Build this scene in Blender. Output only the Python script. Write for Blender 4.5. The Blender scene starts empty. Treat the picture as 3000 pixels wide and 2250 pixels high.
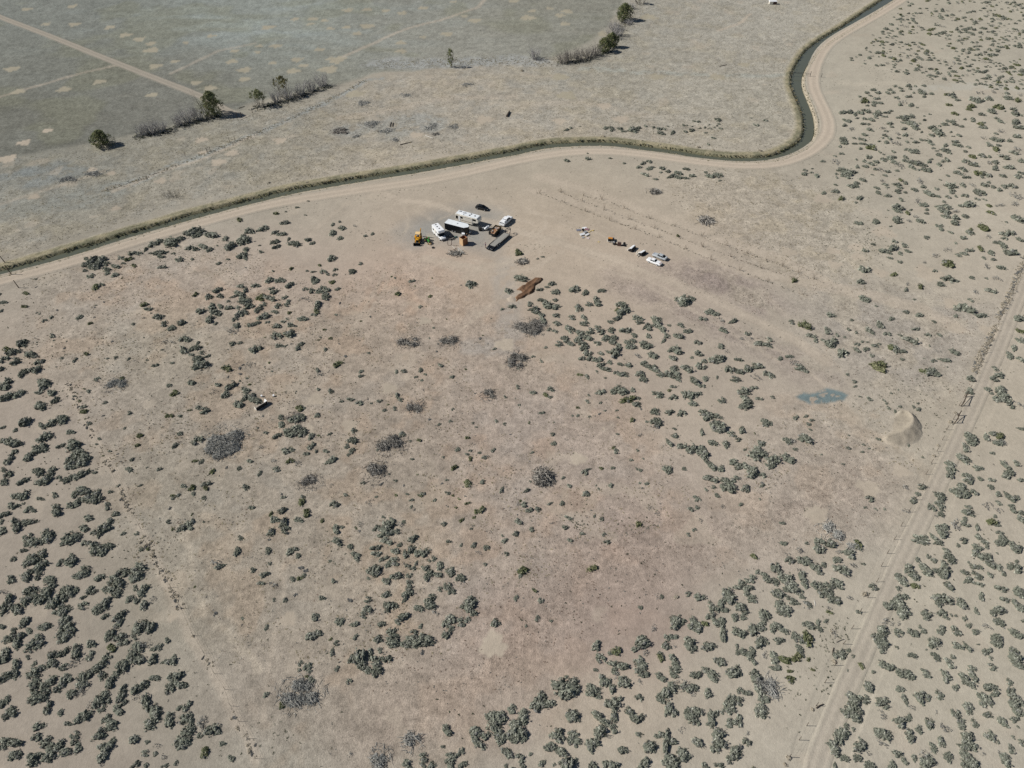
import bpy, bmesh, math, random
import numpy as np
from mathutils import Vector, Matrix

# ------------------------------------------------------------------ camera
CAM_H = 120.0
PITCH = math.radians(43.8)          # below the horizon
FOC = 2080.0                        # focal length in photo pixels (3000 wide)
scene = bpy.context.scene
cam_d = bpy.data.cameras.new("drone_camera")
cam_d.sensor_width = 36.0
cam_d.lens = FOC / 3000.0 * 36.0
cam_d.clip_start = 0.5
cam_d.clip_end = 9000.0
cam = bpy.data.objects.new("drone_camera", cam_d)
scene.collection.objects.link(cam)
cam.location = (0, 0, CAM_H)
cam.rotation_euler = (math.pi / 2 - PITCH, 0, 0)
scene.camera = cam

# ------------------------------------------------------------------ world, sun, exposure
SUN_EL = math.radians(40.0)
SUN_AZ_VEC = Vector((-1.0, 0.03, 0)).normalized()      # where the sun stands, on the ground plan
world = bpy.data.worlds.new("World")
scene.world = world
world.use_nodes = True
wn = world.node_tree
bg = wn.nodes["Background"]
sky = wn.nodes.new("ShaderNodeTexSky")
sky.sky_type = 'NISHITA'
sky.sun_disc = False
sky.sun_elevation = SUN_EL
sky.sun_rotation = math.atan2(SUN_AZ_VEC.x, SUN_AZ_VEC.y)
sky.altitude = 1400
sky.dust_density = 0.6
wn.links.new(sky.outputs[0], bg.inputs[0])
bg.inputs[1].default_value = 0.052
sun_d = bpy.data.lights.new("sun", 'SUN')
sun_d.energy = 4.75
sun_d.angle = math.radians(0.53)
sun_d.color = (1.0, 0.955, 0.90)
sun = bpy.data.objects.new("sun", sun_d)
scene.collection.objects.link(sun)
sdir = Vector((SUN_AZ_VEC.x * math.cos(SUN_EL), SUN_AZ_VEC.y * math.cos(SUN_EL), math.sin(SUN_EL)))
sun.rotation_euler = sdir.to_track_quat('Z', 'Y').to_euler()
scene.view_settings.view_transform = 'Standard'
scene.view_settings.look = 'None'
scene.view_settings.gamma = 1.0
scene.view_settings.exposure = 0.0
scene.render.engine = 'CYCLES'
scene.cycles.max_bounces = 5
scene.cycles.diffuse_bounces = 2
scene.cycles.use_denoising = False

# ------------------------------------------------------------------ geometry of the view: photo pixel <-> ground
SP, CP = math.sin(PITCH), math.cos(PITCH)

def G(px, py, z=0.0):
    """ground point (at height z) that the photo shows at pixel px,py of 3000x2250"""
    a = (px - 1500.0) / FOC
    b = (1125.0 - py) / FOC
    dx, dy, dz = a, CP + b * SP, -SP + b * CP
    t = (z - CAM_H) / dz
    return Vector((dx * t, dy * t, z))

def GV(px, py):
    a = (np.asarray(px, float) - 1500.0) / FOC
    b = (1125.0 - np.asarray(py, float)) / FOC
    dy = CP + b * SP
    dz = -SP + b * CP
    t = -CAM_H / dz
    return a * t, dy * t

def PX(x, y, z=0.0):
    zc = y * CP - (z - CAM_H) * SP
    yc = y * SP + (z - CAM_H) * CP
    zc = np.maximum(zc, 1.0)
    return 1500.0 + FOC * x / zc, 1125.0 - FOC * yc / zc

def scale_at(y):      # photo pixels per metre across, at ground distance y
    return FOC / (y * CP + CAM_H * SP)

V = 3000.0 / 2212.0

# ------------------------------------------------------------------ helpers
def s2l(c):
    c = np.asarray(c, float) / 255.0
    return np.where(c <= 0.04045, c / 12.92, ((c + 0.055) / 1.055) ** 2.4)

def hash2(ix, iy, seed):
    h = (ix.astype(np.int64) * 374761393 + iy.astype(np.int64) * 668265263 + seed * 1442695041) & 0xFFFFFFFF
    h = ((h ^ (h >> 13)) * 1274126177) & 0xFFFFFFFF
    h = (h ^ (h >> 16)) & 0xFFFFFF
    return h / float(0xFFFFFF)

def vnoise(x, y, scale, seed=0):
    x = x / scale; y = y / scale
    ix = np.floor(x); iy = np.floor(y)
    fx = x - ix; fy = y - iy
    fx = fx * fx * (3 - 2 * fx); fy = fy * fy * (3 - 2 * fy)
    a = hash2(ix, iy, seed); b = hash2(ix + 1, iy, seed)
    c = hash2(ix, iy + 1, seed); d = hash2(ix + 1, iy + 1, seed)
    return (a * (1 - fx) + b * fx) * (1 - fy) + (c * (1 - fx) + d * fx) * fy

def fbm(x, y, scale, seed=0, n=3):
    t = 0.0; w = 1.0; s = 0.0
    for i in range(n):
        t = t + w * vnoise(x + 17.3 * i, y - 9.1 * i, scale, seed + i * 7)
        s += w; w *= 0.55; scale *= 0.47
    return t / s

def seg_dist(x, y, pts):
    """distance to polyline and running parameter / side"""
    best = np.full(x.shape, 1e9); side = np.zeros(x.shape)
    for (x0, y0), (x1, y1) in zip(pts[:-1], pts[1:]):
        dx, dy = x1 - x0, y1 - y0
        L2 = dx * dx + dy * dy + 1e-9
        t = np.clip(((x - x0) * dx + (y - y0) * dy) / L2, 0, 1)
        d = np.hypot(x - (x0 + t * dx), y - (y0 + t * dy))
        m = d < best
        best = np.where(m, d, best)
        side = np.where(m, np.sign(dx * (y - y0) - dy * (x - x0)), side)
    return best, side

def inside(x, y, poly):
    r = np.zeros(x.shape, bool)
    n = len(poly)
    for i in range(n):
        x0, y0 = poly[i]; x1, y1 = poly[(i + 1) % n]
        if y0 == y1: continue
        c = ((y0 > y) != (y1 > y)) & (x < (x1 - x0) * (y - y0) / (y1 - y0) + x0)
        r ^= c
    return r

def soft_poly(x, y, poly, soft):
    ins = inside(x, y, poly)
    d, _ = seg_dist(x, y, list(poly) + [poly[0]])
    sd = np.where(ins, d, -d)
    return np.clip(sd / soft * 0.5 + 0.5, 0, 1)

def sm(x):
    x = np.clip(x, 0, 1)
    return x * x * (3 - 2 * x)

def gpoly(pts, k=1.0):
    r = []
    for p in pts:
        g = G(p[0] * k, p[1] * k); r.append((g.x, g.y))
    return r

def catmull(pts, step):
    P = [Vector(p) for p in pts]
    P = [P[0] * 2 - P[1]] + P + [P[-1] * 2 - P[-2]]
    out = []
    for i in range(1, len(P) - 2):
        n = max(1, int((P[i + 1] - P[i]).length / step))
        for k in range(n):
            t = k / n
            a, b, c, d = P[i - 1], P[i], P[i + 1], P[i + 2]
            out.append(0.5 * ((2 * b) + (c - a) * t + (2 * a - 5 * b + 4 * c - d) * t * t + (3 * b - a - 3 * c + d) * t ** 3))
    out.append(P[-2])
    return [(p.x, p.y) for p in out]

# materials -----------------------------------------------------------
def mat(name, col, rough=0.7, metal=0.0, spec=0.5, noise=None, bump=None, vcol=False, trans=0.0, drough=0.0):
    m = bpy.data.materials.new(name); m.use_nodes = True
    nt = m.node_tree; b = nt.nodes["Principled BSDF"]
    b.inputs["Base Color"].default_value = (*col, 1)
    b.inputs["Roughness"].default_value = rough
    b.inputs["Metallic"].default_value = metal
    b.inputs["Specular IOR Level"].default_value = spec
    if drough: b.inputs["Diffuse Roughness"].default_value = drough
    src = None
    if vcol:
        a = nt.nodes.new("ShaderNodeAttribute"); a.attribute_name = "col"; src = a.outputs["Color"]
        nt.links.new(src, b.inputs["Base Color"])
    if noise:
        sc, lo, hi = noise
        tc = nt.nodes.new("ShaderNodeTexCoord")
        n = nt.nodes.new("ShaderNodeTexNoise"); n.inputs["Scale"].default_value = sc; n.inputs["Detail"].default_value = 4
        nt.links.new(tc.outputs["Object"], n.inputs["Vector"])
        mr = nt.nodes.new("ShaderNodeMapRange")
        mr.inputs[1].default_value = 0.3; mr.inputs[2].default_value = 0.7
        mr.inputs[3].default_value = lo; mr.inputs[4].default_value = hi
        nt.links.new(n.outputs["Fac"], mr.inputs[0])
        mx = nt.nodes.new("ShaderNodeVectorMath"); mx.operation = 'SCALE'
        if src: nt.links.new(src, mx.inputs[0])
        else: mx.inputs[0].default_value = col
        nt.links.new(mr.outputs[0], mx.inputs["Scale"])
        nt.links.new(mx.outputs[0], b.inputs["Base Color"])
        if bump:
            bp = nt.nodes.new("ShaderNodeBump"); bp.inputs["Strength"].default_value = bump[0]; bp.inputs["Distance"].default_value = bump[1]
            nt.links.new(n.outputs["Fac"], bp.inputs["Height"]); nt.links.new(bp.outputs[0], b.inputs["Normal"])
    return m

def mesh_obj(name, verts, faces, material=None, parent=None, cols=None, smooth=False, attrs=None, link=True):
    me = bpy.data.meshes.new(name)
    verts = np.asarray(verts, np.float32).reshape(-1, 3)
    if isinstance(faces, np.ndarray):
        k = faces.shape[1]; nf = len(faces)
        me.vertices.add(len(verts)); me.vertices.foreach_set("co", verts.ravel())
        me.loops.add(nf * k); me.loops.foreach_set("vertex_index", faces.astype(np.int32).ravel())
        me.polygons.add(nf); me.polygons.foreach_set("loop_start", np.arange(0, nf * k, k, dtype=np.int32))
        me.update(calc_edges=True)
    else:
        me.from_pydata([tuple(map(float, v)) for v in verts], [], [tuple(f) for f in faces])
        me.update()
    if cols is not None:
        at = me.color_attributes.new("col", 'FLOAT_COLOR', 'POINT')
        c = np.ones((len(verts), 4), np.float32); c[:, :3] = cols
        at.data.foreach_set("color", c.ravel())
    for k_, v_ in (attrs or {}).items():
        at = me.attributes.new(k_, 'FLOAT', 'POINT'); at.data.foreach_set("value", np.asarray(v_, np.float32))
    if smooth: me.polygons.foreach_set("use_smooth", np.ones(len(me.polygons), bool))
    if material: me.materials.append(material)
    o = bpy.data.objects.new(name, me)
    if link: scene.collection.objects.link(o)
    if parent: o.parent = parent
    return o

def tag(o, label=None, cat=None, group=None, kind=None):
    if label: o["label"] = label
    if cat: o["category"] = cat
    if group: o["group"] = group
    if kind: o["kind"] = kind
    return o

def empty(name, loc, rz=0.0):
    o = bpy.data.objects.new(name, None); scene.collection.objects.link(o)
    o.empty_display_size = 0.5
    o.location = loc; o.rotation_euler = (0, 0, rz)
    return o

def copy_tree(o, parent=None):
    c = o.copy(); scene.collection.objects.link(c); c.parent = parent
    for ch in [q for q in bpy.data.objects if q.parent == o]:
        copy_tree(ch, c)
    return c
# ------------------------------------------------------------------ lines of the land (photo pixels)
CANAL_PX = [(-60,812),(0,797),(92,772),(183,745),(290,714),(390,684),(475,659),(559,633),(655,609),(750,584),(852,559),(1021,529),(1191,502),(1326,478),(1428,459),(1500,446),(1602,425),(1703,419),(1788,419),(1890,431),(1975,442),(2059,456),(2144,464),(2250,462),(2301,447),(2345,424),(2369,390),(2367,339),(2348,288),(2335,254),(2335,220),(2352,183),(2379,146),(2420,115),(2470,85),(2521,51),(2582,10),(2640,-28)]
ROAD_PX = [(-60,838),(0,821),(100,796),(203,770),(373,713),(542,665),(750,608),(880,583),(1055,556),(1259,527),(1400,497),(1500,473),(1636,449),(1771,442),(1907,455),(2042,474),(2178,486),(2260,482),(2335,464),(2396,427),(2425,390),(2425,349),(2405,305),(2385,264),(2381,231),(2390,190),(2412,146),(2450,112),(2506,79),(2572,42),(2645,-3)]
FIELD_ROAD_PX = [(-40,30),(0,50),(136,102),(305,170),(441,224),(590,283),(661,322),(720,345)]
TRACK_PX = [(3060,640),(3000,790),(2962,899),(2928,984),(2894,1052),(2860,1154),(2822,1239),(2779,1306),(2742,1391),(2708,1459),(2677,1527),(2640,1595),(2616,1662),(2576,1731),(2542,1800),(2508,1886),(2484,1955),(2442,2023),(2405,2097),(2370,2247),(2330,2400)]
def gl(pts, step=2.5):
    return catmull([tuple(G(*p))[:2] + (0,) for p in pts], step)
CANAL = gl(CANAL_PX); ROAD = gl(ROAD_PX); FROAD = gl(FIELD_ROAD_PX, 5); TRACK = gl(TRACK_PX)
def smooth_line(L, k):
    A = np.array(L); n = len(A); B = A.copy()
    for i in range(n):
        w = min(k, i, n - 1 - i); B[i] = A[i - w:i + w + 1].mean(0)
    return [tuple(q) for q in B]
TRACK = smooth_line(TRACK, 14); TRACK = [(q[0] + 1.3, q[1]) for q in TRACK]; ROAD = smooth_line(ROAD, 3)
# extend beyond the frame
CANAL = [(CANAL[0][0] - 220, CANAL[0][1] - 60)] + CANAL + [(CANAL[-1][0] + 230, CANAL[-1][1] + 260)]
ROAD = [(ROAD[0][0] - 220, ROAD[0][1] - 60)] + ROAD + [(ROAD[-1][0] + 230, ROAD[-1][1] + 260)]
FROAD = [(FROAD[0][0] - 200, FROAD[0][1] + 110)] + FROAD

# average soil and cover colours, darker view shading of the left side included, read off the photo (overview pixel x, y, r, g, b)
SAMP = """100 50 124 127 121;400 50 128 132 126;600 50 140 145 139;900 50 134 135 127;1200 50 132 131 121;1430 50 154 150 139;1650 50 160 156 145;1950 60 168 161 146;2100 60 167 161 146;100 150 118 119 111;400 150 120 120 112;700 150 128 128 118;1000 140 146 144 134;1300 158 152 148 136;1600 150 160 155 143;1900 150 170 163 148;2150 150 168 162 148;100 250 112 112 104;350 250 114 113 105;650 260 148 143 131;900 250 158 151 138;1200 250 162 155 142;1500 250 162 156 143;1650 250 158 154 141;1850 250 169 162 147;2100 250 172 164 149;100 350 132 131 122;300 350 136 133 122;600 350 150 145 132;900 350 165 158 144;1200 350 167 159 144;1500 350 166 158 144;1700 350 164 156 142;1900 350 169 162 147;2150 350 173 165 150;100 450 138 136 126;400 450 162 155 142;700 450 165 156 142;900 450 171 158 142;1200 450 173 160 143;1500 450 170 159 143;1700 450 164 156 142;1900 450 168 161 147;2100 450 173 165 150;50 600 156 147 135;300 600 162 150 137;600 600 165 152 139;900 600 172 155 140;1100 600 171 158 142;1300 600 171 158 142;1500 600 169 156 142;1700 600 167 158 144;1900 600 168 160 145;2150 600 173 164 149;100 750 159 149 136;350 750 155 147 133;600 750 158 147 133;850 750 158 146 132;1050 750 160 147 134;1250 750 168 155 140;1500 750 166 155 142;1700 750 166 157 143;1900 750 167 158 144;2100 750 172 163 148;100 900 156 146 134;350 900 152 144 132;600 900 153 143 130;850 900 155 144 131;1100 900 160 147 135;1300 900 160 147 135;1500 900 172 161 146;1700 900 166 155 142;1900 900 170 162 148;2100 900 173 164 148;100 1050 154 145 133;350 1050 150 143 130;600 1050 152 143 130;850 1050 154 144 131;1100 1050 158 146 134;1400 1050 161 148 136;1600 1050 166 156 143;1800 1050 163 155 143;2000 1050 169 161 146;2150 1050 173 164 149;100 1200 154 145 133;350 1200 149 142 129;600 1200 151 142 129;850 1200 156 146 132;1100 1200 158 146 134;1400 1200 153 138 128;1600 1200 163 154 142;1800 1200 170 162 148;2100 1200 172 164 149;100 1350 154 145 133;350 1350 148 142 129;600 1350 151 142 129;850 1350 158 148 134;1100 1350 154 140 130;1350 1350 153 138 128;1600 1350 167 159 145;1900 1350 170 163 148;2150 1350 171 164 149;100 1500 154 145 133;350 1500 149 142 130;600 1500 151 142 130;850 1500 154 144 131;1050 1500 157 145 133;1300 1500 167 156 141;1600 1500 169 161 147;1900 1500 170 163 148;2150 1500 171 164 149;100 1640 154 145 133;600 1640 152 146 134;900 1640 157 150 137;1300 1640 167 159 145;1800 1640 169 162 148;2150 1640 170 163 149;250 420 144 140 128;50 520 150 145 132;450 330 142 139 128"""
S_ = np.array([[float(q) for q in t.split()] for l in SAMP.split("\n") for t in l.split(";")])
SX, SY = S_[:, 0] * V, S_[:, 1] * V
SG = GV(SX, np.maximum(SY, 10))
SC = s2l(S_[:, 2:5])
GAIN = np.array([0.985, 0.985, 1.00])     # radiance of a white horizontal surface here: albedo = radiance / GAIN

FIELD = [(-200,345),(0,345),(60,332),(200,306),(300,288),(420,258),(500,240),(560,222),(640,202),(720,182),(800,160),(900,150),(1000,140),(1100,132),(1190,124),(1270,96),(1310,60),(1340,20),(1380,-60),(1380,-200),(-400,-200)]
STUB = [(60,600),(400,520),(560,560),(700,640),(900,560),(1080,680),(1200,780),(1400,900),(1500,1100),(1700,870),(1900,860),(1990,1000),(1900,1150),(1500,1250),(1300,1350),(1180,1500),(900,1700),(560,1700),(420,1400),(250,1100),(180,900),(60,760)]
BROWN = [(1100,1290),(1250,1190),(1400,1140),(1560,1090),(1700,1030),(1780,960),(1880,960),(1950,1030),(1900,1110),(1720,1170),(1500,1230),(1330,1310),(1200,1410),(1060,1530),(950,1640),(760,1660),(740,1590),(830,1480),(960,1400),(1030,1330)]
GRAVEL = [(868,492),(900,470),(940,455),(980,448),(1030,440),(1060,450),(1085,460),(1080,500),(1060,540),(1010,530),(960,520),(900,530),(870,520)]
BROWN2 = [(1905,775),(2061,766),(2210,835),(2310,897),(2222,915),(2061,858)]
BROWN3 = [(1790,800),(1967,870),(2130,950),(2345,1040),(2470,1120),(2330,1100),(2200,1020),(2050,950),(1900,890),(1790,840)]
GREYV = [(2330,850),(2600,830),(2900,900),(2860,1080),(2760,1180),(2600,1150),(2450,1060),(2350,950)]
TEAL = [(1718,858),(1735,848),(1760,850),(1785,838),(1805,842),(1832,853),(1826,862),(1795,868),(1770,874),(1748,871),(1728,866)]
KHAKI1 = [(-100,352),(60,338),(300,294),(520,250),(900,154),(1280,112),(1400,-60),(1900,-60),(1718,150),(1735,290),(1685,330),(1400,306),(1200,298),(1000,326),(700,378),(400,436),(0,560),(-100,560)]
KHAKI2 = [(1560,360),(1700,378),(1850,430),(1880,540),(1860,620),(1760,625),(1600,540),(1480,450),(1440,390)]
KHAKI = [KHAKI1, KHAKI2]
# bare discs (ant rings and scalds): photo px x, y, half width
LFPX = [(x / 2.949, 1120 + y / 2.949) for x, y in ((600, 20), (790, 420), (960, 760), (1090, 1050), (1220, 1270), (1330, 1510), (1390, 1640))] + [(x / 2.911, 1680 + y / 2.911) for x, y in ((1460, 120), (1650, 530), (1830, 855), (1970, 1130), (2110, 1410), (2180, 1580))]
DISC = [(1445,1890,37),(1693,1344,22),(1140,1138,20),(1245,940,17),(925,1170,22),(1025,1245,22),(1480,1010,26),(2393,1510,32),(2545,1430,30),(2640,1380,24),(900,1262,20),(844,1815,22),(2590,680,30),(2580,800,20),(2720,800,36),(2510,725,20),(2515,752,20),(2310,738,22),(2440,735,18),(2445,775,18),(2790,890,25),(2800,960,22),(2900,970,25),(505,1810,12),
 (78,27,13),(213,18,12),(135,70,10),(217,71,14),(322,80,13),(367,103,15),(408,115,14),(443,147,17),(440,128,12),(513,180,11),(545,125,9),(455,194,15),(576,242,13),(615,258,15),(291,240,14),(187,262,16),(445,278,14),(35,202,17),(55,268,16),(138,383,12),(70,418,15),(285,420,12),(270,497,11),(22,465,20),(325,508,12),(595,447,11),(640,475,18),(680,448,15),(470,530,16),(715,205,16),(716,232,14),(680,180,14),(620,105,11),(688,150,10),(100,577,15),(340,610,13),
 (785,80,16),(864,56,11),(918,55,12),(1018,30,14),(1075,27,12),(1130,31,11),(1180,38,12),(1240,23,12),(1075,76,17),(1015,80,11),(968,84,10),(1047,98,12),(935,145,12),(805,135,11),(815,135,9),(870,175,14),(890,192,11),(858,208,16),(962,204,22),(985,175,22),(1175,126,13),(1175,150,13),(1390,60,15),(1310,99,14),(1360,48,9),(1240,108,9),(910,70,9),(950,60,9),(800,184,10),(1545,52,17),(1660,33,14),(1640,45,13),(1655,70,12),(1560,32,10),(760,135,9),(755,152,9),(1505,3,12),(1330,5,9),(1610,25,10),
 (1640,225,20),(1770,100,16),(1900,50,20),(1660,280,24),(1770,310,16),(1640,355,16),(1820,350,20),(1925,225,18),(2100,225,18),(2180,190,14),(820,412,15),(1040,275,20),(590,410,14),(1220,395,16),(1420,350,20),(2410,583,24)]
TRACKS = [ ([(1230,585),(1300,600),(1330,625),(1290,640)], .4, .8),([(1420,560),(1450,600),(1500,640),(1560,655)], .5, .8),([(1500,720),(1560,700),(1600,670),(1600,640)], .5, .8),([(1380,760),(1440,775),(1500,765),(1540,740)], .4, .9),([(1180,600),(1200,640),(1185,680)], .4, .7),([(1290,560),(1400,575),(1520,600),(1640,650),(1720,700)], .5, .7),([(1540,620),(1640,640),(1760,690),(1880,750)], .6, .8),([(1580,600),(1700,640),(1800,680)], .4, .6),([(1700,740),(1850,800),(2000,870),(2150,950),(2300,1040),(2420,1130)], .45, .8),([(1720,765),(1860,820),(2000,890),(2150,975),(2280,1060)], .45, .7),([(1300,760),(1450,800),(1560,790),(1650,740)], 1.2, .6),([(1080,575),(1200,600),(1260,640)], 1.2, .5),
 (LFPX, .9, .6),
 # light ruts: points, half width m, strength
 ([(1100,560),(1180,585),(1290,600),(1400,640),(1560,690),(1670,723),(1805,763),(1941,818),(2076,872),(2200,930),(2330,1000),(2420,1060)], 1.9, .9),
 ([(1560,560),(1720,600),(1900,672),(2050,738),(2200,800),(2420,842),(2560,866),(2691,900),(2800,960)], 2.6, .8),
 ([(1580,520),(1700,555),(1850,605),(2000,655),(2150,712),(2290,760),(2420,830)], 2.6, .8),
 ([(1250,760),(1380,790),(1480,770),(1560,720),(1640,700)], 2.2, .6),
 ([(1020,590),(960,640),(900,700),(880,740)], .8, .5),
 ([(1130,800),(1060,920),(1020,980)], .5, .6),([(1150,805),(1080,925),(1040,985)], .5, .5),
 ([(800,1640),(830,1720),(800,1900),(770,2100)], .4, .5),
 ([(1330,980),(1400,930),(1480,860),(1520,830)], .5, .6),
 ([(2250,870),(2400,1010),(2500,1130)], .5, .5),
 ([(500,215),(640,150),(750,125)], 1.2, .5),
 ([(975,180),(1090,128),(1200,80),(1290,60),(1400,20),(1420,0)], 1.3, .7),
 ([(0,285),(120,250),(250,212),(345,190)], 1.2, .6),
 ([(330,560),(450,512),(600,462),(750,395)], .9, .7),
 ([(2105,90),(2165,70),(2200,40)], .9, 1.0),
 ([(0,600),(120,560),(300,505)], 1.2, .4),
 ([(1500,283),(1300,290),(1180,315),(1000,345)], 2.6, .45),
 ([(1500,310),(1700,300),(1900,340)], 2.6, .3),
]
TRACKS = [([tuple(G(*p))[:2] for p in pts], w, s) for pts, w, s in TRACKS]
DISC_W = []
for (a, b, r) in DISC:
    g = G(a, b); DISC_W.append((g.x, g.y, r / scale_at(g.y)))
FIELD_W = gpoly([(x, max(y, -60)) for x, y in FIELD], V)
STUB_W = gpoly(STUB, V); BROWN_W = gpoly(BROWN, V); GRAVEL_W = gpoly(GRAVEL, V); BROWN2_W = gpoly(BROWN2); BROWN3_W = gpoly(BROWN3); GREYV_W = gpoly(GREYV); TEAL_W = gpoly(TEAL, V)
KHAKI_W = [gpoly([(x, max(y, -40)) for x, y in k], V) for k in KHAKI]

def paint(x, y):
    """albedo and roughness-of-cover of the land at world x,y (arrays)"""
    wx = x + 5 * (fbm(x, y, 14, 5) - .5) + 1.6 * (fbm(x, y, 2.5, 6) - .5)
    wy = y + 7 * (fbm(x, y, 14, 8) - .5) + 2.2 * (fbm(x, y, 2.5, 9) - .5)
    px, py = PX(wx, np.maximum(wy, 20.0))
    px = np.clip(px, -300, 3300); py = np.clip(py, -60, 2350)
    num = np.zeros(x.shape + (3,)); den = np.zeros(x.shape)
    fld = soft_poly(wx, wy, FIELD_W, 2.0)
    samp_in = inside(SG[0], SG[1], FIELD_W)
    for i in range(len(SX)):
        d2 = ((px - SX[i]) / 190.0) ** 2 + ((py - SY[i]) / 120.0) ** 2
        w = np.exp(-d2) + 1e-6 / (1 + d2)
        w = w * (fld + .002 if samp_in[i] else 1.002 - fld)
        num += w[..., None] * SC[i]; den += w
    col = num / den[..., None]
    cover = np.zeros(x.shape)
    n30 = fbm(x, y, 26, 21); n8 = fbm(x, y, 7, 31); n3 = fbm(x, y, 2.6, 41); n1 = fbm(x, y, 1.1, 51, 2)
    stub = soft_poly(wx, wy, STUB_W, 8)
    brown = soft_poly(wx, wy, BROWN_W, 7)
    br2 = np.maximum(soft_poly(wx, wy, BROWN2_W, 5), .8 * soft_poly(wx, wy, BROWN3_W, 5)); gv = soft_poly(wx, wy, GREYV_W, 9)
    kh = np.maximum(soft_poly(wx, wy, KHAKI_W[0], 4), soft_poly(wx, wy, KHAKI_W[1], 7))
    cover = np.maximum(cover, stub * .75); cover = np.maximum(cover, fld * .8); cover = np.maximum(cover, kh * .9)
    cover = np.maximum(np.maximum(cover, brown), np.maximum(br2, gv * .8))
    # mottling
    g = (0.60 + .10) * np.ones(3)
    blue = s2l((146, 146, 142)); straw = s2l((170, 161, 140)); olive = s2l((122, 122, 100)); pinkish = s2l((170, 152, 137)); pale = s2l((152, 160, 157))
    def mixc(c, t, k):
        return c * (1 - k[..., None]) + t * k[..., None]
    col = mixc(col, col * np.array([.93, .955, .98]), stub * .8 * sm((n8 - .54) * 6) * sm((n30 - .35) * 4))
    col = mixc(col, col * np.array([1.06, 1.01, .97]), stub * sm((.47 - n8) * 6))
    col = mixc(col, s2l((142, 130, 124)), br2 * .75 * sm((n8 - .2) * 3))
    col = mixc(col, s2l((150, 144, 136)), gv * .6 * sm((n8 - .35) * 4))
    col = mixc(col, s2l((159, 145, 132)), brown * .5); col = mixc(col, s2l((144, 130, 119)), brown * .25 * sm((n8 - .40) * 5))
    col = mixc(col, col * np.array([.91, .94, .98]), kh * .8 * sm((n8 - .56) * 7) * (1 - sm((px - 1500) / 900)))
    col = mixc(col, col * np.array([1.04, 1.02, .97]), kh * .8 * sm((.46 - n8) * 6))
    # field: pale frosty patches and olive streaks
    ff = fbm(x * .6, y * 1.5, 22, 77)
    west = np.exp(-((px - 760) / 420) ** 2 - ((py - 60) / 80) ** 2)
    col = mixc(col, pale, fld * np.clip(.05 + .6 * west, 0, 1) * sm((ff - .45) * 5))
    col = mixc(col, olive, fld * .3 * sm((fbm(x, y, 30, 91) - .56) * 8))
    # line of bluish scrub along the old hedge
    for (pp, w, c, s) in LINES:
        d, _ = seg_dist(wx, wy, pp)
        col = mixc(col, c, s * sm((w - d) / w * 1.6) * sm((n3 - .25) * 4))
    # gravel and teal weed patch
    gr = soft_poly(wx, wy, GRAVEL_W, 5)
    col = mixc(col, s2l((142, 141, 136)), gr * (.7 + .3 * n8))
    tl = soft_poly(x + 1.5 * (n3 - .5), y + 1.5 * (n3 - .5), TEAL_W, .35)
    col = mixc(col, s2l((108, 124, 126)), tl * .95 * sm((n1 + n3 - .70) * 7))
    # wheel tracks
    for (pp, w, s) in TRACKS:
        d, _ = seg_dist(wx * .35 + x * .65, wy * .35 + y * .65, pp)
        k = s * sm((w + .5 - d) / 1.0) * (.7 + .3 * n3)
        col = mixc(col, s2l((180, 168, 152)), k * .8)
        cover = cover * (1 - .8 * k)
        rut = s * sm(1 - abs(d - w * .75) / .35) * .5 * (w > 1)
        col = col * (1 - .30 * rut[..., None])
    # discs
    dm = np.zeros(x.shape)
    for (a, b, r) in DISC_W:
        m = (abs(x - a) < r * 2) & (abs(y - b) < r * 2)
        if not m.any(): continue
        xx, yy = x[m], y[m]
        ang = np.arctan2(yy - b, xx - a)
        rr = r * (1.22 if b > 235 else 1.05) * (1 + .16 * np.sin(3 * ang + a) + .12 * np.sin(7 * ang + b) + .25 * (fbm(xx, yy, 1.6, 3) - .5))
        d = np.hypot(xx - a, yy - b)
        k = sm((rr - d) / .6 + .5)
        f = np.where(b > 200, .85, 1.0)
        tgt = s2l((158, 151, 133)) if b > 300 else s2l((174, 163, 147))
        left = np.clip(1 - .0 * a, .8, 1)
        c = col[m]; tg = tgt * (.90 if a < -20 and b < 235 else 1)
        col[m] = c * (1 - k[:, None] * .9) + tg * k[:, None] * .9
        dm[m] = np.maximum(dm[m], k)
    cover = cover * (1 - dm)
    # fresh rings of dark weeds round the big disc near the bottom, random small scalds elsewhere
    sc = sm((fbm(x, y, 9, 131) - .70) * 14) * (1 - fld) * .5
    col = mixc(col, s2l((174, 163, 147)), sc * .7)
    cover = cover * (1 - sc)
    v = 1 + .10 * (n30 - .5) + .14 * (n8 - .5) + (.16 + .34 * cover) * (n3 - .5) + (.10 + .30 * cover) * (n1 - .5)
    col = col * v[..., None]
    return np.clip(col / GAIN, .01, .85), np.clip(cover, 0, 1)

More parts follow.
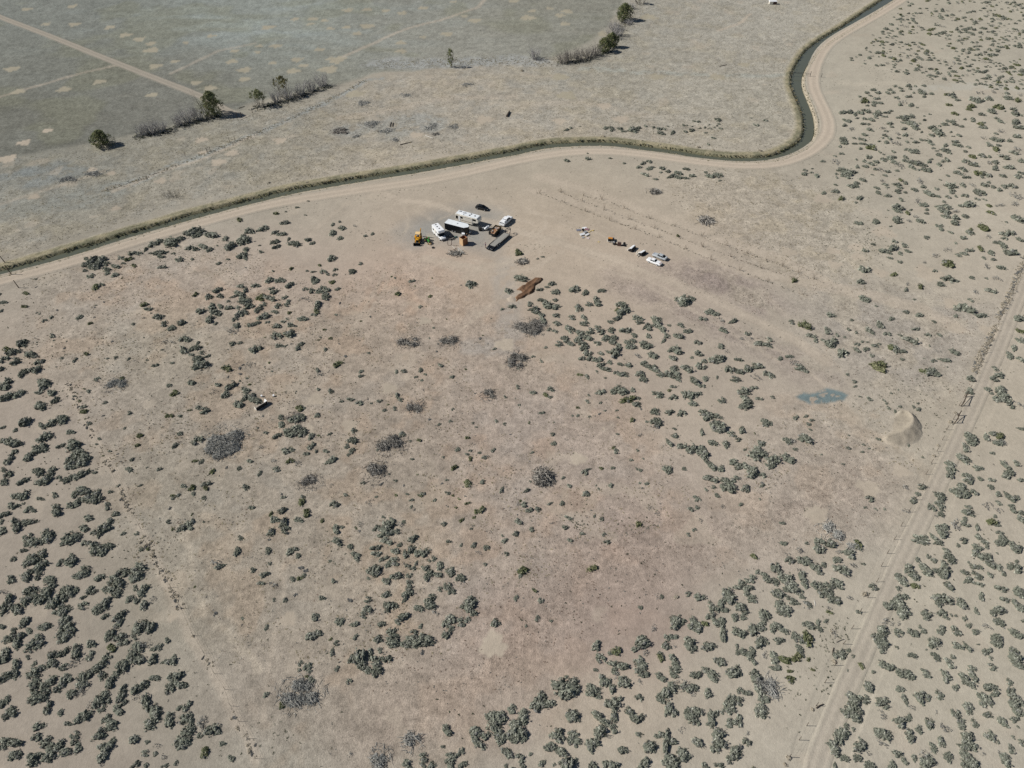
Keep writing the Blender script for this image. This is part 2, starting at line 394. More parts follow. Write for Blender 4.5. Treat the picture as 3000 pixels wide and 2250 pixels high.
def PL(pts): return [tuple(G(*p))[:2] for p in pts]
LINES = [
 (PL([(1100,188),(1230,185),(1380,180),(1500,178),(1580,185)]), 9.0, s2l((150,152,150)), .7),
 (PL([(750,395),(860,343),(950,300),(1070,235),(1120,232)]), 2.2, s2l((140,144,142)), .7),
 (PL([(313,556),(440,516),(575,461),(750,392)]), 2.2, s2l((146,149,145)), .7),
 (PL([(80,495),(170,480),(250,500),(120,530)]), 6.0, s2l((122,127,126)), .6),
 (PL([(0,520),(80,500)]), 5.0, s2l((122,127,126)), .6),
 (PL([(0,620),(200,590),(320,560)]), 9.0, s2l((128,131,126)), .5),
 (PL([(1700,200),(1900,215),(2100,222),(2310,220)]), 3.0, s2l((156,158,150)), .6),
 (PL([(1030,380),(1200,350),(1270,368),(1160,390)]), 9.0, s2l((146,148,144)), .6),
 (PL([(1480,760),(1500,1020),(1370,1010)]), 5.0, s2l((140,142,140)), .3),
 (PL([(500,1480),(620,1760),(760,2000)]), 1.0, s2l((170,160,144)), .5),
 (PL([(2700,262),(2850,250),(3000,262)]), 5.0, s2l((168,166,156)), .5),
 *[(PL(r_), .5, s2l((146,136,122)), .55) for r_ in ([(1700,570),(1832,611),(1975,662),(2127,719),(2291,780),(2386,818)],[(1642,563),(1771,614),(1842,641),(1988,696),(2144,753),(2321,815)],[(1578,565),(1717,619),(1859,672),(1931,696),(2083,760),(2246,824),(2352,863)])],
 (PL([(2460,240),(2700,250)]), 4.0, s2l((176,168,152)), .5),
]

# ------------------------------------------------------------------ the ground sheet
def ground_mat():
    m = bpy.data.materials.new("desert_soil"); m.use_nodes = True
    nt = m.node_tree; b = nt.nodes["Principled BSDF"]
    b.inputs["Roughness"].default_value = 1.0; b.inputs["Specular IOR Level"].default_value = 0.05
    b.inputs["Diffuse Roughness"].default_value = 0.0
    a = nt.nodes.new("ShaderNodeAttribute"); a.attribute_name = "col"
    cv = nt.nodes.new("ShaderNodeAttribute"); cv.attribute_name = "cover"
    tc = nt.nodes.new("ShaderNodeTexCoord")
    def noise(sc, det=3, rough=.6):
        n = nt.nodes.new("ShaderNodeTexNoise"); n.inputs["Scale"].default_value = sc
        n.inputs["Detail"].default_value = det; n.inputs["Roughness"].default_value = rough
        nt.links.new(tc.outputs["Object"], n.inputs["Vector"]); return n.outputs["Fac"]
    def math_(op, x, y, z=None):
        n = nt.nodes.new("ShaderNodeMath"); n.operation = op
        for i, q in enumerate((x, y, z)):
            if q is None: continue
            if isinstance(q, (int, float)): n.inputs[i].default_value = q
            else: nt.links.new(q, n.inputs[i])
        return n.outputs[0]
    n1 = noise(1.1, 5, .68); n2 = noise(4.5, 3, .6); n0 = noise(.42, 3, .6)
    amp = math_('MULTIPLY_ADD', cv.outputs["Fac"], .95, .36)      # stronger speckle where plants cover the soil
    v = math_('MULTIPLY', math_('SUBTRACT', n1, .5), math_('MULTIPLY', amp, 1.15))
    v2 = math_('MULTIPLY', math_('SUBTRACT', n2, .5), math_('MULTIPLY', amp, 1.3))
    # dark specks: dead stems, dung, small weeds
    vo = nt.nodes.new("ShaderNodeTexVoronoi"); vo.inputs["Scale"].default_value = 1.6
    nt.links.new(tc.outputs["Object"], vo.inputs["Vector"])
    sp = nt.nodes.new("ShaderNodeMapRange"); sp.inputs[1].default_value = .10; sp.inputs[2].default_value = .26
    sp.inputs[3].default_value = -1.0; sp.inputs[4].default_value = 0.0
    nt.links.new(vo.outputs["Distance"], sp.inputs[0])
    s = math_('MULTIPLY', sp.outputs[0], math_('MULTIPLY', cv.outputs["Fac"], .16))
    v0 = math_('MULTIPLY', math_('SUBTRACT', n0, .5), math_('MULTIPLY', cv.outputs["Fac"], .62))
    f = math_('ADD', math_('ADD', math_('ADD', math_('ADD', v, v0), v2), s), 1.04)
    mx = nt.nodes.new("ShaderNodeVectorMath"); mx.operation = 'SCALE'
    nt.links.new(a.outputs["Color"], mx.inputs[0]); nt.links.new(f, mx.inputs["Scale"])
    nt.links.new(mx.outputs[0], b.inputs["Base Color"])
    bp = nt.nodes.new("ShaderNodeBump"); bp.inputs["Distance"].default_value = .22
    nt.links.new(math_('MULTIPLY_ADD', cv.outputs["Fac"], .45, .36), bp.inputs["Strength"])
    nt.links.new(math_('ADD', n1, math_('MULTIPLY', n2, .5)), bp.inputs["Height"])
    nt.links.new(bp.outputs[0], b.inputs["Normal"])
    return m
GROUND = ground_mat()

BANK_L, BANK_R = 6.2, 3.6     # reach of the canal banks, field side and road side
def canal_hw(y):              # half width of the water
    return 1.28 + .75 * np.clip((y - 230) / 120.0, 0, 1)

def build_ground():
    # rows spaced with distance, columns fanning out: real ground positions, finer near the drone
    ys = [-200.0, -60.0, 0.0, 25.0]
    y = 34.0
    while y < 520:
        ys.append(y); y += 0.30 + 1.9 * (y / 400.0) ** 2
    ys += [560, 640, 800, 1100, 1600, 2600, 5000]
    ys = np.array(ys)
    us = np.linspace(-1, 1, 760)
    us = np.concatenate([[-40, -12, -5, -2.5, -1.6, -1.25], us, [1.25, 1.6, 2.5, 5, 12, 40]])
    half = 0.74 * (np.maximum(ys, 34) * CP + CAM_H * SP)
    X = us[None, :] * half[:, None]; Y = np.repeat(ys[:, None], len(us), 1)
    nv, nu = X.shape
    x, yv = X.ravel(), Y.ravel()
    col, cover = paint(x, yv)
    z = .05 * (fbm(x, yv, 6, 61) - .5) + .10 * (fbm(x, yv, 40, 62) - .5)
    # the canal's channel is cut below its banks
    dc, sd = seg_dist(x, yv, CANAL)
    z = np.where(dc < 3.0, -2.2, z)
    z = np.where((dc >= 3.0) & (dc < 12), z * np.clip((dc - 7) / 5, 0, 1) - .03, z)
    dr, _ = seg_dist(x, yv, ROAD)
    df_, _ = seg_dist(x, yv, FROAD); dt_, _ = seg_dist(x, yv, TRACK)
    z = np.where(((dr < 6) | (df_ < 6) | (dt_ < 4)) & (dc >= 3), -.04, z)
    idx = np.arange(nv * nu).reshape(nv, nu)
    f = np.stack([idx[:-1, :-1], idx[:-1, 1:], idx[1:, 1:], idx[1:, :-1]], -1).reshape(-1, 4)
    o = mesh_obj("ground", np.stack([x, yv, z], 1), f, GROUND, cols=col, attrs={"cover": cover}, smooth=True)
    tag(o, "dry high desert ground of sand and stubble", "ground", kind="structure")
build_ground()

def strip(name, line, offs, zf, material, colf=None, kind="structure", label=None, cat=None, wob=0.0):
    """ribbon along a line; offs: lateral offsets (left positive), zf(offset)->z"""
    P = np.array(line); T = np.gradient(P, axis=0); T /= np.linalg.norm(T, axis=1)[:, None] + 1e-9
    N = np.stack([-T[:, 1], T[:, 0]], 1)
    vs = []
    for i in range(len(P)):
        ofs = offs(P[i]) if callable(offs) else offs
        for j, o_ in enumerate(ofs):
            w = wob * (hash2(np.array([i]), np.array([j]), 5)[0] - .5)
            p = P[i] + N[i] * (o_ + w)
            vs.append((p[0], p[1], zf(j, o_, p)))
    k = len(offs(P[0]) if callable(offs) else offs)
    vs = np.array(vs)
    idx = np.arange(len(P) * k).reshape(len(P), k)
    f = np.stack([idx[:-1, :-1], idx[1:, :-1], idx[1:, 1:], idx[:-1, 1:]], -1).reshape(-1, 4)
    f = f[:, ::-1]
    cols = attrs = None
    if colf:
        cols, cover = colf(vs[:, 0], vs[:, 1], np.tile(np.arange(k), len(P)))
        attrs = {"cover": cover}
    o = mesh_obj(name, vs, f, material, cols=cols, attrs=attrs, smooth=True)
    tag(o, label, cat, kind=kind)
    return o

def resample(line, step):
    P = [np.array(p) for p in line]; out = [P[0]]
    for a, b in zip(P[:-1], P[1:]):
        n = max(1, int(np.linalg.norm(b - a) / step))
        for i in range(1, n + 1): out.append(a + (b - a) * i / n)
    return [tuple(p) for p in out]
CANAL_F = resample(CANAL, 1.0); ROAD_F = resample(ROAD, 1.0)

# canal banks: left side (field) is steeper and grassy, right side lower with a sand berm towards the road
def bank_offs(p):
    h = float(canal_hw(p[1]))
    return [6.3, 5.3, 4.3, h + 1.7, h + .9, h + .2, 0.0, -h - .25, -h - .9, -h - 1.5, -h - 2.1, -h - 3.6]
BZ = [-.035, .06, .16, .22, .02, -1.05, -1.5, -1.05, -.25, .14, .01, -.06]
def bank_col(x, y, j):
    col, cover = paint(x, y)
    gold = s2l((152, 144, 120)) / GAIN; ol = s2l((124, 121, 100)) / GAIN; wet = s2l((96, 94, 72)) / GAIN; sandy = s2l((170, 160, 142)) / GAIN
    n = fbm(x, y, 2.2, 71); n2 = fbm(x, y, 12, 72)
    out = col.copy()
    m = (j >= 2) & (j <= 4)
    k = sm((n - .35) * 4)
    out[m] = (gold * k[:, None] + ol * (1 - k[:, None]))[m]
    out[j == 1] = (col * .6 + gold * .4)[j == 1]
    out[(j >= 5) & (j <= 7)] = wet
    m = (j >= 8) & (j <= 9); out[m] = (sandy * (.85 + .3 * n[:, None]))[m]
    cover = np.where((j >= 1) & (j <= 5), .9, cover * .5)
    return out, cover
strip("canal_bank", CANAL_F, bank_offs, lambda j, o_, p: BZ[j] + (.18 * (hash2(np.array([int(p[0] * 3)]), np.array([int(p[1] * 3)]), 9)[0] - .5) if 0 < j < 9 and j != 6 else 0),
      GROUND, bank_col, label="grassy banks of the winding irrigation canal", cat="bank", wob=.35)

def water_mat():
    m = bpy.data.materials.new("canal_water"); m.use_nodes = True
    nt = m.node_tree; b = nt.nodes["Principled BSDF"]
    b.inputs["Base Color"].default_value = (.105, .112, .080, 1)
    b.inputs["Roughness"].default_value = .06; b.inputs["IOR"].default_value = 1.33
    tc = nt.nodes.new("ShaderNodeTexCoord"); n = nt.nodes.new("ShaderNodeTexNoise")
    n.inputs["Scale"].default_value = 3.0; n.inputs["Detail"].default_value = 3
    nt.links.new(tc.outputs["Object"], n.inputs["Vector"])
    bp = nt.nodes.new("ShaderNodeBump"); bp.inputs["Strength"].default_value = .12; bp.inputs["Distance"].default_value = .05
    nt.links.new(n.outputs["Fac"], bp.inputs["Height"]); nt.links.new(bp.outputs[0], b.inputs["Normal"])
    return m
WATER = water_mat()
strip("canal_water", CANAL_F, lambda p: [float(canal_hw(p[1])) + .3, 0.0, -float(canal_hw(p[1])) - .35],
      lambda j, o_, p: -.62, WATER, label="olive brown water of the irrigation canal", cat="water")

def road_colf(hw, rutcol=(186, 169, 150)):
    def f(x, y, j):
        col, cover = paint(x, y)
        K = f.k
        t = np.abs(j - (K - 1) / 2) / ((K - 1) / 2)      # 0 centre 1 edge
        w = sm((1.0 - t) * 2.0 + .35 * (fbm(x, y, 2.0, 88) - .5))
        w = np.where(t > .99, 0, w) * f.mix
        n = fbm(x, y, 3.0, 81)
        base = s2l(rutcol) / GAIN
        if f.lite is not None: base = base * f.lite(x, y)[:, None]
        rut = np.exp(-((t - .42) / .13) ** 2)
        c = base * (1.0 + .05 * rut - .07 * np.exp(-(t / .16) ** 2) - .10 * np.exp(-((t - .72) / .09) ** 2) + .10 * (n - .5))[:, None]
        out = col * (1 - w[:, None]) + c * w[:, None]
        return out, cover * (1 - w)
    f.k = 2; f.lite = None; f.mix = 1.0
    return f
RK = .5
def road(name, line, hw, z0, label, rutcol=(186, 169, 150), lite=None, mix=1.0):
    K = 15
    offs = list(np.linspace(hw, -hw, K))
    cf = road_colf(hw, rutcol); cf.k = K; cf.lite = lite; cf.mix = mix
    def zf(j, o_, p):
        t = abs(o_) / hw
        r = RK * -.05 * math.exp(-((t - .42) / .12) ** 2) + .03 * math.exp(-(t / .2) ** 2) + .05 * math.exp(-((t - .78) / .1) ** 2)
        e = -.055 * max(0, (t - .8) / .2)
        return z0 + r + e
    strip(name, line, offs, zf, GROUND, cf, label=label, cat="road", wob=.12)
road("road", ROAD_F, 3.3, .03, "dirt road running along the canal", (179, 167, 151), lambda x, y: np.clip(.90 + .0006 * (x + 200), .88, 1.03))
road("field_road", resample(FROAD, 1.5), 2.7, .03, "straight dirt road across the grey field", (152, 145, 133))
road("path", resample(TRACK, 1.0), 1.9, .03, "sandy two rut track beside the fence", (166, 157, 144), None, .55)
BUSH_DATA = """
@1500,0,2.9493
465 1115 50;515 1100 40;590 1090 20;805 1100 50;850 1092 60;865 1118 60;930 1105 55;955 1130 45;1000 1130 30;1060 1115 100;1090 1105 50;1160 1083 45;1225 1098 40;1270 1105 60;1310 1110 50;1270 1140 60;1310 1155 45;1378 1138 65;1350 1090 25;1390 1082 15;1480 1078 35;1510 1080 25;1505 1130 50;1545 1120 60;1560 1092 25;1620 1105 30;1660 1098 35;1690 1110 20;1720 1110 30;1750 1100 25;1700 1075 25;1770 1083 25;1785 1068 30;1805 1108 30;1770 1030 65;1570 1045 30;1610 1050 35;1675 1143 35;1735 1188 45;1700 1243 35;2095 1075 35;2120 1078 40;2065 1018 25;2190 1035 50
478 1383 50;660 1365 60;655 1325 25;845 1365 30;965 1408 35;1100 1440 55;1130 1410 60;1180 1390 60;1205 1400 40;1155 1505 70;1180 1450 60;1215 1445 50;1240 1540 50;1290 1450 60;1285 1485 40;1345 1480 50;1365 1515 70;1430 1490 70;1440 1525 70;1400 1510 50;1502 1458 55;1510 1535 50;1550 1515 60;1675 1488 40;1715 1515 70;1780 1515 80;1760 1500 50;1795 1558 30
@2250,0,2.9493
905 770 50;945 798 55;880 825 35;855 800 50;830 860 90 o;790 830 40;940 845 60;920 880 50;915 905 50;975 888 50;855 910 40;960 965 60;1050 770 50;1040 800 50;1100 742 45;1080 795 50;1105 840 55;1145 760 35;1215 740 60;1225 765 40;1270 740 40;1265 798 40;1215 830 55;1160 785 45;1345 738 45;1310 780 50;1340 800 70;1410 805 45;1345 830 40;1150 880 70 g;1150 900 60;1230 900 60;1290 925 30;1065 958 45;1020 970 60;1010 1005 45;940 985 70;900 1030 60;925 1005 50;830 1025 55;775 1020 40;640 965 60;700 965 70;740 982 60;800 970 60;820 950 40;870 960 60;665 1035 60;700 1045 50;660 1080 55;705 1105 80 g;825 1065 50;870 1070 40;880 1112 60;905 1130 30;985 1100 60 g;1020 1130 45;1045 1065 60;1065 1092 40;1155 1055 40;1120 1015 40;1165 1010 80;1230 995 80;1175 1028 60;1350 1000 30;1350 1032 40;1400 985 30;1240 1070 110;1185 1110 65;1280 1108 60;1310 1065 30;1320 1137 35;1415 1100 70;1480 1085 40;1515 1070 60;1470 1140 110;1410 1160 60;1550 1045 50;1600 1050 60;1620 1070 60;1665 1085 50;1700 1030 35;1760 1025 60;1765 1045 40;1860 1095 60;1830 1065 60 o;1865 1055 40;1850 985 60;1940 960 90;1990 915 90 o;1760 915 70 o;1740 945 60 o;1610 975 70 o;1570 905 60 o;1545 815 50 o;1580 810 70;1610 835 60;1640 860 50;1790 850 100;1840 865 70;1800 880 50;1910 850 80;1830 800 70 g;1940 790 60 g;2060 840 80;2070 805 50;2150 865 80 o;2180 820 60 g;2110 940 70;2130 975 80;2180 990 50;2050 960 25;1980 1020 50;2010 1045 60;2160 1045 100;2130 1060 60;2150 1095 80;2000 1130 70 g;1975 1155 40;2090 1215 50;2140 1170 80;1980 1200 90;1860 1190 50 g;1900 1235 50;1920 1255 60;1610 1220 60;1630 1250 70;1655 1170 50;1600 1175 30;1580 1140 30;1730 1270 50;1700 1305 40;1520 1250 60;1515 1290 80;1480 1335 60;1425 1280 40;1460 1300 35;1560 1320 50;1555 1375 70;1510 1390 50;1410 1240 60;1375 1215 60;1320 1205 40;1280 1230 60;1240 1195 30;1205 1225 40;1205 1290 65;1275 1305 90;1240 1310 50;1180 1165 60;1130 1155 60 g;1130 1190 35;1100 1235 90 g;1055 1190 60;1020 1225 50;1000 1165 50;995 1190 35;960 1220 30;895 1275 80 o;900 1250 60;835 1160 50;840 1205 50;790 1195 50;745 1190 40;800 1280 40;815 1240 55;745 1240 40;655 1210 60;660 1230 60;645 1190 50;620 1260 40;635 1325 50;580 1345 40;475 1390 45;585 1395 90 g;970 1310 40;1000 1330 30;1090 1305 50;870 1345 60;870 1360 50;1000 1375 70;1045 1370 80;1080 1350 60;1100 1400 70;1120 1425 90 g;1180 1355 60;1190 1385 60;1240 1400 70;1310 1410 90;1350 1425 50;1400 1395 60;1405 1370 40;1475 1415 55;1230 1440 80;830 1385 50;895 1410 70;930 1390 60;835 1430 60;765 1378 30;770 1440 55;930 1455 50;970 1460 80 g;1030 1480 50;1115 1470 40;1005 1510 45;620 1460 80;660 1475 90;700 1490 100;640 1510 60;690 1525 70;740 1480 70;600 1530 40;590 1500 40;420 1510 60;375 1490 35;320 1465 50;320 1500 60;385 1455 25;770 1580 60;825 1555 60;720 1605 70;750 1600 60;580 1595 35;575 1645 70;900 1510 30;1150 1550 60 o;1185 1575 50;1110 1590 70;1140 1610 60;980 1555 60 g;1010 1590 60;1030 1615 40;1120 1640 60;935 1620 50;1260 1635 60;1320 1560 90 g;1340 1610 60;1370 1460 80;1300 1465 30;1490 1550 30;1460 1625 50;1550 1515 35;1560 1600 100;1590 1640 60;1670 1595 70;1760 1595 60 g;1850 1595 70;1880 1600 60;1905 1575 40;1650 1490 80;1700 1470 60;1660 1450 60;1810 1490 80 o;1880 1500 100;1850 1525 50;1710 1530 60;2010 1510 50;2040 1522 50;2160 1520 80;2180 1490 60;2090 1440 90;1970 1400 70;1960 1435 60;1970 1460 60;1900 1400 70 g;1760 1415 80;1690 1385 60;1730 1385 50;1765 1350 70 o;1850 1340 80;1910 1350 40;2030 1350 90;2130 1315 80;2150 1280 90 g;1970 1280 80 o;1990 1250 50;2180 1380 70;2110 1600 90;2050 1610 70;1940 1610 50;2000 1640 60
@0,560,2.9493
2065 243 70 o;2165 335 100;2120 410 120;2070 435 90;1990 465 110;1960 470 70;1945 405 80;1840 370 120;1790 370 50;1810 500 60;1745 473 80;1680 495 70;1625 490 70;1700 320 90;1670 345 120;1730 340 80;1600 360 60;1700 370 80;1495 430 150;1450 440 80;1550 410 80;1350 430 100;1310 460 80;1380 430 60;1250 500 55;1350 530 60;1400 525 80;1395 560 60;1435 530 40;1295 535 35;1495 538 40;1550 580 80;1665 585 35;1410 650 70;1140 530 80;1200 538 60;1040 578 70;1110 585 80 o;1070 620 40;1010 635 90;1155 640 60 o;750 580 50;800 600 110;880 590 110;850 620 110;920 620 80;780 640 90;820 660 80;720 630 50;740 680 50;910 670 80;1000 715 70;925 705 50;785 722 75;830 820 85 o;870 810 60;2125 495 70;2090 555 90;2100 570 80;1885 623 50;1975 587 35;1880 468 25;1880 855 80;1910 900 70;1810 910 80;1685 888 65 o;2085 815 70;2130 850 70;2060 885 90;2020 900 60;2190 815 60;1975 950 40;2100 940 110;2130 985 90;2060 1000 60;2180 990 60;2060 1060 110;2110 1050 90;2030 1100 70;2040 1150 80;1970 1005 70;1900 990 60;1830 1000 90;1840 1040 80;1740 1025 90;1880 1060 70;1820 1105 90;1860 1140 50;2150 1155 60;2190 1145 60;2000 1200 110 g;1560 1135 80;1480 1175 75;1420 1140 80;1370 1080 90;1400 1075 60;1275 1015 70;1250 975 75 o;1155 1145 40;685 1082 60;440 1085 50;785 1140 50 o;450 1245 60;380 1118 50;205 1305 105;70 1355 90 o;110 1390 110;255 1410 110;130 1460 100;30 1455 90;340 1465 95;300 1535 110;200 1570 90;0 1540 60;5 960 50;30 955 60;215 885 70 o;210 995 60 o;20 1030 50;0 890 30;1245 1090 50 g;1580 1275 90;1640 1280 50;1500 1300 60 g;1420 1295 60 g;1700 1308 50;1580 1365 90;1680 1355 90;1745 1390 60;1700 1450 100;1660 1410 50;1730 1500 130;1790 1425 50;1980 1525 90 o;1930 1525 50 o;2000 1315 60;2070 1305 50;2180 1360 90;1490 1475 45;1345 1498 50;1270 1460 30;1105 1447 40;1000 1438 40;930 1447 35;650 1452 50;535 1440 40;840 1625 60;1050 1620 60 o;70 1645 90;380 1640 130;1660 1645 70;2160 1500 70 g;1400 1365 30;750 1400 60 o
@750,560,2.9493
60 320 100;10 345 40;175 190 55 o;235 365 80;170 355 70;260 265 80;325 450 100;275 410 50;165 430 70;170 480 70;445 413 65;487 445 50;40 520 50;30 468 25;350 137 40;450 85 25;255 178 30;430 205 25;660 283 45;730 260 40;735 310 70;750 325 50;655 355 75;725 400 60;850 300 50 g;1005 365 40;940 385 40;900 620 50;665 570 95;550 635 40 o;310 665 50 o;685 678 50;445 685 35;495 698 45;575 695 70;625 718 40;675 722 50;480 755 80;520 770 60;500 795 40;660 780 60 o;825 690 70;200 760 75;240 770 50;110 762 75;150 690 30;290 812 75;15 812 50;130 835 60;160 858 80;420 845 60;480 860 70;540 860 80;570 840 80;620 850 70;700 845 50;600 885 70;610 915 80;250 910 60;35 915 85 o;130 920 100;280 945 50;400 928 60 g;450 935 70 g;515 980 110;60 970 70;190 985 80;270 980 60;20 1020 80;290 1045 45 o;160 1040 60;80 1070 110;520 1040 70 o;500 1065 60;420 1095 70;370 1105 50;265 1100 35;230 1125 50;170 1160 80;290 1150 70;100 1130 50;5 1140 60;170 1250 110;280 1220 110;190 1330 70;20 1350 70;385 1320 60;370 1350 70;730 1480 70 o;690 1505 60 o;590 1365 50;640 1270 40 o;590 1195 40 o;540 1540 60;550 1580 80 g;1350 770 60;1865 800 110;2190 860 80;2200 995 60;2130 1015 40;1500 905 50 o;1200 745 30;1220 885 60 o;1420 995 50;2065 1358 40;910 1550 50;910 1590 50;975 1395 40;1210 1555 40;1280 1550 60;1420 1540 50;1600 1505 50;1690 1605 50;1380 1605 35
@1500,560,2.9493
90 750 115;350 790 75;300 828 40;235 850 60;375 862 80;15 990 50;50 530 80 o;90 598 60;535 845 110;630 870 70;770 858 70;245 940 60;370 940 50;155 975 70;185 1005 90;200 1035 80;260 1070 70;260 1115 80;290 970 80;320 985 90;380 1000 80;660 970 70;710 935 90;750 965 80;580 1010 90;940 980 100;960 1040 110;900 1020 60 o;940 1070 60;900 1100 70;855 1130 60;390 1068 70;385 1140 80;320 1195 50;370 1208 60;520 1085 80;610 1090 80;630 1145 80;510 1190 100;590 1215 80;670 1200 90;740 1175 80;760 1210 80;800 1260 80;880 1275 90;870 1310 70;860 1200 70;970 1200 100;1050 1240 60;1070 1088 90;1090 1130 70;1150 1155 80;1190 1180 70;1270 1100 70;1270 1145 130;1240 1160 60;1360 1160 40;1175 1245 65;1300 1285 60;1335 1250 70;1450 1250 90;1465 1155 70;1520 1200 70;1490 935 150;1430 930 80;1540 920 80;1480 970 80;1700 1030 80;1770 1055 70;1650 1095 80;1900 1112 80;1800 1110 80 g;1815 1190 80;1605 1300 80;1160 1320 110;1040 1340 90;1000 1315 90;930 1335 60;1040 1290 60;1225 1410 90;1090 1420 80 g;1435 1370 100;1380 1365 70;1400 1440 80;1620 1400 80;1550 1432 40;1770 1440 130;1820 1430 60;1950 1455 60;1640 1505 100;1660 1470 60;1520 1530 110;1880 1530 110;1960 1540 100;2040 1520 100;2110 1505 100;2190 1575 60;2170 1310 110;1975 1275 60 g;2070 1270 50 g;1800 1335 80;1860 1385 50 g;1410 1520 80;1420 1560 90;1350 1590 110;1280 1575 80;1440 1615 70;1150 1490 80;1210 1510 80;1220 1530 90;1110 1580 90;1130 1625 80;1000 1495 70;970 1575 90;930 1495 50;900 1565 60;840 1470 60;900 1390 130;840 1380 60;730 1310 70;760 1395 60;740 1445 80;660 1390 90;620 1350 80;600 1320 90;560 1290 80;450 1270 80;400 1310 80;470 1300 70;520 1320 60;600 1445 70;670 1445 60;590 1260 90;660 1260 80;800 1520 90;770 1490 80;840 1540 60;640 1600 60;590 1590 60 o;730 1554 30;805 1610 30;290 1350 40;250 1465 40;180 1430 40;1590 1625 110;1670 1610 70;1765 1605 40;1920 1615 90;2100 1610 90 g;2040 1225 60;220 580 30;270 565 35
@2250,560,2.9493
480 10 50;580 5 50;790 50 70;760 95 40;620 60 70 o;955 10 55;1040 35 60;1130 8 45;1190 10 40;1150 70 55;1285 80 80 g;1340 110 70;1400 15 90;1460 35 60;1590 8 50;1555 45 60;1620 40 35;1700 35 70;1820 10 110;1805 62 55;1870 70 40;1515 85 40;1130 135 110;1130 165 70;1040 162 25;1060 300 30;1115 240 85;1130 260 70;1205 190 60 o;1220 255 60 g;1310 255 75;1270 220 60 g;1370 155 40;1375 190 45;1230 160 35;1480 140 90;1540 130 90;1530 165 90;1620 175 80 g;1530 205 80;1740 105 110;1670 125 50;1710 215 65;1920 180 65 o;1910 125 50 o;2010 120 80 g;2140 110 90 g;2130 40 110 g;2170 240 110;2060 265 35;1860 310 110 o;1750 355 80;1745 330 60 o;1620 230 80;1620 270 80;1480 290 70;1490 325 50;1370 400 60;1580 350 50;1680 400 60;1620 445 40;1890 385 60 g;2040 405 60;2090 350 100;2040 365 80;2180 415 60;1980 435 60;2020 460 80;1830 490 80 o;1930 530 70;2080 525 110;1950 585 50;1860 570 45;1740 505 70;1700 535 70;1640 550 60;1550 505 70 g;1440 550 70 g;1560 620 110 o;1530 605 60;1880 645 80 g;2010 660 70;1440 688 50;1350 615 50 g;785 268 65;925 255 75;905 457 40;1095 430 60;1085 480 100;1180 465 70;1210 515 50;1000 515 80;1040 530 50;845 508 60;1145 535 50;1055 570 50;1140 605 50;840 665 110;1080 715 70 o;810 780 80;1300 820 80 o;1200 850 60;1200 800 50 g;1495 800 70;1550 755 110;1610 770 60;1765 745 50;1880 750 35;1975 750 80 g;1930 855 90;1785 865 60 g;1750 940 60;835 920 90;860 945 60;935 990 30;1190 1042 60;1310 1065 70;1265 935 30;1710 1010 130;1640 1020 60;1840 1075 80;1620 1070 50;1070 1095 60;545 1062 80;720 1110 35;1430 1125 40;960 1145 90;865 1205 90;1030 1230 75;1270 1190 65;1380 1240 60;1475 1235 50;1240 1285 110;1135 1243 40;770 1220 45;705 1190 50;605 1240 50;665 1260 30;515 1205 90;380 1245 80;410 1280 60;540 1295 120;550 1320 80;480 1290 60;300 1160 120 o;205 1125 70;20 1280 60;10 1330 50;640 1400 110;680 1395 50;770 1320 60;775 1370 60;845 1365 60;815 1297 35;860 1300 30;930 1330 60;960 1318 40;1060 1345 80 o;1100 1360 100;1150 1370 80;900 1415 50;940 1490 130 y;960 1530 120 y;1160 1447 45;1620 1385 80;1525 1445 90;1430 1462 60;1480 1382 40 g;1400 1335 30;1400 1545 120;1440 1560 90;1340 1555 70 o;1350 1445 25;1555 1520 25;690 1585 40;740 1640 50;100 1440 50;180 1428 60;210 1480 90 g;260 1510 100;330 1550 50;30 1590 80;2170 1090 100;2170 1195 80 o;2180 1275 90;2110 1345 80;2080 1410 80;2180 1450 80;1960 1530 70;1990 1590 90;1960 1620 80;1760 1620 80
@0,1120,2.9493
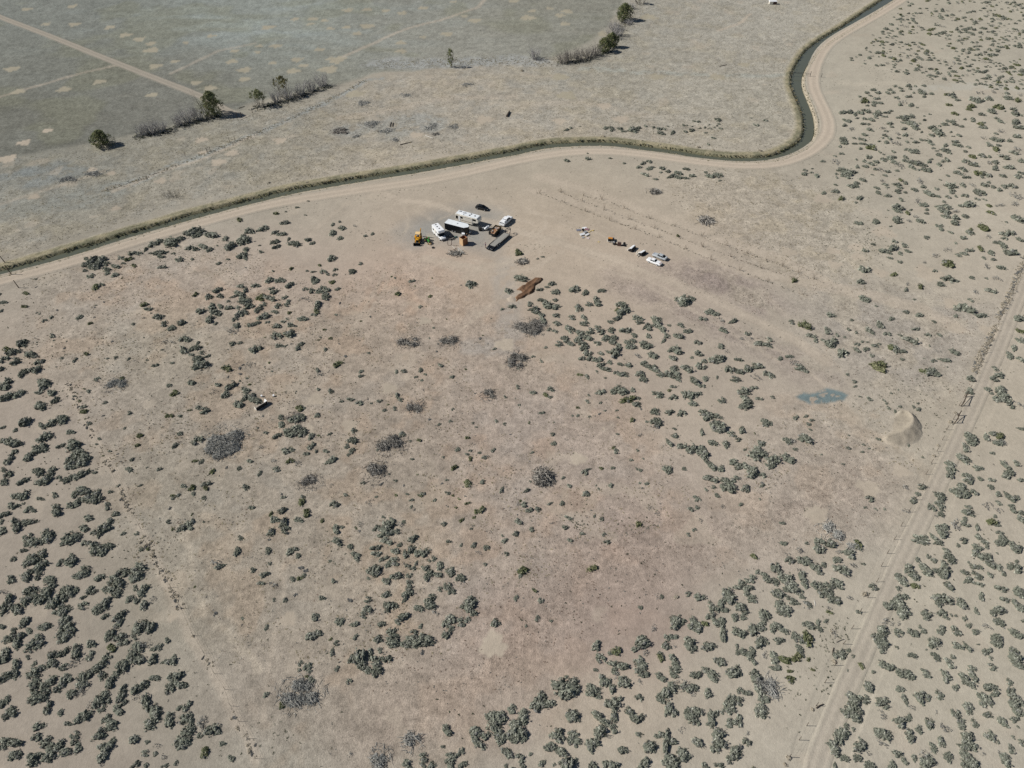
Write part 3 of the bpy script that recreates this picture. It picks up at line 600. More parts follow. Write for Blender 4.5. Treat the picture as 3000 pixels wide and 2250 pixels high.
50 25 100;60 125 120;180 85 100;325 88 60;455 90 90;490 150 80;370 15 120;355 200 115;210 345 120;370 360 80;440 340 120;530 315 110;380 460 130;350 545 110;350 590 90;260 640 100;130 415 50;20 390 50;25 500 80;110 515 130;80 660 100;120 610 80;600 423 75;515 550 70;640 540 140;700 620 140;640 640 120;600 680 120;700 680 130;600 740 110;760 660 80;730 770 110;820 770 50;650 815 90;590 830 80;550 830 50;500 822 50;460 745 75;430 790 80;325 770 105;340 860 100;390 850 110;195 858 85;65 795 85;25 750 60;45 858 80;120 980 80;205 965 110;160 980 80;470 968 65;340 1010 70;205 1042 35;240 1100 80;290 1105 50;480 1100 120;90 1060 80;120 1075 70;60 1120 80;20 1150 80;10 1200 60;210 1210 100;290 1195 80;150 1220 120;20 1290 90;245 1325 90;280 1380 130;420 1330 150;380 1350 90;600 1350 160;660 1340 80;570 1380 80;740 1380 90;840 1420 130;900 1440 110;920 1420 100;880 1470 80;760 1170 95;740 1255 80;700 1250 50;850 1280 110;930 1210 110;900 1260 110;820 1290 80;640 1040 100;700 930 130;660 960 90;760 920 100;830 950 100;850 1000 110;760 1010 110;710 1000 70;990 1135 70;930 1070 80;960 940 50;200 1460 70;360 1470 100;300 1520 130;240 1530 100;110 1530 60;520 1560 80;600 1540 110;650 1510 110;360 1590 110;320 1630 100;240 1640 80;720 1630 120;1050 1640 110;1190 1600 130;1150 1630 100;1110 750 65;1115 260 50;905 170 50;770 75 50;725 205 60;730 250 70 o;640 122 40;775 355 50;860 485 35;1080 395 30;1210 455 60 o;1190 540 50 o;1700 505 110;1515 535 65;1515 88 75 o;1760 235 95;1720 215 60;1640 237 40 o;1960 100 90;2070 180 90;2100 130 80;2150 110 110;2190 150 100;2110 60 90;1890 20 60;1840 75 60 g;2000 20 100;1440 290 50 o;1480 290 50 o;1550 290 40;1460 25 50;1560 440 50;1140 660 45;1380 745 50;1270 735 25;1680 685 60 o;1740 680 50;1580 890 60;1660 905 70 o;1790 870 80;1780 920 60 o;1670 955 50;1765 995 45;2070 740 45;1830 770 60 o;2130 905 70;2180 1075 50;2165 675 50;1210 885 40;1490 980 50 o;1500 1000 40;1535 978 45;1460 1205 50;1640 1205 90;1580 1240 80;1560 1262 50;1650 1250 60;2070 1340 60;2045 1455 80;1885 1550 110 g;1900 1600 90;2180 1620 60;1220 1440 45;1280 1438 40 o;1070 1300 50;1180 1300 50;1020 890 40
@750,1120,2.9493
250 590 90;300 575 60;480 540 80;290 680 70 o;360 690 80 g;350 400 120;300 430 110;390 420 100;400 450 80;480 455 75;350 310 110;390 295 80;210 360 70;220 300 60;180 465 70;85 435 50;530 285 60;380 215 70 o;810 145 60;740 160 35;885 175 70;540 60 40;650 75 60;1200 225 50;1115 235 45;1070 155 50;1210 110 60;1250 145 60;850 415 60;830 500 90;780 545 60;830 590 60;800 625 40;1265 450 70;1190 465 40;640 655 110;610 590 50;520 590 40;440 610 50;40 560 60 g;180 745 80;30 780 50;145 680 70 g;650 890 50 g;400 1025 80 o;410 990 50;240 990 50;680 1045 100;980 1040 70 g;430 1130 100 o;360 1180 80;240 1220 100;260 1280 90;130 1300 85;220 1110 80;150 1180 90;125 1140 50 o;570 1195 50 o;700 1270 80;740 1250 50;720 1380 90;690 1350 60;900 1225 60 g;1130 1250 150;1170 1200 100;1080 1290 110;1200 1290 100;1040 1260 70;1140 1370 100;1095 1160 40;1250 1230 80 g;1345 1355 90;1340 1430 90;1025 1430 90;1030 1480 90;1215 1455 85;1110 1515 75;1240 1400 50;1300 1480 80;1200 1540 110;1140 1565 70;1450 1455 110;1390 1480 60;870 1480 70;880 1520 70;810 1420 60;330 1440 60;290 1470 80;360 1495 55;100 1450 70;120 1560 40;1490 1535 40;1530 1520 60;1310 1580 60;1350 1610 60;1390 1565 50;1480 1600 70;1580 1580 80;1670 1620 90;1050 1610 120;970 1620 70;1620 645 35;1620 1225 55;1650 955 50;1440 960 60;1420 975 50 o;1350 1013 45;1825 1045 50 o;1940 1095 80 o;1910 1110 60 o;1770 1190 50 o;1860 1265 35;1830 865 90 o;1960 860 50;2130 930 65;1720 735 70 o;1740 575 50;1830 620 40;1930 605 35;1850 590 40;1840 660 60 o;2050 580 50;1990 640 60 g;1970 650 50;1700 230 40;1680 335 35;1900 385 30;1870 350 30;2080 335 40;2150 360 40;1830 480 50 o;1410 500 50 o;1330 505 30;1350 655 40;1200 848 40;920 870 50;1040 985 30;770 970 50;1880 1410 60;1920 1470 60 g;1990 1430 60;2140 1370 60;1670 1370 50;1975 1570 40;2160 1480 50;1770 1410 40;640 440 35
@1500,1120,2.9493
50 40 50;190 85 60;340 55 70;330 120 50;290 105 60 o;655 165 50;570 220 40 o;665 110 30;800 245 30;905 243 30;670 295 35;565 283 35;260 258 45;770 75 90;740 95 50;930 65 130;880 75 70;1040 60 60;990 140 120 o;1085 185 80;1095 135 50;1250 100 100;1390 130 80;1395 33 55;1365 68 45 o;1500 105 90;1560 105 120;1620 95 60;1645 30 65;1600 8 60;1570 180 80;1810 145 80;2000 60 120;2090 40 70;2010 140 110;2030 190 120;2060 160 60;2140 138 60;2180 340 90;1240 250 85;1350 258 80;1465 268 90;1240 340 110;1240 370 90 g;1660 260 110;1720 290 110;1780 290 80;1690 310 80;1770 380 150;1760 400 120;1820 400 60;1650 430 70;1400 455 70;1370 515 85;1400 400 35;1475 545 90;1550 565 110;1620 570 100;1650 600 100;1645 650 100;1730 525 80;1830 530 90;1900 440 90;1945 490 60;2000 412 90;2150 515 80;2110 610 150;2180 610 80;1740 710 110;1800 735 80;1940 690 110;1945 740 60;2040 740 110;2070 780 130;2020 720 70;2160 800 70;2210 700 60;1730 830 110;1680 825 60;1735 900 50;1850 860 110;1890 910 130;1930 830 90;1830 890 90;2020 920 90;2150 885 50;1775 975 50;2140 1008 30;1980 1050 45;1815 1068 60 g;1605 1015 60;1590 985 50;1600 1075 50;1550 1095 60;1340 740 90;1360 770 60;1490 745 45;1110 755 40;1075 745 30;1025 670 40;1130 660 30;1080 585 35;885 560 50 o;900 595 65;775 743 40 o;870 740 40;660 755 50;620 775 70;345 445 50;358 522 55;170 600 40;445 820 40;500 895 50;640 965 70;850 885 60;750 920 30;730 892 25;120 925 60;155 855 30;110 1055 60;50 1050 50 g;150 1095 60;230 1095 60;330 1050 50;430 1040 50;480 1165 60;460 1245 60;340 1215 40 g;175 1270 50;40 1190 60;70 1210 60;30 1310 60;600 1305 45;795 1312 50;505 1360 45;815 1380 60;770 1180 45;1095 1220 70 y;1250 1130 50 g;1190 1085 50 g;1115 915 50 g;1160 870 40;1575 1272 50;1525 1312 50;1630 1195 50 g;1680 930 40;1030 325 60 o;920 303 30;910 440 35;1100 460 60 g;2085 1495 65 o;690 1600 90 y;80 1620 110 o;2130 1640 60
@2250,1120,2.9493
40 125 50;750 35 40;870 138 55;795 125 35;1000 152 35;1020 180 30;1035 215 45;1140 210 40;1255 208 35;1310 235 60;1295 177 30;1095 248 35;1060 90 30;1125 62 25;240 297 60;320 285 50;380 330 55;350 355 50;365 410 30;310 475 130;160 500 80;215 500 80 g;240 580 50;185 650 110;40 650 120;20 700 100;20 350 50;460 625 25;645 705 30;695 565 50;825 535 35;810 593 40;700 455 25;1205 540 40;955 485 40;130 1215 50;840 1080 40;935 1095 25;1005 1093 35;870 1000 80;440 1390 110;450 1430 110;530 1390 100;770 1390 90 o;780 1420 80;135 1385 60;340 1390 40;700 1480 120;610 1470 70 g;270 1455 90 g;190 1530 100;160 1490 60 g;310 1525 110;595 1535 80;630 1600 130;740 1580 80 g;400 1600 120;480 1580 60;60 1610 120;820 1570 40;280 1640 80 g;1320 895 80;1295 965 50;1260 1005 60;1250 1030 60;1190 905 80 g;1190 1110 70 g;1740 60 70;1740 90 60;1900 60 60;1930 90 40;2010 70 120;2040 100 110;2000 130 110;2060 150 100;2090 200 70;2180 185 80 g;2190 390 70;1740 470 110;1760 510 90;1710 565 90;1880 465 75;1960 440 80;2000 460 90 o;1990 510 90;2040 525 90 g;1935 610 50;1700 660 110;1800 735 85;1590 720 110;1560 760 80;1570 805 80;1720 810 90;1730 850 90;1690 900 90;1650 940 130;1680 950 110;1590 940 60;1780 945 80;1835 830 50;1920 900 60;1935 840 60;2060 715 80;2150 700 70;2080 790 100;2050 815 70;2190 850 70;1990 970 65;2100 980 110;2140 990 60;1990 1040 65;1890 1070 90 g;1990 1110 70 g;2110 1070 60;2125 1105 60;2190 1130 60;2180 1190 100;1740 1120 100;1740 1075 60;1700 1170 50;1710 1220 80;1930 1200 100 o;1975 1225 60;1960 1160 45;1470 970 90;1480 990 90;1490 1050 90;1500 1080 80;1405 1085 80;1390 1060 50;1490 1140 60;1445 1155 40 g;1610 1220 110 g;1500 1240 100;1510 1290 110;1480 1270 70;1820 1255 70;1300 1350 110;1340 1340 70;1270 1370 70;1360 1325 40;1440 1330 80;1460 1370 80;1480 1395 50;1680 1362 75;1640 1405 40;1830 1350 90;1830 1330 70;1890 1412 50;2000 1300 70;2020 1350 90;2000 1370 90;2120 1420 80;2150 1440 100;2100 1380 60;1810 1420 80;1540 1460 90;1560 1520 100;1800 1480 90;1880 1500 100;1860 1520 110;1930 1560 100;1970 1590 110;1980 1475 30;1290 1525 60;1430 1540 60;1390 1500 50;1190 1590 110;1350 1610 110;1510 1600 130;1540 1620 90;1460 1620 70;1740 1558 35;1770 1590 70;1820 1600 60;2080 1590 60;2130 1600 110;2150 1550 40;1240 1640 100;1680 1625 50;1720 1645 60
@0,1680,2.9107
90 45 90;40 150 90 g;220 20 110;330 15 90;430 50 110;450 80 80;240 150 110;290 150 80;230 230 110;250 200 100;370 190 130;420 130 110;350 220 110;60 260 120;20 270 60;150 300 130;590 145 110;550 140 80;640 145 70;530 190 90;470 230 130;420 260 80;520 230 100;670 10 110;790 140 100;710 210 60;710 278 95;860 280 130;890 250 110;830 310 80;895 370 60;570 300 100;480 330 80;530 320 110;560 380 110;580 440 150;520 450 90 g;560 520 130;600 490 110;540 560 90;215 400 110;375 445 110;30 440 70;120 490 70;240 488 60;90 540 110;150 580 110;160 540 90;300 600 140;340 570 110;270 650 80;40 660 120;30 720 100;240 715 50;435 685 85;540 665 90;655 665 120;660 730 100 g;435 760 110;610 770 80 g;550 800 80;290 765 55;290 830 130;350 810 70;140 810 120;50 870 130;120 840 80;770 595 90;770 690 90;940 130 110;1000 70 120;960 40 110;1010 150 90;1000 180 90;1160 10 140;850 40 80;1150 120 60;1220 140 110;1110 205 80;1165 237 65;1230 280 110;1300 220 80 g;1010 370 110;1010 430 90;980 460 60 g;940 510 110;1030 530 110;1060 580 100;1190 450 130;1240 420 90;1290 450 110;1150 485 80;1150 545 60;1430 575 60;1350 630 90;1310 635 50;950 640 100 o;900 700 70;930 710 60;1170 650 140;1230 600 110 g;1120 700 110;1190 730 120;1050 800 130;1020 780 70;1000 840 70;1300 742 100;1400 740 60;1460 740 110;850 790 110;780 830 100;880 870 90;950 930 100;700 900 110;740 860 90;690 950 110;680 1000 110 g;610 1030 90;540 930 130;590 890 90;500 980 80;290 920 100;310 960 80;420 920 120;370 960 80;310 1050 150;370 1030 100;270 1080 100;410 1130 100;515 1178 65;40 1080 90;20 1120 60;90 1190 110;40 1220 70;730 1210 110;700 1230 90;660 1250 90;905 1225 70;850 1080 120;880 1050 110;780 1120 90 g;870 1140 80;920 1080 60;1050 1015 115;1020 1160 95;1065 1095 65;1190 960 120;1240 950 80;1160 990 80;1170 1050 80 g;1310 895 75;1500 870 120;1450 960 90;1500 920 100;1550 970 100;1440 1000 90;1240 1110 120;1330 1160 140;1300 1240 130;1280 1290 110;1600 1120 90;1530 1150 50;1450 1250 120;1590 1240 120;1620 1270 80;1710 1250 110 g;1800 1340 130;1730 1310 100 g;1850 1350 70;1710 1380 60;1560 1400 150;1550 1460 120;1600 1350 120;1750 1520 100 o;1980 1580 70;1500 1620 50;1240 1530 80;1320 1540 50;1400 1560 70 g;1890 1450 60;1250 1437 50;1340 1470 60 g;340 1290 100;300 1400 90;80 1440 140;20 1480 90;110 1550 110;160 1530 70;400 1440 110;430 1480 110;440 1540 110;410 1570 100;500 1480 110;550 1520 110;280 1590 120;320 1550 80;665 1500 90;570 1290 70;640 1370 90;640 1430 70;950 1290 120;860 1360 120;900 1470 140;880 1540 130;960 1440 80;1150 1400 110;1150 1640 80;1250 1645 60;1400 1645 60;860 1630 50 g
@750,1680,2.9107
310 45 50;375 40 70 o;50 80 60;60 10 80;140 100 90 g;660 68 50;400 15 50;510 375 80;490 370 60;555 205 60;250 230 50;155 225 40;485 520 120;520 510 80;440 545 60;715 400 85;690 595 60;630 560 40 o;660 670 70;690 805 55;380 765 60;440 790 90;450 830 60;430 875 40 o;365 825 40;475 915 70;790 925 60;90 1025 60;215 1130 60 o;85 455 50;950 215 75;1120 65 85;1310 90 80;1300 130 80;1290 180 90;1260 210 70;1120 170 80;1140 290 100;1180 270 60;1110 270 60;960 300 90;920 350 80;840 415 85;985 330 60 g;1070 437 65;1260 360 110;1210 410 60;1380 300 80;1480 250 110;1470 280 80;1500 180 50;1510 200 60;1640 100 90;1670 155 80;1570 130 60;1620 110 60;1530 320 80 g;1830 240 120;1850 220 80;1820 290 110;1840 330 80;1770 270 60;1645 380 120;1620 420 90;1630 500 100;1650 460 70;1750 410 100;1800 400 70;2045 410 90;1740 40 90;1470 20 90;1560 10 80;1660 10 60;1310 10 60;1210 15 100;1010 0 90;1400 455 50;1160 480 90;1150 580 130;1180 540 80;1050 550 85;1310 560 140;1280 600 90;1360 590 80;1430 580 130;1450 540 100;1490 550 60;1340 500 70;850 545 50;890 690 150;960 680 90;830 710 90;900 750 110;910 790 90;940 810 90;1010 740 100;1060 740 70;1030 790 90;1030 840 100;1120 735 80;1060 657 60;1640 1335 90;1600 1475 40;1860 1350 130;1880 1390 80;1890 1450 110;1960 1370 90;2050 1270 180;2010 1220 110;2100 1230 110;2060 1360 110;2090 1400 90;2170 1300 80;2150 1370 80;2170 1150 70;2150 1530 110;2130 1635 45;1660 1560 100;1750 1520 80;1700 1545 60;1640 1600 60;1430 1560 90;1300 1630 100;1430 1610 90;1500 1630 80;1670 1640 90;1760 1640 70;800 1530 60 g
@1500,1680,2.9107
195 140 55 o;35 210 50;250 225 60;215 385 60;335 400 35;120 450 30;60 10 60;2150 20 80;2050 40 90;2000 60 60;1970 120 110;1950 90 90;1990 150 70;2055 215 85;1830 190 140;1860 180 80;1850 230 90;1690 265 80;1790 260 80;1810 300 70;1720 320 100;1690 370 90;1640 420 70 o;1770 400 90;1740 420 80;1790 495 110;1800 530 80;1560 430 110;1540 450 80;1580 470 80;1390 420 140;1440 410 80;1370 380 70;1220 470 80 g;1240 195 60 g;1275 195 40;1495 170 60;1605 190 100;1095 285 45;1950 290 110;1980 320 70;1900 360 80;1975 370 60;1940 270 60 g;2140 340 110;2130 380 90 g;2140 440 90;2100 450 80;1930 500 110;1970 520 60;2040 475 110;2100 580 110;2160 590 60;1910 620 50;1920 670 50;2010 670 100;2040 650 60;2010 710 70;2070 745 70;1780 750 110;2150 690 70 g;1670 615 110;1710 620 80;1510 600 120;1520 560 80;1550 630 60;1380 530 70;1320 605 90;1310 550 70;1390 620 40 g;1260 720 85 o;1270 690 60;1370 740 100;1380 820 90;1360 700 60;1400 780 80;1380 860 70;1280 880 85;1100 590 140;1060 630 80;1110 560 90;1140 680 80 g;1090 740 100;1100 800 110;1130 850 80;1070 760 90;712 625 100;900 670 110 o;840 675 50;750 730 100;710 825 40;900 780 120;940 790 70;880 830 70;880 860 70 g;780 900 120;820 940 80;850 970 80;960 925 110;980 900 60;930 940 80;1080 920 60 g;440 980 230;380 960 110;510 940 110;460 1030 130;500 1000 90;240 1100 150;200 1110 110;300 1120 110;250 1060 90;320 1100 80;690 1000 120;740 1000 60;670 1020 70;745 1050 60;860 1095 140;900 1070 90;1080 1060 75;510 1200 140;760 1230 120;870 1235 90;990 1170 90;1080 1220 100;1040 1240 80;1100 1240 60;1350 1170 130;1330 1130 80;1390 1180 60;1310 1020 120;1280 1060 100;1340 980 110;1380 950 90;1440 950 120 g;1500 970 110;1540 980 90;1530 1010 80 g;1670 1030 90;1850 1100 110;1870 1060 90;1860 1160 100;1830 1130 90;1800 1175 60;1940 1085 90;1940 1005 70;2000 1000 90;2080 880 110;2060 850 80;2100 950 140 g;2120 1000 130;2150 1060 90;2130 1170 120;2100 1190 80;2150 1200 80;1510 1190 90;1560 1170 110;1600 1190 80;1540 1230 110;1560 1270 80;1710 1240 100;1690 1290 80;1720 1200 80;1760 1380 130;1750 1440 130;1790 1360 80 g;1730 1490 100;1885 1520 150;1920 1540 80;1930 1240 100;1880 1260 90;1850 1290 60;2000 1430 90;2010 1370 50 g;1700 860 110;1680 830 80;1570 855 90;1640 815 60;1890 840 130;1920 820 90;60 1350 160;40 1270 110;100 1220 120;20 1400 100;90 1390 90;10 1160 80;385 1350 110;380 1400 110;340 1470 100;310 1490 80;430 1530 110;400 1500 80;520 1370 100;540 1410 90;560 1450 80;500 1430 90;440 1390 60;760 1350 130;740 1370 90;870 1325 90;830 1385 50 g;700 1440 110;680 1470 110;650 1450 60;1085 1370 55;1170 1465 130;945 1515 80;1280 1390 90;1310 1420 120;1350 1430 90;1240 1380 50;1560 1430 110;1600 1440 60;1620 1470 60 g;1440 1340 60 g;1350 1570 130;1340 1620 130;1450 1550 130;1490 1540 90;1430 1520 80;1380 1600 90;60 1570 90;480 1620 150;530 1600 80;430 1620 80;265 1630 80;360 1630 40;80 1645 70;160 1535 40;870 1640 110;800 1640 80;680 1650 90;1120 1640 120;1640 1645 90;1760 1640 80
@2250,1680,2.9107
30 60 80;60 65 70;150 30 120;170 80 120;220 110 100;190 130 120;260 150 80;120 40 80;90 160 110;70 180 80;130 190 60;280 190 60;190 225 90;240 250 50;310 250 100 g;340 260 60;110 290 110;140 300 110;90 250 80;150 350 70;100 330 70;10 365 60;300 30 90;310 80 80;390 85 80;470 90 90;530 85 90;600 90 90;620 110 80;570 70 80;490 160 110;450 155 70;520 200 90;580 220 90;560 190 70;470 190 70;670 10 90 g;700 205 70 g;510 290 50 g;520 330 60 o;500 410 55;350 440 90;380 450 70;320 430 60;430 420 50;430 470 60;30 460 70;110 460 110;70 440 80;80 570 90;240 550 100;220 540 60;330 550 110 o;290 560 70;320 590 50;260 640 80;40 710 100;60 690 70;150 740 100 o;60 790 90;90 800 50;250 720 100 y;260 700 60 y;290 690 50;350 730 50 o;180 830 50 o;185 895 80 o;380 815 40 y;550 510 75 g;900 110 90;775 325 50;615 690 90;640 700 80;580 690 70;630 660 60;685 652 45;720 703 40;680 827 30;790 790 70 o;900 835 40;1005 785 110;850 960 110;700 1030 90;710 1060 110;690 1080 80;740 1100 110;800 1070 90;830 1050 60;690 1180 120;720 1200 130;770 1190 90;640 1180 60;970 1100 110;950 1060 60;990 1120 80;980 1210 80 g;960 1180 50 g;775 1260 40;670 1300 50;730 1330 40;620 1370 120;600 1420 110;570 1470 110;560 1500 110;640 1350 90;530 1440 70;780 1470 120;820 1450 70;775 1410 40;850 1530 60 g;650 1580 75;760 1580 80;970 1360 110;990 1370 110;1030 1360 70;940 1350 80;950 1450 90 g;1120 1270 120;1195 1225 70;1090 1535 85;1215 1390 110;1280 1320 80;1370 1265 100;1500 1320 100 g;1480 1300 60 g;1300 1050 120;1290 1020 80;1350 1060 80;1150 1070 90;1130 980 80;1450 1030 90;1225 1145 60 g;1440 1190 40 g;1340 850 100;1170 860 110;1130 850 80;1210 870 80;1510 880 110;1600 965 70;1700 910 110;1740 880 80;1680 930 70;1740 820 100;1550 770 90;1570 710 50;1420 705 80;1225 700 70;1095 630 40;1345 645 30;1410 590 120;1600 610 90;1710 625 80;1790 605 30;1870 655 90;1950 560 100;1950 590 90;2120 510 100;1860 450 80 g;1770 490 70;1710 435 60;1675 380 60;1605 358 35;1560 350 30;1590 480 100;1465 465 90;1470 490 70;1480 340 90;1520 370 60;1335 345 110;1240 495 90;1310 480 60;1330 490 50;1290 450 40;1110 510 90;1120 430 50 g;1010 410 90 g;1050 420 50 g;980 480 110;1000 490 80;910 540 90;930 560 90;970 560 110;980 610 80;980 650 80;950 590 90;1120 240 130;1080 260 120;1050 290 90;1150 310 110;1150 340 110;1170 330 80;1010 270 60;1140 190 80;1180 200 60;1480 220 140;1450 210 80;1510 200 80;1460 250 80;1410 210 60 g;1655 265 110;1770 310 60;1780 330 40;1960 310 110;1920 320 80;1990 300 70;1970 420 90;1940 400 60;2010 220 80;1815 185 75;1975 125 95;1800 90 65;1690 40 90;1740 70 50;1530 95 90;1250 100 80 o;1115 128 55;1140 50 100;1150 70 90;1110 20 60;1250 15 90;1490 10 80;1770 10 90;1900 15 60;2010 5 50;2140 160 100;2160 180 80;2130 270 90;2150 290 90;2180 410 50;2050 920 70;1890 980 100;1920 1010 90;1860 960 60;1840 1060 110;1870 1080 90;1830 1090 90;2070 1000 90;2110 1050 110;2090 1100 110;2120 1160 100;2150 1190 90;2150 1100 80;1700 1140 110;1710 1170 80;1690 1120 60;1600 1185 90;1620 1240 80 g;1660 1280 80;1640 1300 80;1750 1270 80;1880 1200 80;1990 1250 90;2010 1270 80;2090 1245 80;2130 1310 30;1880 1380 110;2090 1395 45;1970 1440 40;2160 1440 70;2075 1505 80;2010 1560 100;2030 1600 110;1980 1540 60 g;1700 1400 110;1720 1430 130;1680 1460 110;1650 1460 70;1480 1445 85;1400 1480 80;1540 1570 90;1700 1570 120;1730 1600 130;1690 1620 100;1830 1530 50 g;1330 1570 110 g;1350 1600 130;1370 1620 110;1230 1570 70;1170 1600 60;1050 1640 90;860 1640 90;580 1645 60;1900 720 50;1900 790 80;2090 670 90;2110 720 130;2110 760 110;1350 0 50
"""
# ------------------------------------------------------------------ plants
rng = np.random.default_rng(11)

LEAF = mat("leaf", (.2, .2, .2), rough=.9, spec=.15, vcol=True)
TWIG = mat("twig", (.2, .2, .2), rough=.95, spec=.1, vcol=True)
GRASS = mat("dry_grass", (.3, .3, .2), rough=1.0, spec=.05, vcol=True)
def thin(m, k):      # thin blades and leaves let light through
    nt = m.node_tree; b = nt.nodes["Principled BSDF"]; out = [n for n in nt.nodes if n.type == 'OUTPUT_MATERIAL'][0]
    tr = nt.nodes.new("ShaderNodeBsdfTranslucent"); mx = nt.nodes.new("ShaderNodeMixShader"); mx.inputs[0].default_value = k
    at = [n for n in nt.nodes if n.type == 'ATTRIBUTE'][0]
    nt.links.new(at.outputs["Color"], tr.inputs[0]); nt.links.new(b.outputs[0], mx.inputs[1]); nt.links.new(tr.outputs[0], mx.inputs[2]); nt.links.new(mx.outputs[0], out.inputs[0])
thin(GRASS, .45); thin(LEAF, .22); thin(TWIG, .30)

PAL = {   # lighter leaf colour, other colour (albedo)
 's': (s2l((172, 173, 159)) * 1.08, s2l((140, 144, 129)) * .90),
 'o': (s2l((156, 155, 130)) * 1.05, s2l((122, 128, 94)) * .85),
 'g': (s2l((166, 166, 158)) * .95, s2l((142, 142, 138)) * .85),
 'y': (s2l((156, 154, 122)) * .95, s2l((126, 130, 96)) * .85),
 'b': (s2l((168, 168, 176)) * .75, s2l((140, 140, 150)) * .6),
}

def dome(ctr, rx, rz, r, nu=9, nv=5, amp=.16):
    """closed lumpy dome as triangles"""
    u = np.linspace(0, 2 * np.pi, nu + 1)[:-1]; vv = np.linspace(-.12, np.pi / 2, nv)
    pts = []
    for v in vv:
        for a in u:
            k = 1 + amp * r.normal()
            pts.append((ctr[0] + rx * k * np.cos(v) * np.cos(a), ctr[1] + rx * k * np.cos(v) * np.sin(a), max(rz * k * np.sin(v), -.06)))
    pts = np.array(pts); pts[-nu:] = pts[-nu:].mean(0)
    tr = []
    for j in range(nv - 1):
        for i in range(nu):
            a0, a1 = j * nu + i, j * nu + (i + 1) % nu
            b0, b1 = a0 + nu, a1 + nu
            tr += [(a0, a1, b1)] + ([(a0, b1, b0)] if j < nv - 2 else [])
    return pts[np.array(tr)].reshape(-1, 3)

def bush_arrays(seed, kind, nclump, nleaf, hgt=.74, leaf=.10, rag=.22, body=True):
    """unit bush: radius about 1, height ~hgt; returns triangles and colours"""
    r = np.random.default_rng(seed)
    nl = r.integers(4, 8)
    la = r.uniform(0, 2 * np.pi, nl); lr = r.uniform(.15, .62, nl); ls = r.uniform(.32, .60, nl)
    st = r.uniform(.75, 1.25)
    V_, C_ = [], []
    top, oth = PAL[kind]
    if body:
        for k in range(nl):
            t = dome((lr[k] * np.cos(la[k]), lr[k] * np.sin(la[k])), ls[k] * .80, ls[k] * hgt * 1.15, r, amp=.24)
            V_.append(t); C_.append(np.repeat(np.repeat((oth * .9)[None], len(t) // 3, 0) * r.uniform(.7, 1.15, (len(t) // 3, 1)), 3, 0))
    for i in range(nclump):
        k = r.integers(nl)
        th = r.uniform(0, 2 * np.pi); u = r.uniform(0.0, 1)
        ph = np.arccos(u)
        d = np.array([np.sin(ph) * np.cos(th), np.sin(ph) * np.sin(th), np.cos(ph)])
        ctr = np.array([lr[k] * np.cos(la[k]), lr[k] * np.sin(la[k]), 0])
        rad = ls[k] * r.uniform(.80, 1.0)
        c = ctr + d * np.array([rad, rad, rad * hgt * 1.3])
        cr = r.uniform(.13, .24)
        mixk = r.uniform(0, 1)
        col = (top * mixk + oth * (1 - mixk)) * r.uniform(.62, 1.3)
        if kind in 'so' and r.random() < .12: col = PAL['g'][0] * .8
        n = nleaf
        dd = r.normal(size=(n, 3)) * .75; dd[:, 2] = np.abs(dd[:, 2]); dd += d * .9
        dd /= np.linalg.norm(dd, axis=1)[:, None]
        p = c + dd * cr * r.uniform(.55, 1.1, (n, 1))
        t1 = np.cross(dd, r.normal(size=(n, 3))); t1 /= np.linalg.norm(t1, axis=1)[:, None] + 1e-9
        t2 = np.cross(dd, t1)
        w = leaf * r.uniform(.6, 1.3, (n, 1))
        up = r.uniform(.0, 1.3, (n, 1))
        tri = np.stack([p - t1 * w - t2 * w * .6, p + t1 * w - t2 * w * .6, p + t2 * w * 1.5 + dd * w * up], 1)
        tri[:, :, 2] = np.maximum(tri[:, :, 2], .0)
        V_.append(tri.reshape(-1, 3))
        C_.append(np.repeat(col[None] * r.uniform(.78, 1.22, (n, 1)), 3, 0))
    for _ in range(max(5, nclump // 4)):        # bare twigs poking out
        a = r.uniform(0, 6.283); k = r.uniform(.3, 1.0); e = r.uniform(.2, 1.2)
        p = np.array([math.cos(a) * k * .5, math.sin(a) * k * .5, .25]); d = np.array([math.cos(a) * math.cos(e), math.sin(a) * math.cos(e), math.sin(e)])
        s_ = np.cross(d, [0, 0, 1.0]); s_ /= np.linalg.norm(s_) + 1e-9; L_ = r.uniform(.35, .75)
        V_.append(np.array([p - s_ * .02, p + s_ * .02, p + d * L_])); C_.append(np.repeat(s2l((176, 172, 160))[None] * r.uniform(.6, 1), 3, 0))
    v = np.concatenate(V_); v[:, 0] *= st; v[:, 1] /= st
    return v, np.clip(np.concatenate(C_), .01, .8)

def bush_mesh(name, seed, kind, nclump, nleaf, **kw):
    v, c = bush_arrays(seed, kind, nclump, nleaf, **kw)
    f = np.arange(len(v)).reshape(-1, 3)
    me_o = mesh_obj(name, v, f, LEAF, cols=c, link=False)
    me = me_o.data; bpy.data.objects.remove(me_o)
    return me

# parse the survey of bushes (positions read off the photograph, turned into ground positions)
BUSH = []     # x, y, radius, kind, photo px, photo py, photo width
ox = oy = k_ = 0
for line in BUSH_DATA.strip().split("\n"):
    if line[0] == '@':
        ox, oy, k_ = [float(t) for t in line[1:].split(",")]; continue
    for t in line.split(";"):
        p = t.split()
        cx, cy, w = float(p[0]) / k_ + ox, float(p[1]) / k_ + oy, float(p[2]) / k_
        kind = p[3] if len(p) > 3 else 's'
        g = G(cx, cy); s = scale_at(g.y)
        dep = math.atan2(CAM_H, g.y)
        w_m = w / s
        h_m = .36 * w_m
        g = G(cx, cy + .42 * h_m * s * math.cos(dep))
        BUSH.append([g.x, g.y, w_m / 2 * 1.06, kind, cx, cy, w])

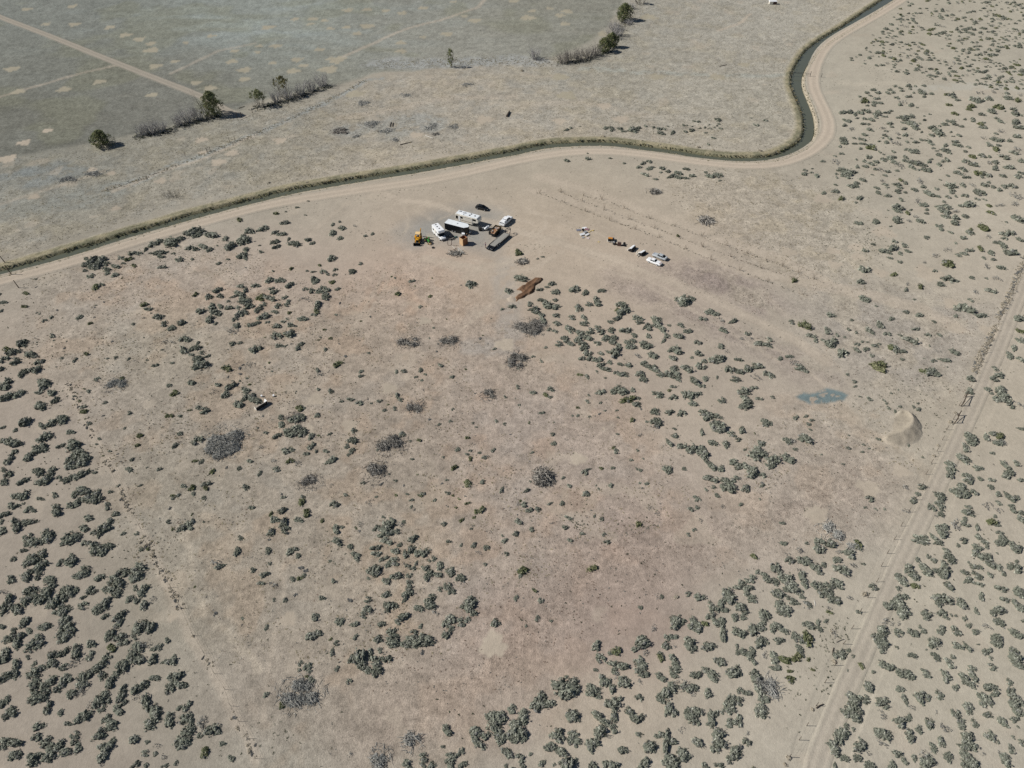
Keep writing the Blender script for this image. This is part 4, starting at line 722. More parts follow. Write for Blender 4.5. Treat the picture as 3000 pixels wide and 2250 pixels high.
# the thick far stand beyond the bend of the canal: filled in at random inside its outline
rb = np.random.default_rng(5)
FAR = [(2640,20),(2690,-20),(3060,-20),(3060,270),(2900,262),(2720,232),(2560,205),(2480,185),(2530,120),(2600,80)]
pts = []
tries = 0
while len(pts) < 640 and tries < 40000:
    tries += 1
    px, py = rb.uniform(2440, 3060), rb.uniform(-15, 262)
    if not inside(np.array([px]), np.array([py]), FAR)[0]: continue
    g = G(px, py)
    if rb.random() > 0.55 * (330.0 / max(g.y, 60)) ** 1.0 + .35: continue
    if fbm(np.array([g.x]), np.array([g.y]), 12, 200)[0] < .40: continue
    if any((g.x - q[0]) ** 2 + (g.y - q[1]) ** 2 < (1.5) ** 2 for q in pts): continue
    pts.append((g.x, g.y))
    w_m = rb.uniform(1.1, 3.0)
    BUSH.append([g.x, g.y, w_m / 2, rb.choice(['s', 's', 's', 's', 'o', 'g']), px, py, w_m * scale_at(g.y)])
# the same steppe goes on outside the picture (left, right and below)
EXTRA = []
for _ in range(900):
    side = rb.integers(3)
    if side == 0: y = rb.uniform(40, 190); x = -(.74 * (y * CP + CAM_H * SP)) - rb.uniform(0, 45)
    elif side == 1: y = rb.uniform(40, 330); x = (.74 * (y * CP + CAM_H * SP)) + rb.uniform(0, 60)
    else: x = rb.uniform(-110, 120); y = rb.uniform(8, 38)
    EXTRA.append([x, y, rb.uniform(.5, 1.4), rb.choice(['s', 's', 's', 'o', 'g']), 0, 0, 0])

MESH = {}
for kind, n in (('s', 12), ('o', 6), ('g', 5), ('y', 2), ('b', 3)):
    MESH[kind] = [bush_mesh("sagebrush", 100 + 13 * i + ord(kind), kind, 34, 18 if kind in 'soy' else 13,
                            leaf=.062 if kind in 'soy' else .040, body=kind in 'soy') for i in range(n)]

order = sorted(range(len(BUSH)), key=lambda i: -BUSH[i][6] * scale_at(BUSH[i][1]) ** 0)
inframe = [i for i in order if 2 < BUSH[i][4] < 2998 and 2 < BUSH[i][5] < 2248]
SAGE_IND = [i for i in inframe][:298]
IND = set(SAGE_IND)

# -------- labels: each bush is told apart by a landmark, its rank of closeness to it and its own look
LAND = [ # photo px, name
 (1225,700,"yellow backhoe loader"),(1350,712,"open plywood box"),(1545,845,"fresh brown dirt pile"),(1940,765,"two old white cars"),
 (2660,1265,"crescent earth mound"),(2410,1162,"teal weed patch"),(1445,1890,"bare round patch near the bottom"),(1592,1395,"pile of grey sticks"),
 (1693,1340,"small bare disc right of centre"),(660,1295,"big grey dead brush heap"),(1100,1385,"grey dead heap left of centre"),(1150,1305,"pale dead brush ring left of centre"),
 (890,2035,"grey dead scrub patch near the bottom"),(1205,2175,"blue grey dead brush at the bottom edge"),(765,1185,"broken white panel box"),(335,1130,"small grey dead heap at far left"),
 (2440,1565,"pale lilac dead bush"),(2542,1740,"pale heap on the fence"),(2440,1930,"white heap on the fence"),(2310,2220,"pale heap at the bottom of the fence"),
 (2700,1380,"thicket beside the right fence"),(20,2230,"bottom left corner"),(2980,2230,"bottom right corner"),(10,1100,"left edge at mid height"),(10,1400,"left edge below the middle"),
 (10,1700,"left edge three quarters down"),(10,1950,"left edge near the bottom"),(2990,1150,"right edge at mid height"),(2990,1400,"right edge below the middle"),(2990,1650,"right edge three quarters down"),
 (2990,1900,"right edge near the bottom"),(270,770,"bushes by the canal road at left"),(500,2235,"bottom edge at one sixth from left"),(800,2240,"bottom edge at a quarter from left"),(1500,2240,"bottom edge at the middle"),
 (1800,2240,"bottom edge right of the middle"),(2100,2240,"bottom edge under the fence end"),(2650,2240,"bottom edge right of the fence"),(570,1700,"wire fence at lower left"),(640,1950,"wire fence near the bottom left"),
 (430,1430,"wire fence at far left"),(1180,1560,"dark thicket below centre"),(1990,1560,"bare soil right of centre"),(2750,1800,"sand strip beside the lower fence"),(2820,2050,"lower right scrub"),
 (2160,1450,"right end of the middle thicket"),(2570,1075,"yellow green bush at right"),(1600,1060,"left end of the middle thicket"),(2000,880,"wide dark bush under the cars"),(850,900,"middle of the left scrub"),
 (300,1900,"scrub left of the lower wire fence"),(150,2080,"scrub in the lower left"),(2300,1830,"thicket left of the lower fence"),(1900,1900,"scrub above the bottom middle"),(2100,2000,"scrub between the bottom middle and fence"),
 (1850,1060,"middle thicket"),(2150,1130,"thicket left of the teal patch")]
ORD = ["closest", "second closest", "third closest", "fourth closest", "fifth closest", "sixth closest", "seventh closest", "eighth closest", "ninth closest", "tenth closest",
       "eleventh closest", "twelfth closest", "thirteenth closest", "fourteenth closest", "fifteenth closest", "sixteenth closest", "seventeenth closest", "eighteenth closest", "nineteenth closest", "twentieth closest"]
cell = {}
for i in SAGE_IND:
    b = BUSH[i]
    d = [((b[4] - L[0]) ** 2 + (b[5] - L[1]) ** 2, j) for j, L in enumerate(LAND)]
    dd, j = min(d)
    L = LAND[j]; dx, dy = b[4] - L[0], b[5] - L[1]
    q = ("right of" if dx > 0 else "left of") if abs(dx) > abs(dy) else ("below" if dy > 0 else "above")
    cell.setdefault((j, q), []).append((dd, i))
LOOK = {'s': "grey green", 'o': "olive", 'g': "pale grey", 'y': "yellow green", 'b': "blue grey"}
LABEL = {}
for (j, q), lst in cell.items():
    lst.sort()
    for r_, (dd, i) in enumerate(lst):
        b = BUSH[i]
        size = "big" if b[2] > 1.9 else ("wide" if b[2] > 1.55 else "rounded")
        LABEL[i] = "%s %s bush, %s %s %s" % (size, LOOK[b[3]], ORD[min(r_, 19)], q, LAND[j][2])
GROUPS = {'s': "grey green sagebrush across the sandy flats", 'o': "grey green sagebrush across the sandy flats", 'g': "grey green sagebrush across the sandy flats", 'y': "grey green sagebrush across the sandy flats", 'b': "grey green sagebrush across the sandy flats"}
for n_, i in enumerate(SAGE_IND):
    x, y, r, kind, *_r = BUSH[i]
    me = MESH[kind][int(rng.integers(len(MESH[kind])))]
    o = bpy.data.objects.new({"g": "dead_sagebrush", "y": "rabbitbrush"}.get(kind, "sagebrush"), me); scene.collection.objects.link(o)
    o.location = (x, y, -.04)
    a = rng.uniform(.8, 1.2)
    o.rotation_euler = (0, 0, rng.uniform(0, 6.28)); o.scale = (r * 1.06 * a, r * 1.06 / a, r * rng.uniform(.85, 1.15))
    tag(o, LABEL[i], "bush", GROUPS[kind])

def scatter_mesh(name, items, arrays, material, label, cat, zoff=-.03):
    Vs, Cs = [], []
    for (x, y, rx, ry, rz, kind, tint) in items:
        lst = arrays[kind]; v, c = lst[int(rng.integers(len(lst)))]
        a = rng.uniform(0, 6.283); ca, sa = math.cos(a), math.sin(a)
        vx = v[:, 0] * rx; vy = v[:, 1] * ry
        Vs.append(np.stack([vx * ca - vy * sa + x, vx * sa + vy * ca + y, v[:, 2] * rz + zoff], 1)); Cs.append(c * tint)
    v = np.concatenate(Vs); c = np.concatenate(Cs)
    o = mesh_obj(name, v, np.arange(len(v)).reshape(-1, 3), material, cols=np.clip(c, .01, .85))
    tag(o, label, cat, kind="stuff")
    return o
ARR = {k: [bush_arrays(300 + 7 * i + ord(k), k, 18, 9 if k in 'soy' else 9, leaf=.085 if k in 'soy' else .055, body=k in 'soy') for i in range(9)] for k in 'sogyb'}
items = []
for i in order:
    if i in IND: continue
    x, y, r, kind, *_r = BUSH[i]
    a = rng.uniform(.85, 1.18)
    items.append((x, y, r * 1.06 * a, r * 1.06 / a, r * rng.uniform(.8, 1.1), kind, rng.uniform(.85, 1.12)))
for x, y, r, kind, *_r in EXTRA:
    items.append((x, y, r, r, r * .9, kind, 1.0))
scatter_mesh("sagebrush_scrub", items, ARR, LEAF, "scattered smaller grey green sagebrush dotting the desert flats", "sagebrush")

# ------------------------------------------------------------------ small cover: tufts, tussocks, stubble
def tuft_arrays(seed, cols, n=7, spread=.9):
    r = np.random.default_rng(seed)
    a = r.uniform(0, 6.283, n); tilt = r.uniform(.2, 1.0, n)
    base = np.stack([r.uniform(-.35, .35, n), r.uniform(-.35, .35, n), np.zeros(n)], 1)
    tip = base + np.stack([np.cos(a) * tilt * spread, np.sin(a) * tilt * spread, r.uniform(.22, .5, n)], 1)
    side = np.stack([-np.sin(a), np.cos(a), np.zeros(n)], 1) * r.uniform(.16, .36, (n, 1))
    tri = np.stack([base - side, base + side, tip], 1).reshape(-1, 3)
    c = np.repeat(np.array(cols)[r.integers(len(cols), size=n)] * r.uniform(.8, 1.2, (n, 1)), 3, 0)
    return tri, c
K = lambda *t: [s2l(q) / 1.0 for q in t]
TUFT = {
 'straw': [tuft_arrays(i, K((186, 176, 148), (172, 164, 138), (160, 156, 134)), 8) for i in range(6)],
 'grey': [tuft_arrays(20 + i, K((160, 158, 150), (148, 148, 142), (132, 134, 130)), 7) for i in range(6)],
 'brown': [tuft_arrays(40 + i, K((150, 130, 116), (136, 120, 108), (160, 144, 128)), 6) for i in range(6)],
 'gold': [tuft_arrays(60 + i, K((194, 176, 134), (178, 160, 116), (168, 156, 122)), 10) for i in range(6)],
 'green': [tuft_arrays(80 + i, K((112, 118, 82), (126, 128, 90), (96, 104, 76)), 9) for i in range(6)],
 'sage': [tuft_arrays(110 + i, K((158, 158, 142), (142, 144, 126), (164, 162, 148)), 9) for i in range(6)],
 'weed': [tuft_arrays(90 + i, K((88, 96, 78), (104, 110, 92), (70, 78, 62)), 9) for i in range(6)],
}
def in_view(x, y, m=1.04):
    px, py = PX(x, y)
    return (px > 1500 - 1500 * m) & (px < 1500 + 1500 * m) & (py > -40) & (py < 2300) & (y > 30)

CW = np.array(CANAL)
def fast_tufts(name, xs, ys, size, kinds, label, cat, clear_road=True):
    if clear_road:
        dr, _ = seg_dist(xs, ys, ROAD); dt, _ = seg_dist(xs, ys, TRACK); dc, _ = seg_dist(xs, ys, CANAL)
        df, _ = seg_dist(xs, ys, FROAD)
        m = (dr > 3.0) & (dt > 1.9) & (dc > 5.2) & (df > 2.6)
        xs, ys = xs[m], ys[m]
        if not np.isscalar(size): size = size[m]
    Vs, Cs = [], []
    n = len(xs)
    kk = rng.integers(len(kinds), size=n)
    for ki, kind in enumerate(kinds):
        for vi, (v, c) in enumerate(TUFT[kind]):
            sel = np.where((kk == ki) & (rng.integers(6, size=n) == vi))[0] if False else np.where((kk == ki) & (np.arange(n) % 6 == vi))[0]
            if not len(sel): continue
            a = rng.uniform(0, 6.283, len(sel))[:, None]
            s = (size if np.isscalar(size) else size[sel])
            s = (s * rng.uniform(.6, 1.4, len(sel)))[:, None]
            x = (v[None, :, 0] * np.cos(a) - v[None, :, 1] * np.sin(a)) * s + xs[sel][:, None]
            y = (v[None, :, 0] * np.sin(a) + v[None, :, 1] * np.cos(a)) * s + ys[sel][:, None]
            z = v[None, :, 2] * s * np.ones_like(a) - .01
            Vs.append(np.stack([x, y, z], -1).reshape(-1, 3))
            t = rng.uniform(.8, 1.15, (len(sel), 1, 1))
            Cs.append((c[None] * t).reshape(-1, 3))
    v = np.concatenate(Vs); c = np.concatenate(Cs)
    o = mesh_obj(name, v, np.arange(len(v)).reshape(-1, 3), GRASS, cols=np.clip(c, .01, .85))
    return tag(o, label, cat, kind="stuff")

def sprinkle(n, zone, seed, x0, x1, y0, y1, thr=.4, sc=6.0):
    r = np.random.default_rng(seed)
    x = r.uniform(x0, x1, n); y = r.uniform(y0, y1, n)
    m = in_view(x, y) & (zone(x, y) > .4) & (fbm(x, y, sc, seed) + .25 * (r.random(n) - .5) > thr)
    # keep the bare discs bare
    for (a, b, rr) in DISC_W:
        m &= ((x - a) ** 2 + (y - b) ** 2 > (rr * .95) ** 2)
    return x[m], y[m]
z_kh = lambda x, y: np.maximum(soft_poly(x, y, KHAKI_W[0], 4), soft_poly(x, y, KHAKI_W[1], 6))
z_st = lambda x, y: soft_poly(x, y, STUB_W, 8)
z_br = lambda x, y: soft_poly(x, y, BROWN_W, 6)
x, y = sprinkle(90000, z_kh, 301, -220, 240, 150, 470, .36)
fast_tufts("tussock_grass", x, y, .25, ['straw', 'straw', 'grey'], "short straw coloured tussocks covering the flat by the canal", "grass")
x, y = sprinkle(100000, lambda x, y: z_st(x, y) * (1 - z_br(x, y)), 302, -160, 170, 55, 270, .50, 4)
fast_tufts("dry_weeds", x, y, .23, ['grey', 'straw', 'brown', 'straw'], "low dry grey weeds scattered over the middle field", "weeds")
# clumpy grey green cushions between the bushes of the middle field
x, y = sprinkle(12000, lambda x, y: z_st(x, y) * (1 - z_br(x, y)), 311, -160, 170, 55, 270, .60, 7)
PAL['w'] = (s2l((214, 206, 190)), s2l((186, 176, 156)) * .95)
SMALL = {k: [bush_arrays(800 + 7 * i + ord(k), k, 5, 6, leaf=.17) for i in range(6)] for k in 'sogw'}
m = rng.random(len(x)) < .36
dr_, _ = seg_dist(x, y, ROAD); m &= dr_ > 4
scatter_mesh("cushion_plants", [(a_, b_, q_, q_ * rng.uniform(.7, 1.1), q_ * .7, k_, rng.uniform(.85, 1.15)) for a_, b_, q_, k_ in zip(x[m], y[m], rng.uniform(.22, .58, m.sum()), rng.choice(list('ssggo'), m.sum()))],
             SMALL, LEAF, "grey green cushion plants in loose drifts over the middle field", "cushion plants")
z_b2 = lambda x, y: np.maximum(soft_poly(x, y, BROWN2_W, 4), np.maximum(soft_poly(x, y, BROWN3_W, 4), soft_poly(x, y, GREYV_W, 8)))
x, y = sprinkle(26000, z_b2, 312, 20, 220, 90, 230, .46, 4)
fast_tufts("purple_stubble", x, y, .22, ['brown', 'grey', 'brown'], "dull purple brown stubble beside the sand tracks at right", "stubble")
x, y = sprinkle(26000, z_br, 303, -90, 120, 50, 200, .42, 3)
fast_tufts("brown_stubble", x, y, .20, ['brown', 'brown', 'grey'], "short brown stubble on the cleared soil", "stubble")
# small dark weeds: sparse everywhere on the soil, in drifts
r = np.random.default_rng(77)
x = r.uniform(-220, 330, 30000); y = r.uniform(40, 430, 30000)
m = in_view(x, y) & (fbm(x, y, 11, 500) > .60) & (soft_poly(x, y, FIELD_W, 2) < .1) & (z_kh(x, y) < .5)
fast_tufts("small_weeds", x[m], y[m], .24, ['weed', 'weed', 'grey'], "tiny dark weeds sprinkled over the sand", "weeds")
WEEDY = [(2640,1140,120,40,170),(2540,700,120,60,200),(130*0+190,1150,40,30,30),(980,1600,80,100,50),(1700,1530,40,14,30),(2700,1250,90,80,80),(560,730,120,40,90),(1130,690,90,25,60),(2660,480,200,80,110),
         (800,2150,60,60,26),(2450,1850,70,60,60),(2420,1990,60,90,40),(1880,1540,60,25,26),(1700,940,500,200,120),(1560,1820,60,25,12),(2160,1540,60,16,14),(2330,2050,60,80,20),(1560,730,60,20,40)]
xs, ys = [], []
for (cx, cy, sx, sy, n) in WEEDY:
    q = r.normal(size=(n, 2))
    for a, b in q:
        g = G(cx + a * sx * .6, cy + b * sy * .6); xs.append(g.x); ys.append(g.y)
fast_tufts("weed_seedlings", np.array(xs), np.array(ys), .24, ['weed', 'sage'], "dark little seedling weeds in loose patches", "weeds")

# tall grass along the canal banks
P = np.array(CANAL_F); T = np.gradient(P, axis=0); T /= np.linalg.norm(T, axis=1)[:, None]
N = np.stack([-T[:, 1], T[:, 0]], 1)
sel = (P[:, 1] > 60)
def along(n, lo, hi, seed):
    r = np.random.default_rng(seed); i = r.choice(np.where(sel)[0], n)
    o_ = r.uniform(lo, hi, n) ; hw = canal_hw(P[i, 1])
    q = P[i] + N[i] * (o_ + np.where(o_ > 0, hw, -hw))[:, None] + r.uniform(-.5, .5, (n, 2))
    k = in_view(q[:, 0], q[:, 1]); return q[k, 0], q[k, 1]
x, y = along(4200, .4, 2.8, 7)
m = fbm(x, y, 5, 909) > .50
fast_tufts("bank_grass", x[m], y[m], .50, ['gold', 'straw', 'green', 'grey'], "golden and olive grass clumps along the far canal bank", "grass", False)
x, y = along(3600, .15, 1.5, 8)
fast_tufts("reeds", x, y, .42, ['green', 'straw', 'weed'], "dark green growth at the far waterline of the canal", "grass", False)
x, y = along(4200, -2.0, -.7, 9)
fast_tufts("berm_grass", x, y, .34, ['straw', 'straw', 'green'], "pale dry grass on the berm between canal and road", "grass", False)
# ------------------------------------------------------------------ built things
R = math.radians
class MB:
    def __init__(s): s.v = []; s.f = []
    def add(s, vs, fs):
        n = len(s.v); s.v += [tuple(v) for v in vs]; s.f += [tuple(i + n for i in f) for f in fs]; return s
    def fru(s, b, t, z0, z1):     # b,t = (x0,x1,y0,y1)
        (a0, a1, a2, a3), (c0, c1, c2, c3) = b, t
        return s.add([(a0, a2, z0), (a1, a2, z0), (a1, a3, z0), (a0, a3, z0), (c0, c2, z1), (c1, c2, z1), (c1, c3, z1), (c0, c3, z1)],
                     [(3, 2, 1, 0), (4, 5, 6, 7), (0, 1, 5, 4), (1, 2, 6, 5), (2, 3, 7, 6), (3, 0, 4, 7)])
    def box(s, x0, x1, y0, y1, z0, z1): return s.fru((x0, x1, y0, y1), (x0, x1, y0, y1), z0, z1)
    def prism(s, poly, y0, y1, inset=0.0, zin=None):   # poly of (x,z), counterclockwise
        n = len(poly)
        vs = [(x, y0, z) for x, z in poly] + [(x, y1, z) for x, z in poly]
        fs = [tuple(range(n)), tuple(reversed(range(n, 2 * n)))] + [((i + 1) % n, i, n + i, n + (i + 1) % n) for i in range(n)]
        return s.add(vs, fs)
    def plan(s, poly, z0, z1):       # poly of (x,y)
        n = len(poly)
        vs = [(x, y, z0) for x, y in poly] + [(x, y, z1) for x, y in poly]
        fs = [tuple(reversed(range(n))), tuple(range(n, 2 * n))] + [(i, (i + 1) % n, n + (i + 1) % n, n + i) for i in range(n)]
        return s.add(vs, fs)
    def cyl(s, p, q, r, n=12, r2=None):
        p, q = Vector(p), Vector(q); d = (q - p)
        u = d.normalized().orthogonal().normalized(); w = d.normalized().cross(u); r2 = r if r2 is None else r2
        vs = [p + (u * math.cos(2 * math.pi * i / n) + w * math.sin(2 * math.pi * i / n)) * r for i in range(n)]
        vs += [q + (u * math.cos(2 * math.pi * i / n) + w * math.sin(2 * math.pi * i / n)) * r2 for i in range(n)]
        return s.add(vs, [tuple(reversed(range(n))), tuple(range(n, 2 * n))] + [(i, (i + 1) % n, n + (i + 1) % n, n + i) for i in range(n)])
    def tube(s, pts, r, n=6):
        for a, b in zip(pts[:-1], pts[1:]): s.cyl(a, b, r, n)
        return s
    def loft(s, rings):             # rings of equal-length point loops
        n = len(rings[0]); vs = [p for rg in rings for p in rg]
        fs = [tuple(reversed(range(n)))]
        for k in range(len(rings) - 1):
            for i in range(n):
                a, b = k * n + i, k * n + (i + 1) % n
                fs.append((a, b, b + n, a + n))
        fs.append(tuple(range((len(rings) - 1) * n, len(rings) * n)))
        return s.add(vs, fs)
    def build(s, name, m, parent=None, bevel=0.0, smooth=False):
        me = bpy.data.meshes.new(name); me.from_pydata(s.v, [], s.f); me.update()
        bm = bmesh.new(); bm.from_mesh(me); bmesh.ops.recalc_face_normals(bm, faces=bm.faces)
        if bevel: bmesh.ops.bevel(bm, geom=list(bm.edges), offset=bevel, segments=2, affect='EDGES', profile=.6, clamp_overlap=True)
        if smooth:
            for f in bm.faces: f.smooth = True
        bm.to_mesh(me); bm.free()
        me.materials.append(m)
        o = bpy.data.objects.new(name, me); scene.collection.objects.link(o)
        if parent: o.parent = parent
        return o

def paintm(name, c, rough=.35, **k): return mat(name, tuple(s2l(c)), rough=rough, **k)
M_WHITE = paintm("white_paint", (238, 240, 240), .35, noise=(1.2, .93, 1.04))
M_OFFW = paintm("cream_paint", (228, 222, 208), .5, noise=(.9, .90, 1.05))
M_ROOFW = paintm("white_roof", (226, 231, 232), .6, noise=(.8, .90, 1.05))
M_BLACK = paintm("black_paint", (26, 28, 30), .3)
M_DARK = paintm("dark_steel", (38, 38, 38), .6)
M_TYRE = paintm("rubber", (30, 30, 30), .9)
M_GLASS = paintm("tinted_glass", (14, 17, 20), .2, spec=.25)
M_ALU = paintm("aluminium", (196, 198, 198), .4, metal=.3)
M_YEL = paintm("machine_yellow", (222, 162, 24), .5, noise=(2.5, .8, 1.05))
M_PALEY = paintm("faded_yellow", (228, 196, 140), .6)
M_GREEN = paintm("tractor_green", (58, 132, 52), .45)
M_RUST = mat("rusty_steel", tuple(s2l((96, 66, 44))), rough=.9, noise=(4, .6, 1.3))
M_BROWNM = mat("brown_metal", tuple(s2l((84, 62, 54))), rough=.8, noise=(3, .7, 1.2))
M_OLIVE = mat("dark_olive_steel", tuple(s2l((58, 52, 34))), rough=.8, noise=(3, .7, 1.2))
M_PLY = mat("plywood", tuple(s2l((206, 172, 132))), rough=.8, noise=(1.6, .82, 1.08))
M_PLYD = mat("shaded_brown_plywood", tuple(s2l((150, 100, 66))), rough=.8, noise=(1.6, .8, 1.1))  # colour holds the shade of the plywood box's unlit sides; also brown scrap boards
M_PLANK = mat("weathered_planks", tuple(s2l((148, 146, 138))), rough=.9, noise=(3.5, .8, 1.15))
M_LUMW = mat("whitewashed_lumber", tuple(s2l((206, 204, 196))), rough=.8, noise=(3, .85, 1.1))
M_WOODG = mat("grey_wood", tuple(s2l((128, 122, 112))), rough=.95, noise=(5, .7, 1.2))
M_WOODD = mat("dark_old_wood", tuple(s2l((74, 64, 54))), rough=.95, noise=(5, .7, 1.2))
M_GREY = paintm("grey_panel", (150, 152, 154), .6)
M_SILV = paintm("silver_paint", (172, 178, 180), .35)
M_SLATE = paintm("slate_hood", (122, 124, 136), .5)
M_MAUVE = paintm("mauve_panel", (130, 98, 104), .7)
M_ORANGE = paintm("orange_sheet", (196, 134, 56), .6)
M_TEALT = paintm("teal_tarp", (70, 110, 106), .8)
M_STRAWY = paintm("yellow_plank", (206, 184, 116), .8)
M_WIRE = paintm("wire", (120, 114, 104), .6)

def wheel(parent, x, y, r, w, hub=M_ALU):
    """wheel at x,y (centre plane), axle along y; tyre with a rim"""
    t = MB().cyl((x, y - w / 2, r), (x, y + w / 2, r), r, 18).build("wheel", M_TYRE, parent, bevel=.02)
    MB().cyl((x, y - w / 2 - .012, r), (x, y + w / 2 + .012, r), r * .56, 12).build("rim", hub, t)
    return t

def ring(x, w, z0, z1, tuck=.0, r=.12):
    """rounded-rectangle cross-section at station x"""
    h = w / 2
    return [(x, -h, z0 + r), (x, -h + r * .5, z0), (x, h - r * .5, z0), (x, h, z0 + r), (x, h, z1 - r * 1.3), (x, h - r - tuck, z1), (x, -h + r + tuck, z1), (x, -h, z1 - r * 1.3)]

def make_car(name, label, cat, loc, head, L, W, H, beltz, body, hood_m, stations, green, glass=M_GLASS, hub=M_ALU, wheelx=None, wr=.32, group=None, roof_m=None, lights=True):
    """stations: (x, width, z0, z1) of the lower body; green: (x0,x1,X0,X1,topinset) of the glasshouse"""
    t = empty(name, loc, R(head)); tag(t, label, cat, group)
    MB().loft([ring(*s) for s in stations]).build("body", body, t, smooth=False)
    gx0, gx1, X0, X1, ins = green
    hw = W / 2 - .10
    MB().fru((gx0, gx1, -hw, hw), (X0, X1, -hw + ins, hw - ins), beltz - .06, H - .07).build("window_glass", glass, t)
    roof = MB().fru((X0 - .04, X1 + .04, -hw + ins - .03, hw - ins + .03), (X0 + .12, X1 - .14, -hw + ins + .1, hw - ins - .1), H - .075, H).build("roof", roof_m or body, t, bevel=.02)
    pil = MB()
    for sy in (-1, 1):
        for (a, b) in ((gx0, X0), (gx1, X1), ((gx0 + gx1) / 2 - .05, (X0 + X1) / 2 - .05)):
            pil.cyl((a, sy * (hw + .005), beltz - .04), (b, sy * (hw - ins + .012), H - .06), .045, 5)
    pil.build("pillar", body, t)
    if hood_m is not None:
        x1 = stations[-1][0]; hz = stations[-2][3]
        MB().fru((gx1 + .04, x1 - .12, -W / 2 + .14, W / 2 - .14), (gx1 + .08, x1 - .22, -W / 2 + .2, W / 2 - .2), hz - .02, hz + .022).build("hood", hood_m, t)
    for wx in (wheelx or (-L * .29, L * .29)):
        for sy in (-1, 1): wheel(t, wx, sy * (W / 2 - .09), wr, .22, hub)
    if lights:
        xf = stations[-1][0]; xr = stations[0][0]
        for sy in (-1, 1):
            MB().box(xf - .03, xf + .02, sy * (W / 2 - .34) - .13, sy * (W / 2 - .34) + .13, .58, .70).build("headlight", M_ALU, t)
            MB().box(xr - .02, xr + .03, sy * (W / 2 - .30) - .13, sy * (W / 2 - .30) + .13, .62, .76).build("tail_light", M_RUST, t)
    return t

def mid(a, b, z=0): return Vector(((a[0] + b[0]) / 2, (a[1] + b[1]) / 2, z))

# ---- black hatchback (nose to the lower right)
h = -23.5; o = G(1409.5, 616.5)
fw = Vector((math.cos(R(h)), math.sin(R(h)), 0)); lf = Vector((-fw.y, fw.x, 0))
make_car("parked_car", "shiny black rounded hatchback parked alone above the camper trailer", "car", o + lf * .8 - fw * 0.05, h, 4.4, 1.75, 1.50, .92, M_BLACK, None,
         [(-2.15, 1.35, .40, .80), (-2.05, 1.62, .28, .98), (-1.2, 1.75, .22, 1.0), (.6, 1.75, .22, .96), (1.5, 1.70, .22, .88), (2.05, 1.5, .28, .72), (2.2, 1.25, .36, .60)],
         (-2.0, 1.25, -1.15, .35, .20), wheelx=(-1.30, 1.32), wr=.31)

# ---- white pickup with camper top (nose to the upper right)
h = 60; fw = Vector((math.cos(R(h)), math.sin(R(h)), 0)); lf = Vector((-fw.y, fw.x, 0))
t = empty("pickup_truck", Vector((-3.35, 197.25, 0)) + fw * 2.85, R(h)); tag(t, "white pickup truck with crew cab parked above the dump trailer", "pickup truck")
MB().loft([ring(-.95, 1.95, .45, 1.16), ring(.2, 1.98, .42, 1.18), ring(1.55, 1.98, .42, 1.16), ring(2.55, 1.9, .45, 1.10), ring(2.85, 1.75, .5, .95)]).build("body", M_WHITE, t)
MB().fru((-1.0, 1.55, -.90, .90), (-.75, .75, -.72, .72), 1.12, 1.80).build("window_glass", M_GLASS, t)
MB().fru((-.85, .82, -.78, .78), (-.72, .66, -.66, .66), 1.78, 1.88).build("roof", M_WHITE, t, bevel=.03)
pil = MB()
for sy in (-1, 1):
    for a, b in ((-1.0, -.75), (1.55, .75), (.2, .1)): pil.cyl((a, sy * .91, 1.12), (b, sy * .735, 1.82), .06, 5)
pil.build("pillar", M_WHITE, t)
b = MB(); b.box(-2.75, -.97, -.97, -.87, .50, 1.18); b.box(-2.75, -.97, .87, .97, .50, 1.18); b.box(-2.78, -2.70, -.93, .93, .52, 1.16); b.box(-2.7, -.97, -.87, .87, .60, .70)
bed = b.build("truck_bed", M_WHITE, t)
MB().fru((-2.3, -1.0, -.9, .9), (-2.1, -1.0, -.72, .72), 1.18, 1.72).build("camper_top", M_WHITE, t, bevel=.05)
MB().box(-2.9, -2.78, -.9, .9, .45, .62).build("bumper", M_ALU, t); MB().box(2.85, 2.95, -.85, .85, .45, .65).build("bumper", M_ALU, t)
for wx in (-1.85, 1.85):
    for sy in (-1, 1): wheel(t, wx, sy * .86, .38, .26)

# ---- motorhome (nose towards the viewer and right)
h = -60; fw = Vector((math.cos(R(h)), math.sin(R(h)), 0)); lf = Vector((-fw.y, fw.x, 0))
rear_right = Vector((-25.04, 193.77, 0))       # rear corner on the image's left side = vehicle's right side
t = empty("motorhome", rear_right + lf * 1.08 + fw * 2.9, R(h)); tag(t, "white motorhome with cab over bunk beside the black cargo trailer", "motorhome")
MB().prism([(-2.9, .55), (1.05, .55), (1.05, 2.05), (2.0, 2.15), (2.05, 2.55), (1.75, 2.93), (-2.8, 2.93), (-2.9, 2.8)], -1.08, 1.08).build("body", M_WHITE, t, bevel=.04)
MB().loft([ring(.9, 1.9, .45, 1.25), ring(1.7, 1.9, .42, 1.22), ring(2.6, 1.84, .42, 1.12), ring(3.15, 1.7, .46, .92), ring(3.25, 1.5, .5, .75)]).build("cab", M_WHITE, t)
MB().fru((1.06, 2.2, -.88, .88), (1.06, 1.72, -.80, .80), 1.18, 2.08).build("windshield", M_GLASS, t)
MB().box(3.2, 3.33, -.82, .82, .42, .58).build("bumper", M_GREY, t)
for i, (a, w) in enumerate(((-2.1, .2), (-.85, .2), (.35, .2))):
    MB().box(a - w, a + w, -.2 if i != 1 else -.35, .2 if i != 1 else .05, 2.93, 3.02).build("roof_vent", M_DARK, t, bevel=.02)
for a, b_, z0, z1 in ((-2.2, -1.3, 1.55, 2.1), (-.1, .5, 1.6, 2.1)):
    for sy in (-1, 1): MB().box(a, b_, sy * 1.08 - .012, sy * 1.08 + .012, z0, z1).build("window", M_GLASS, t)
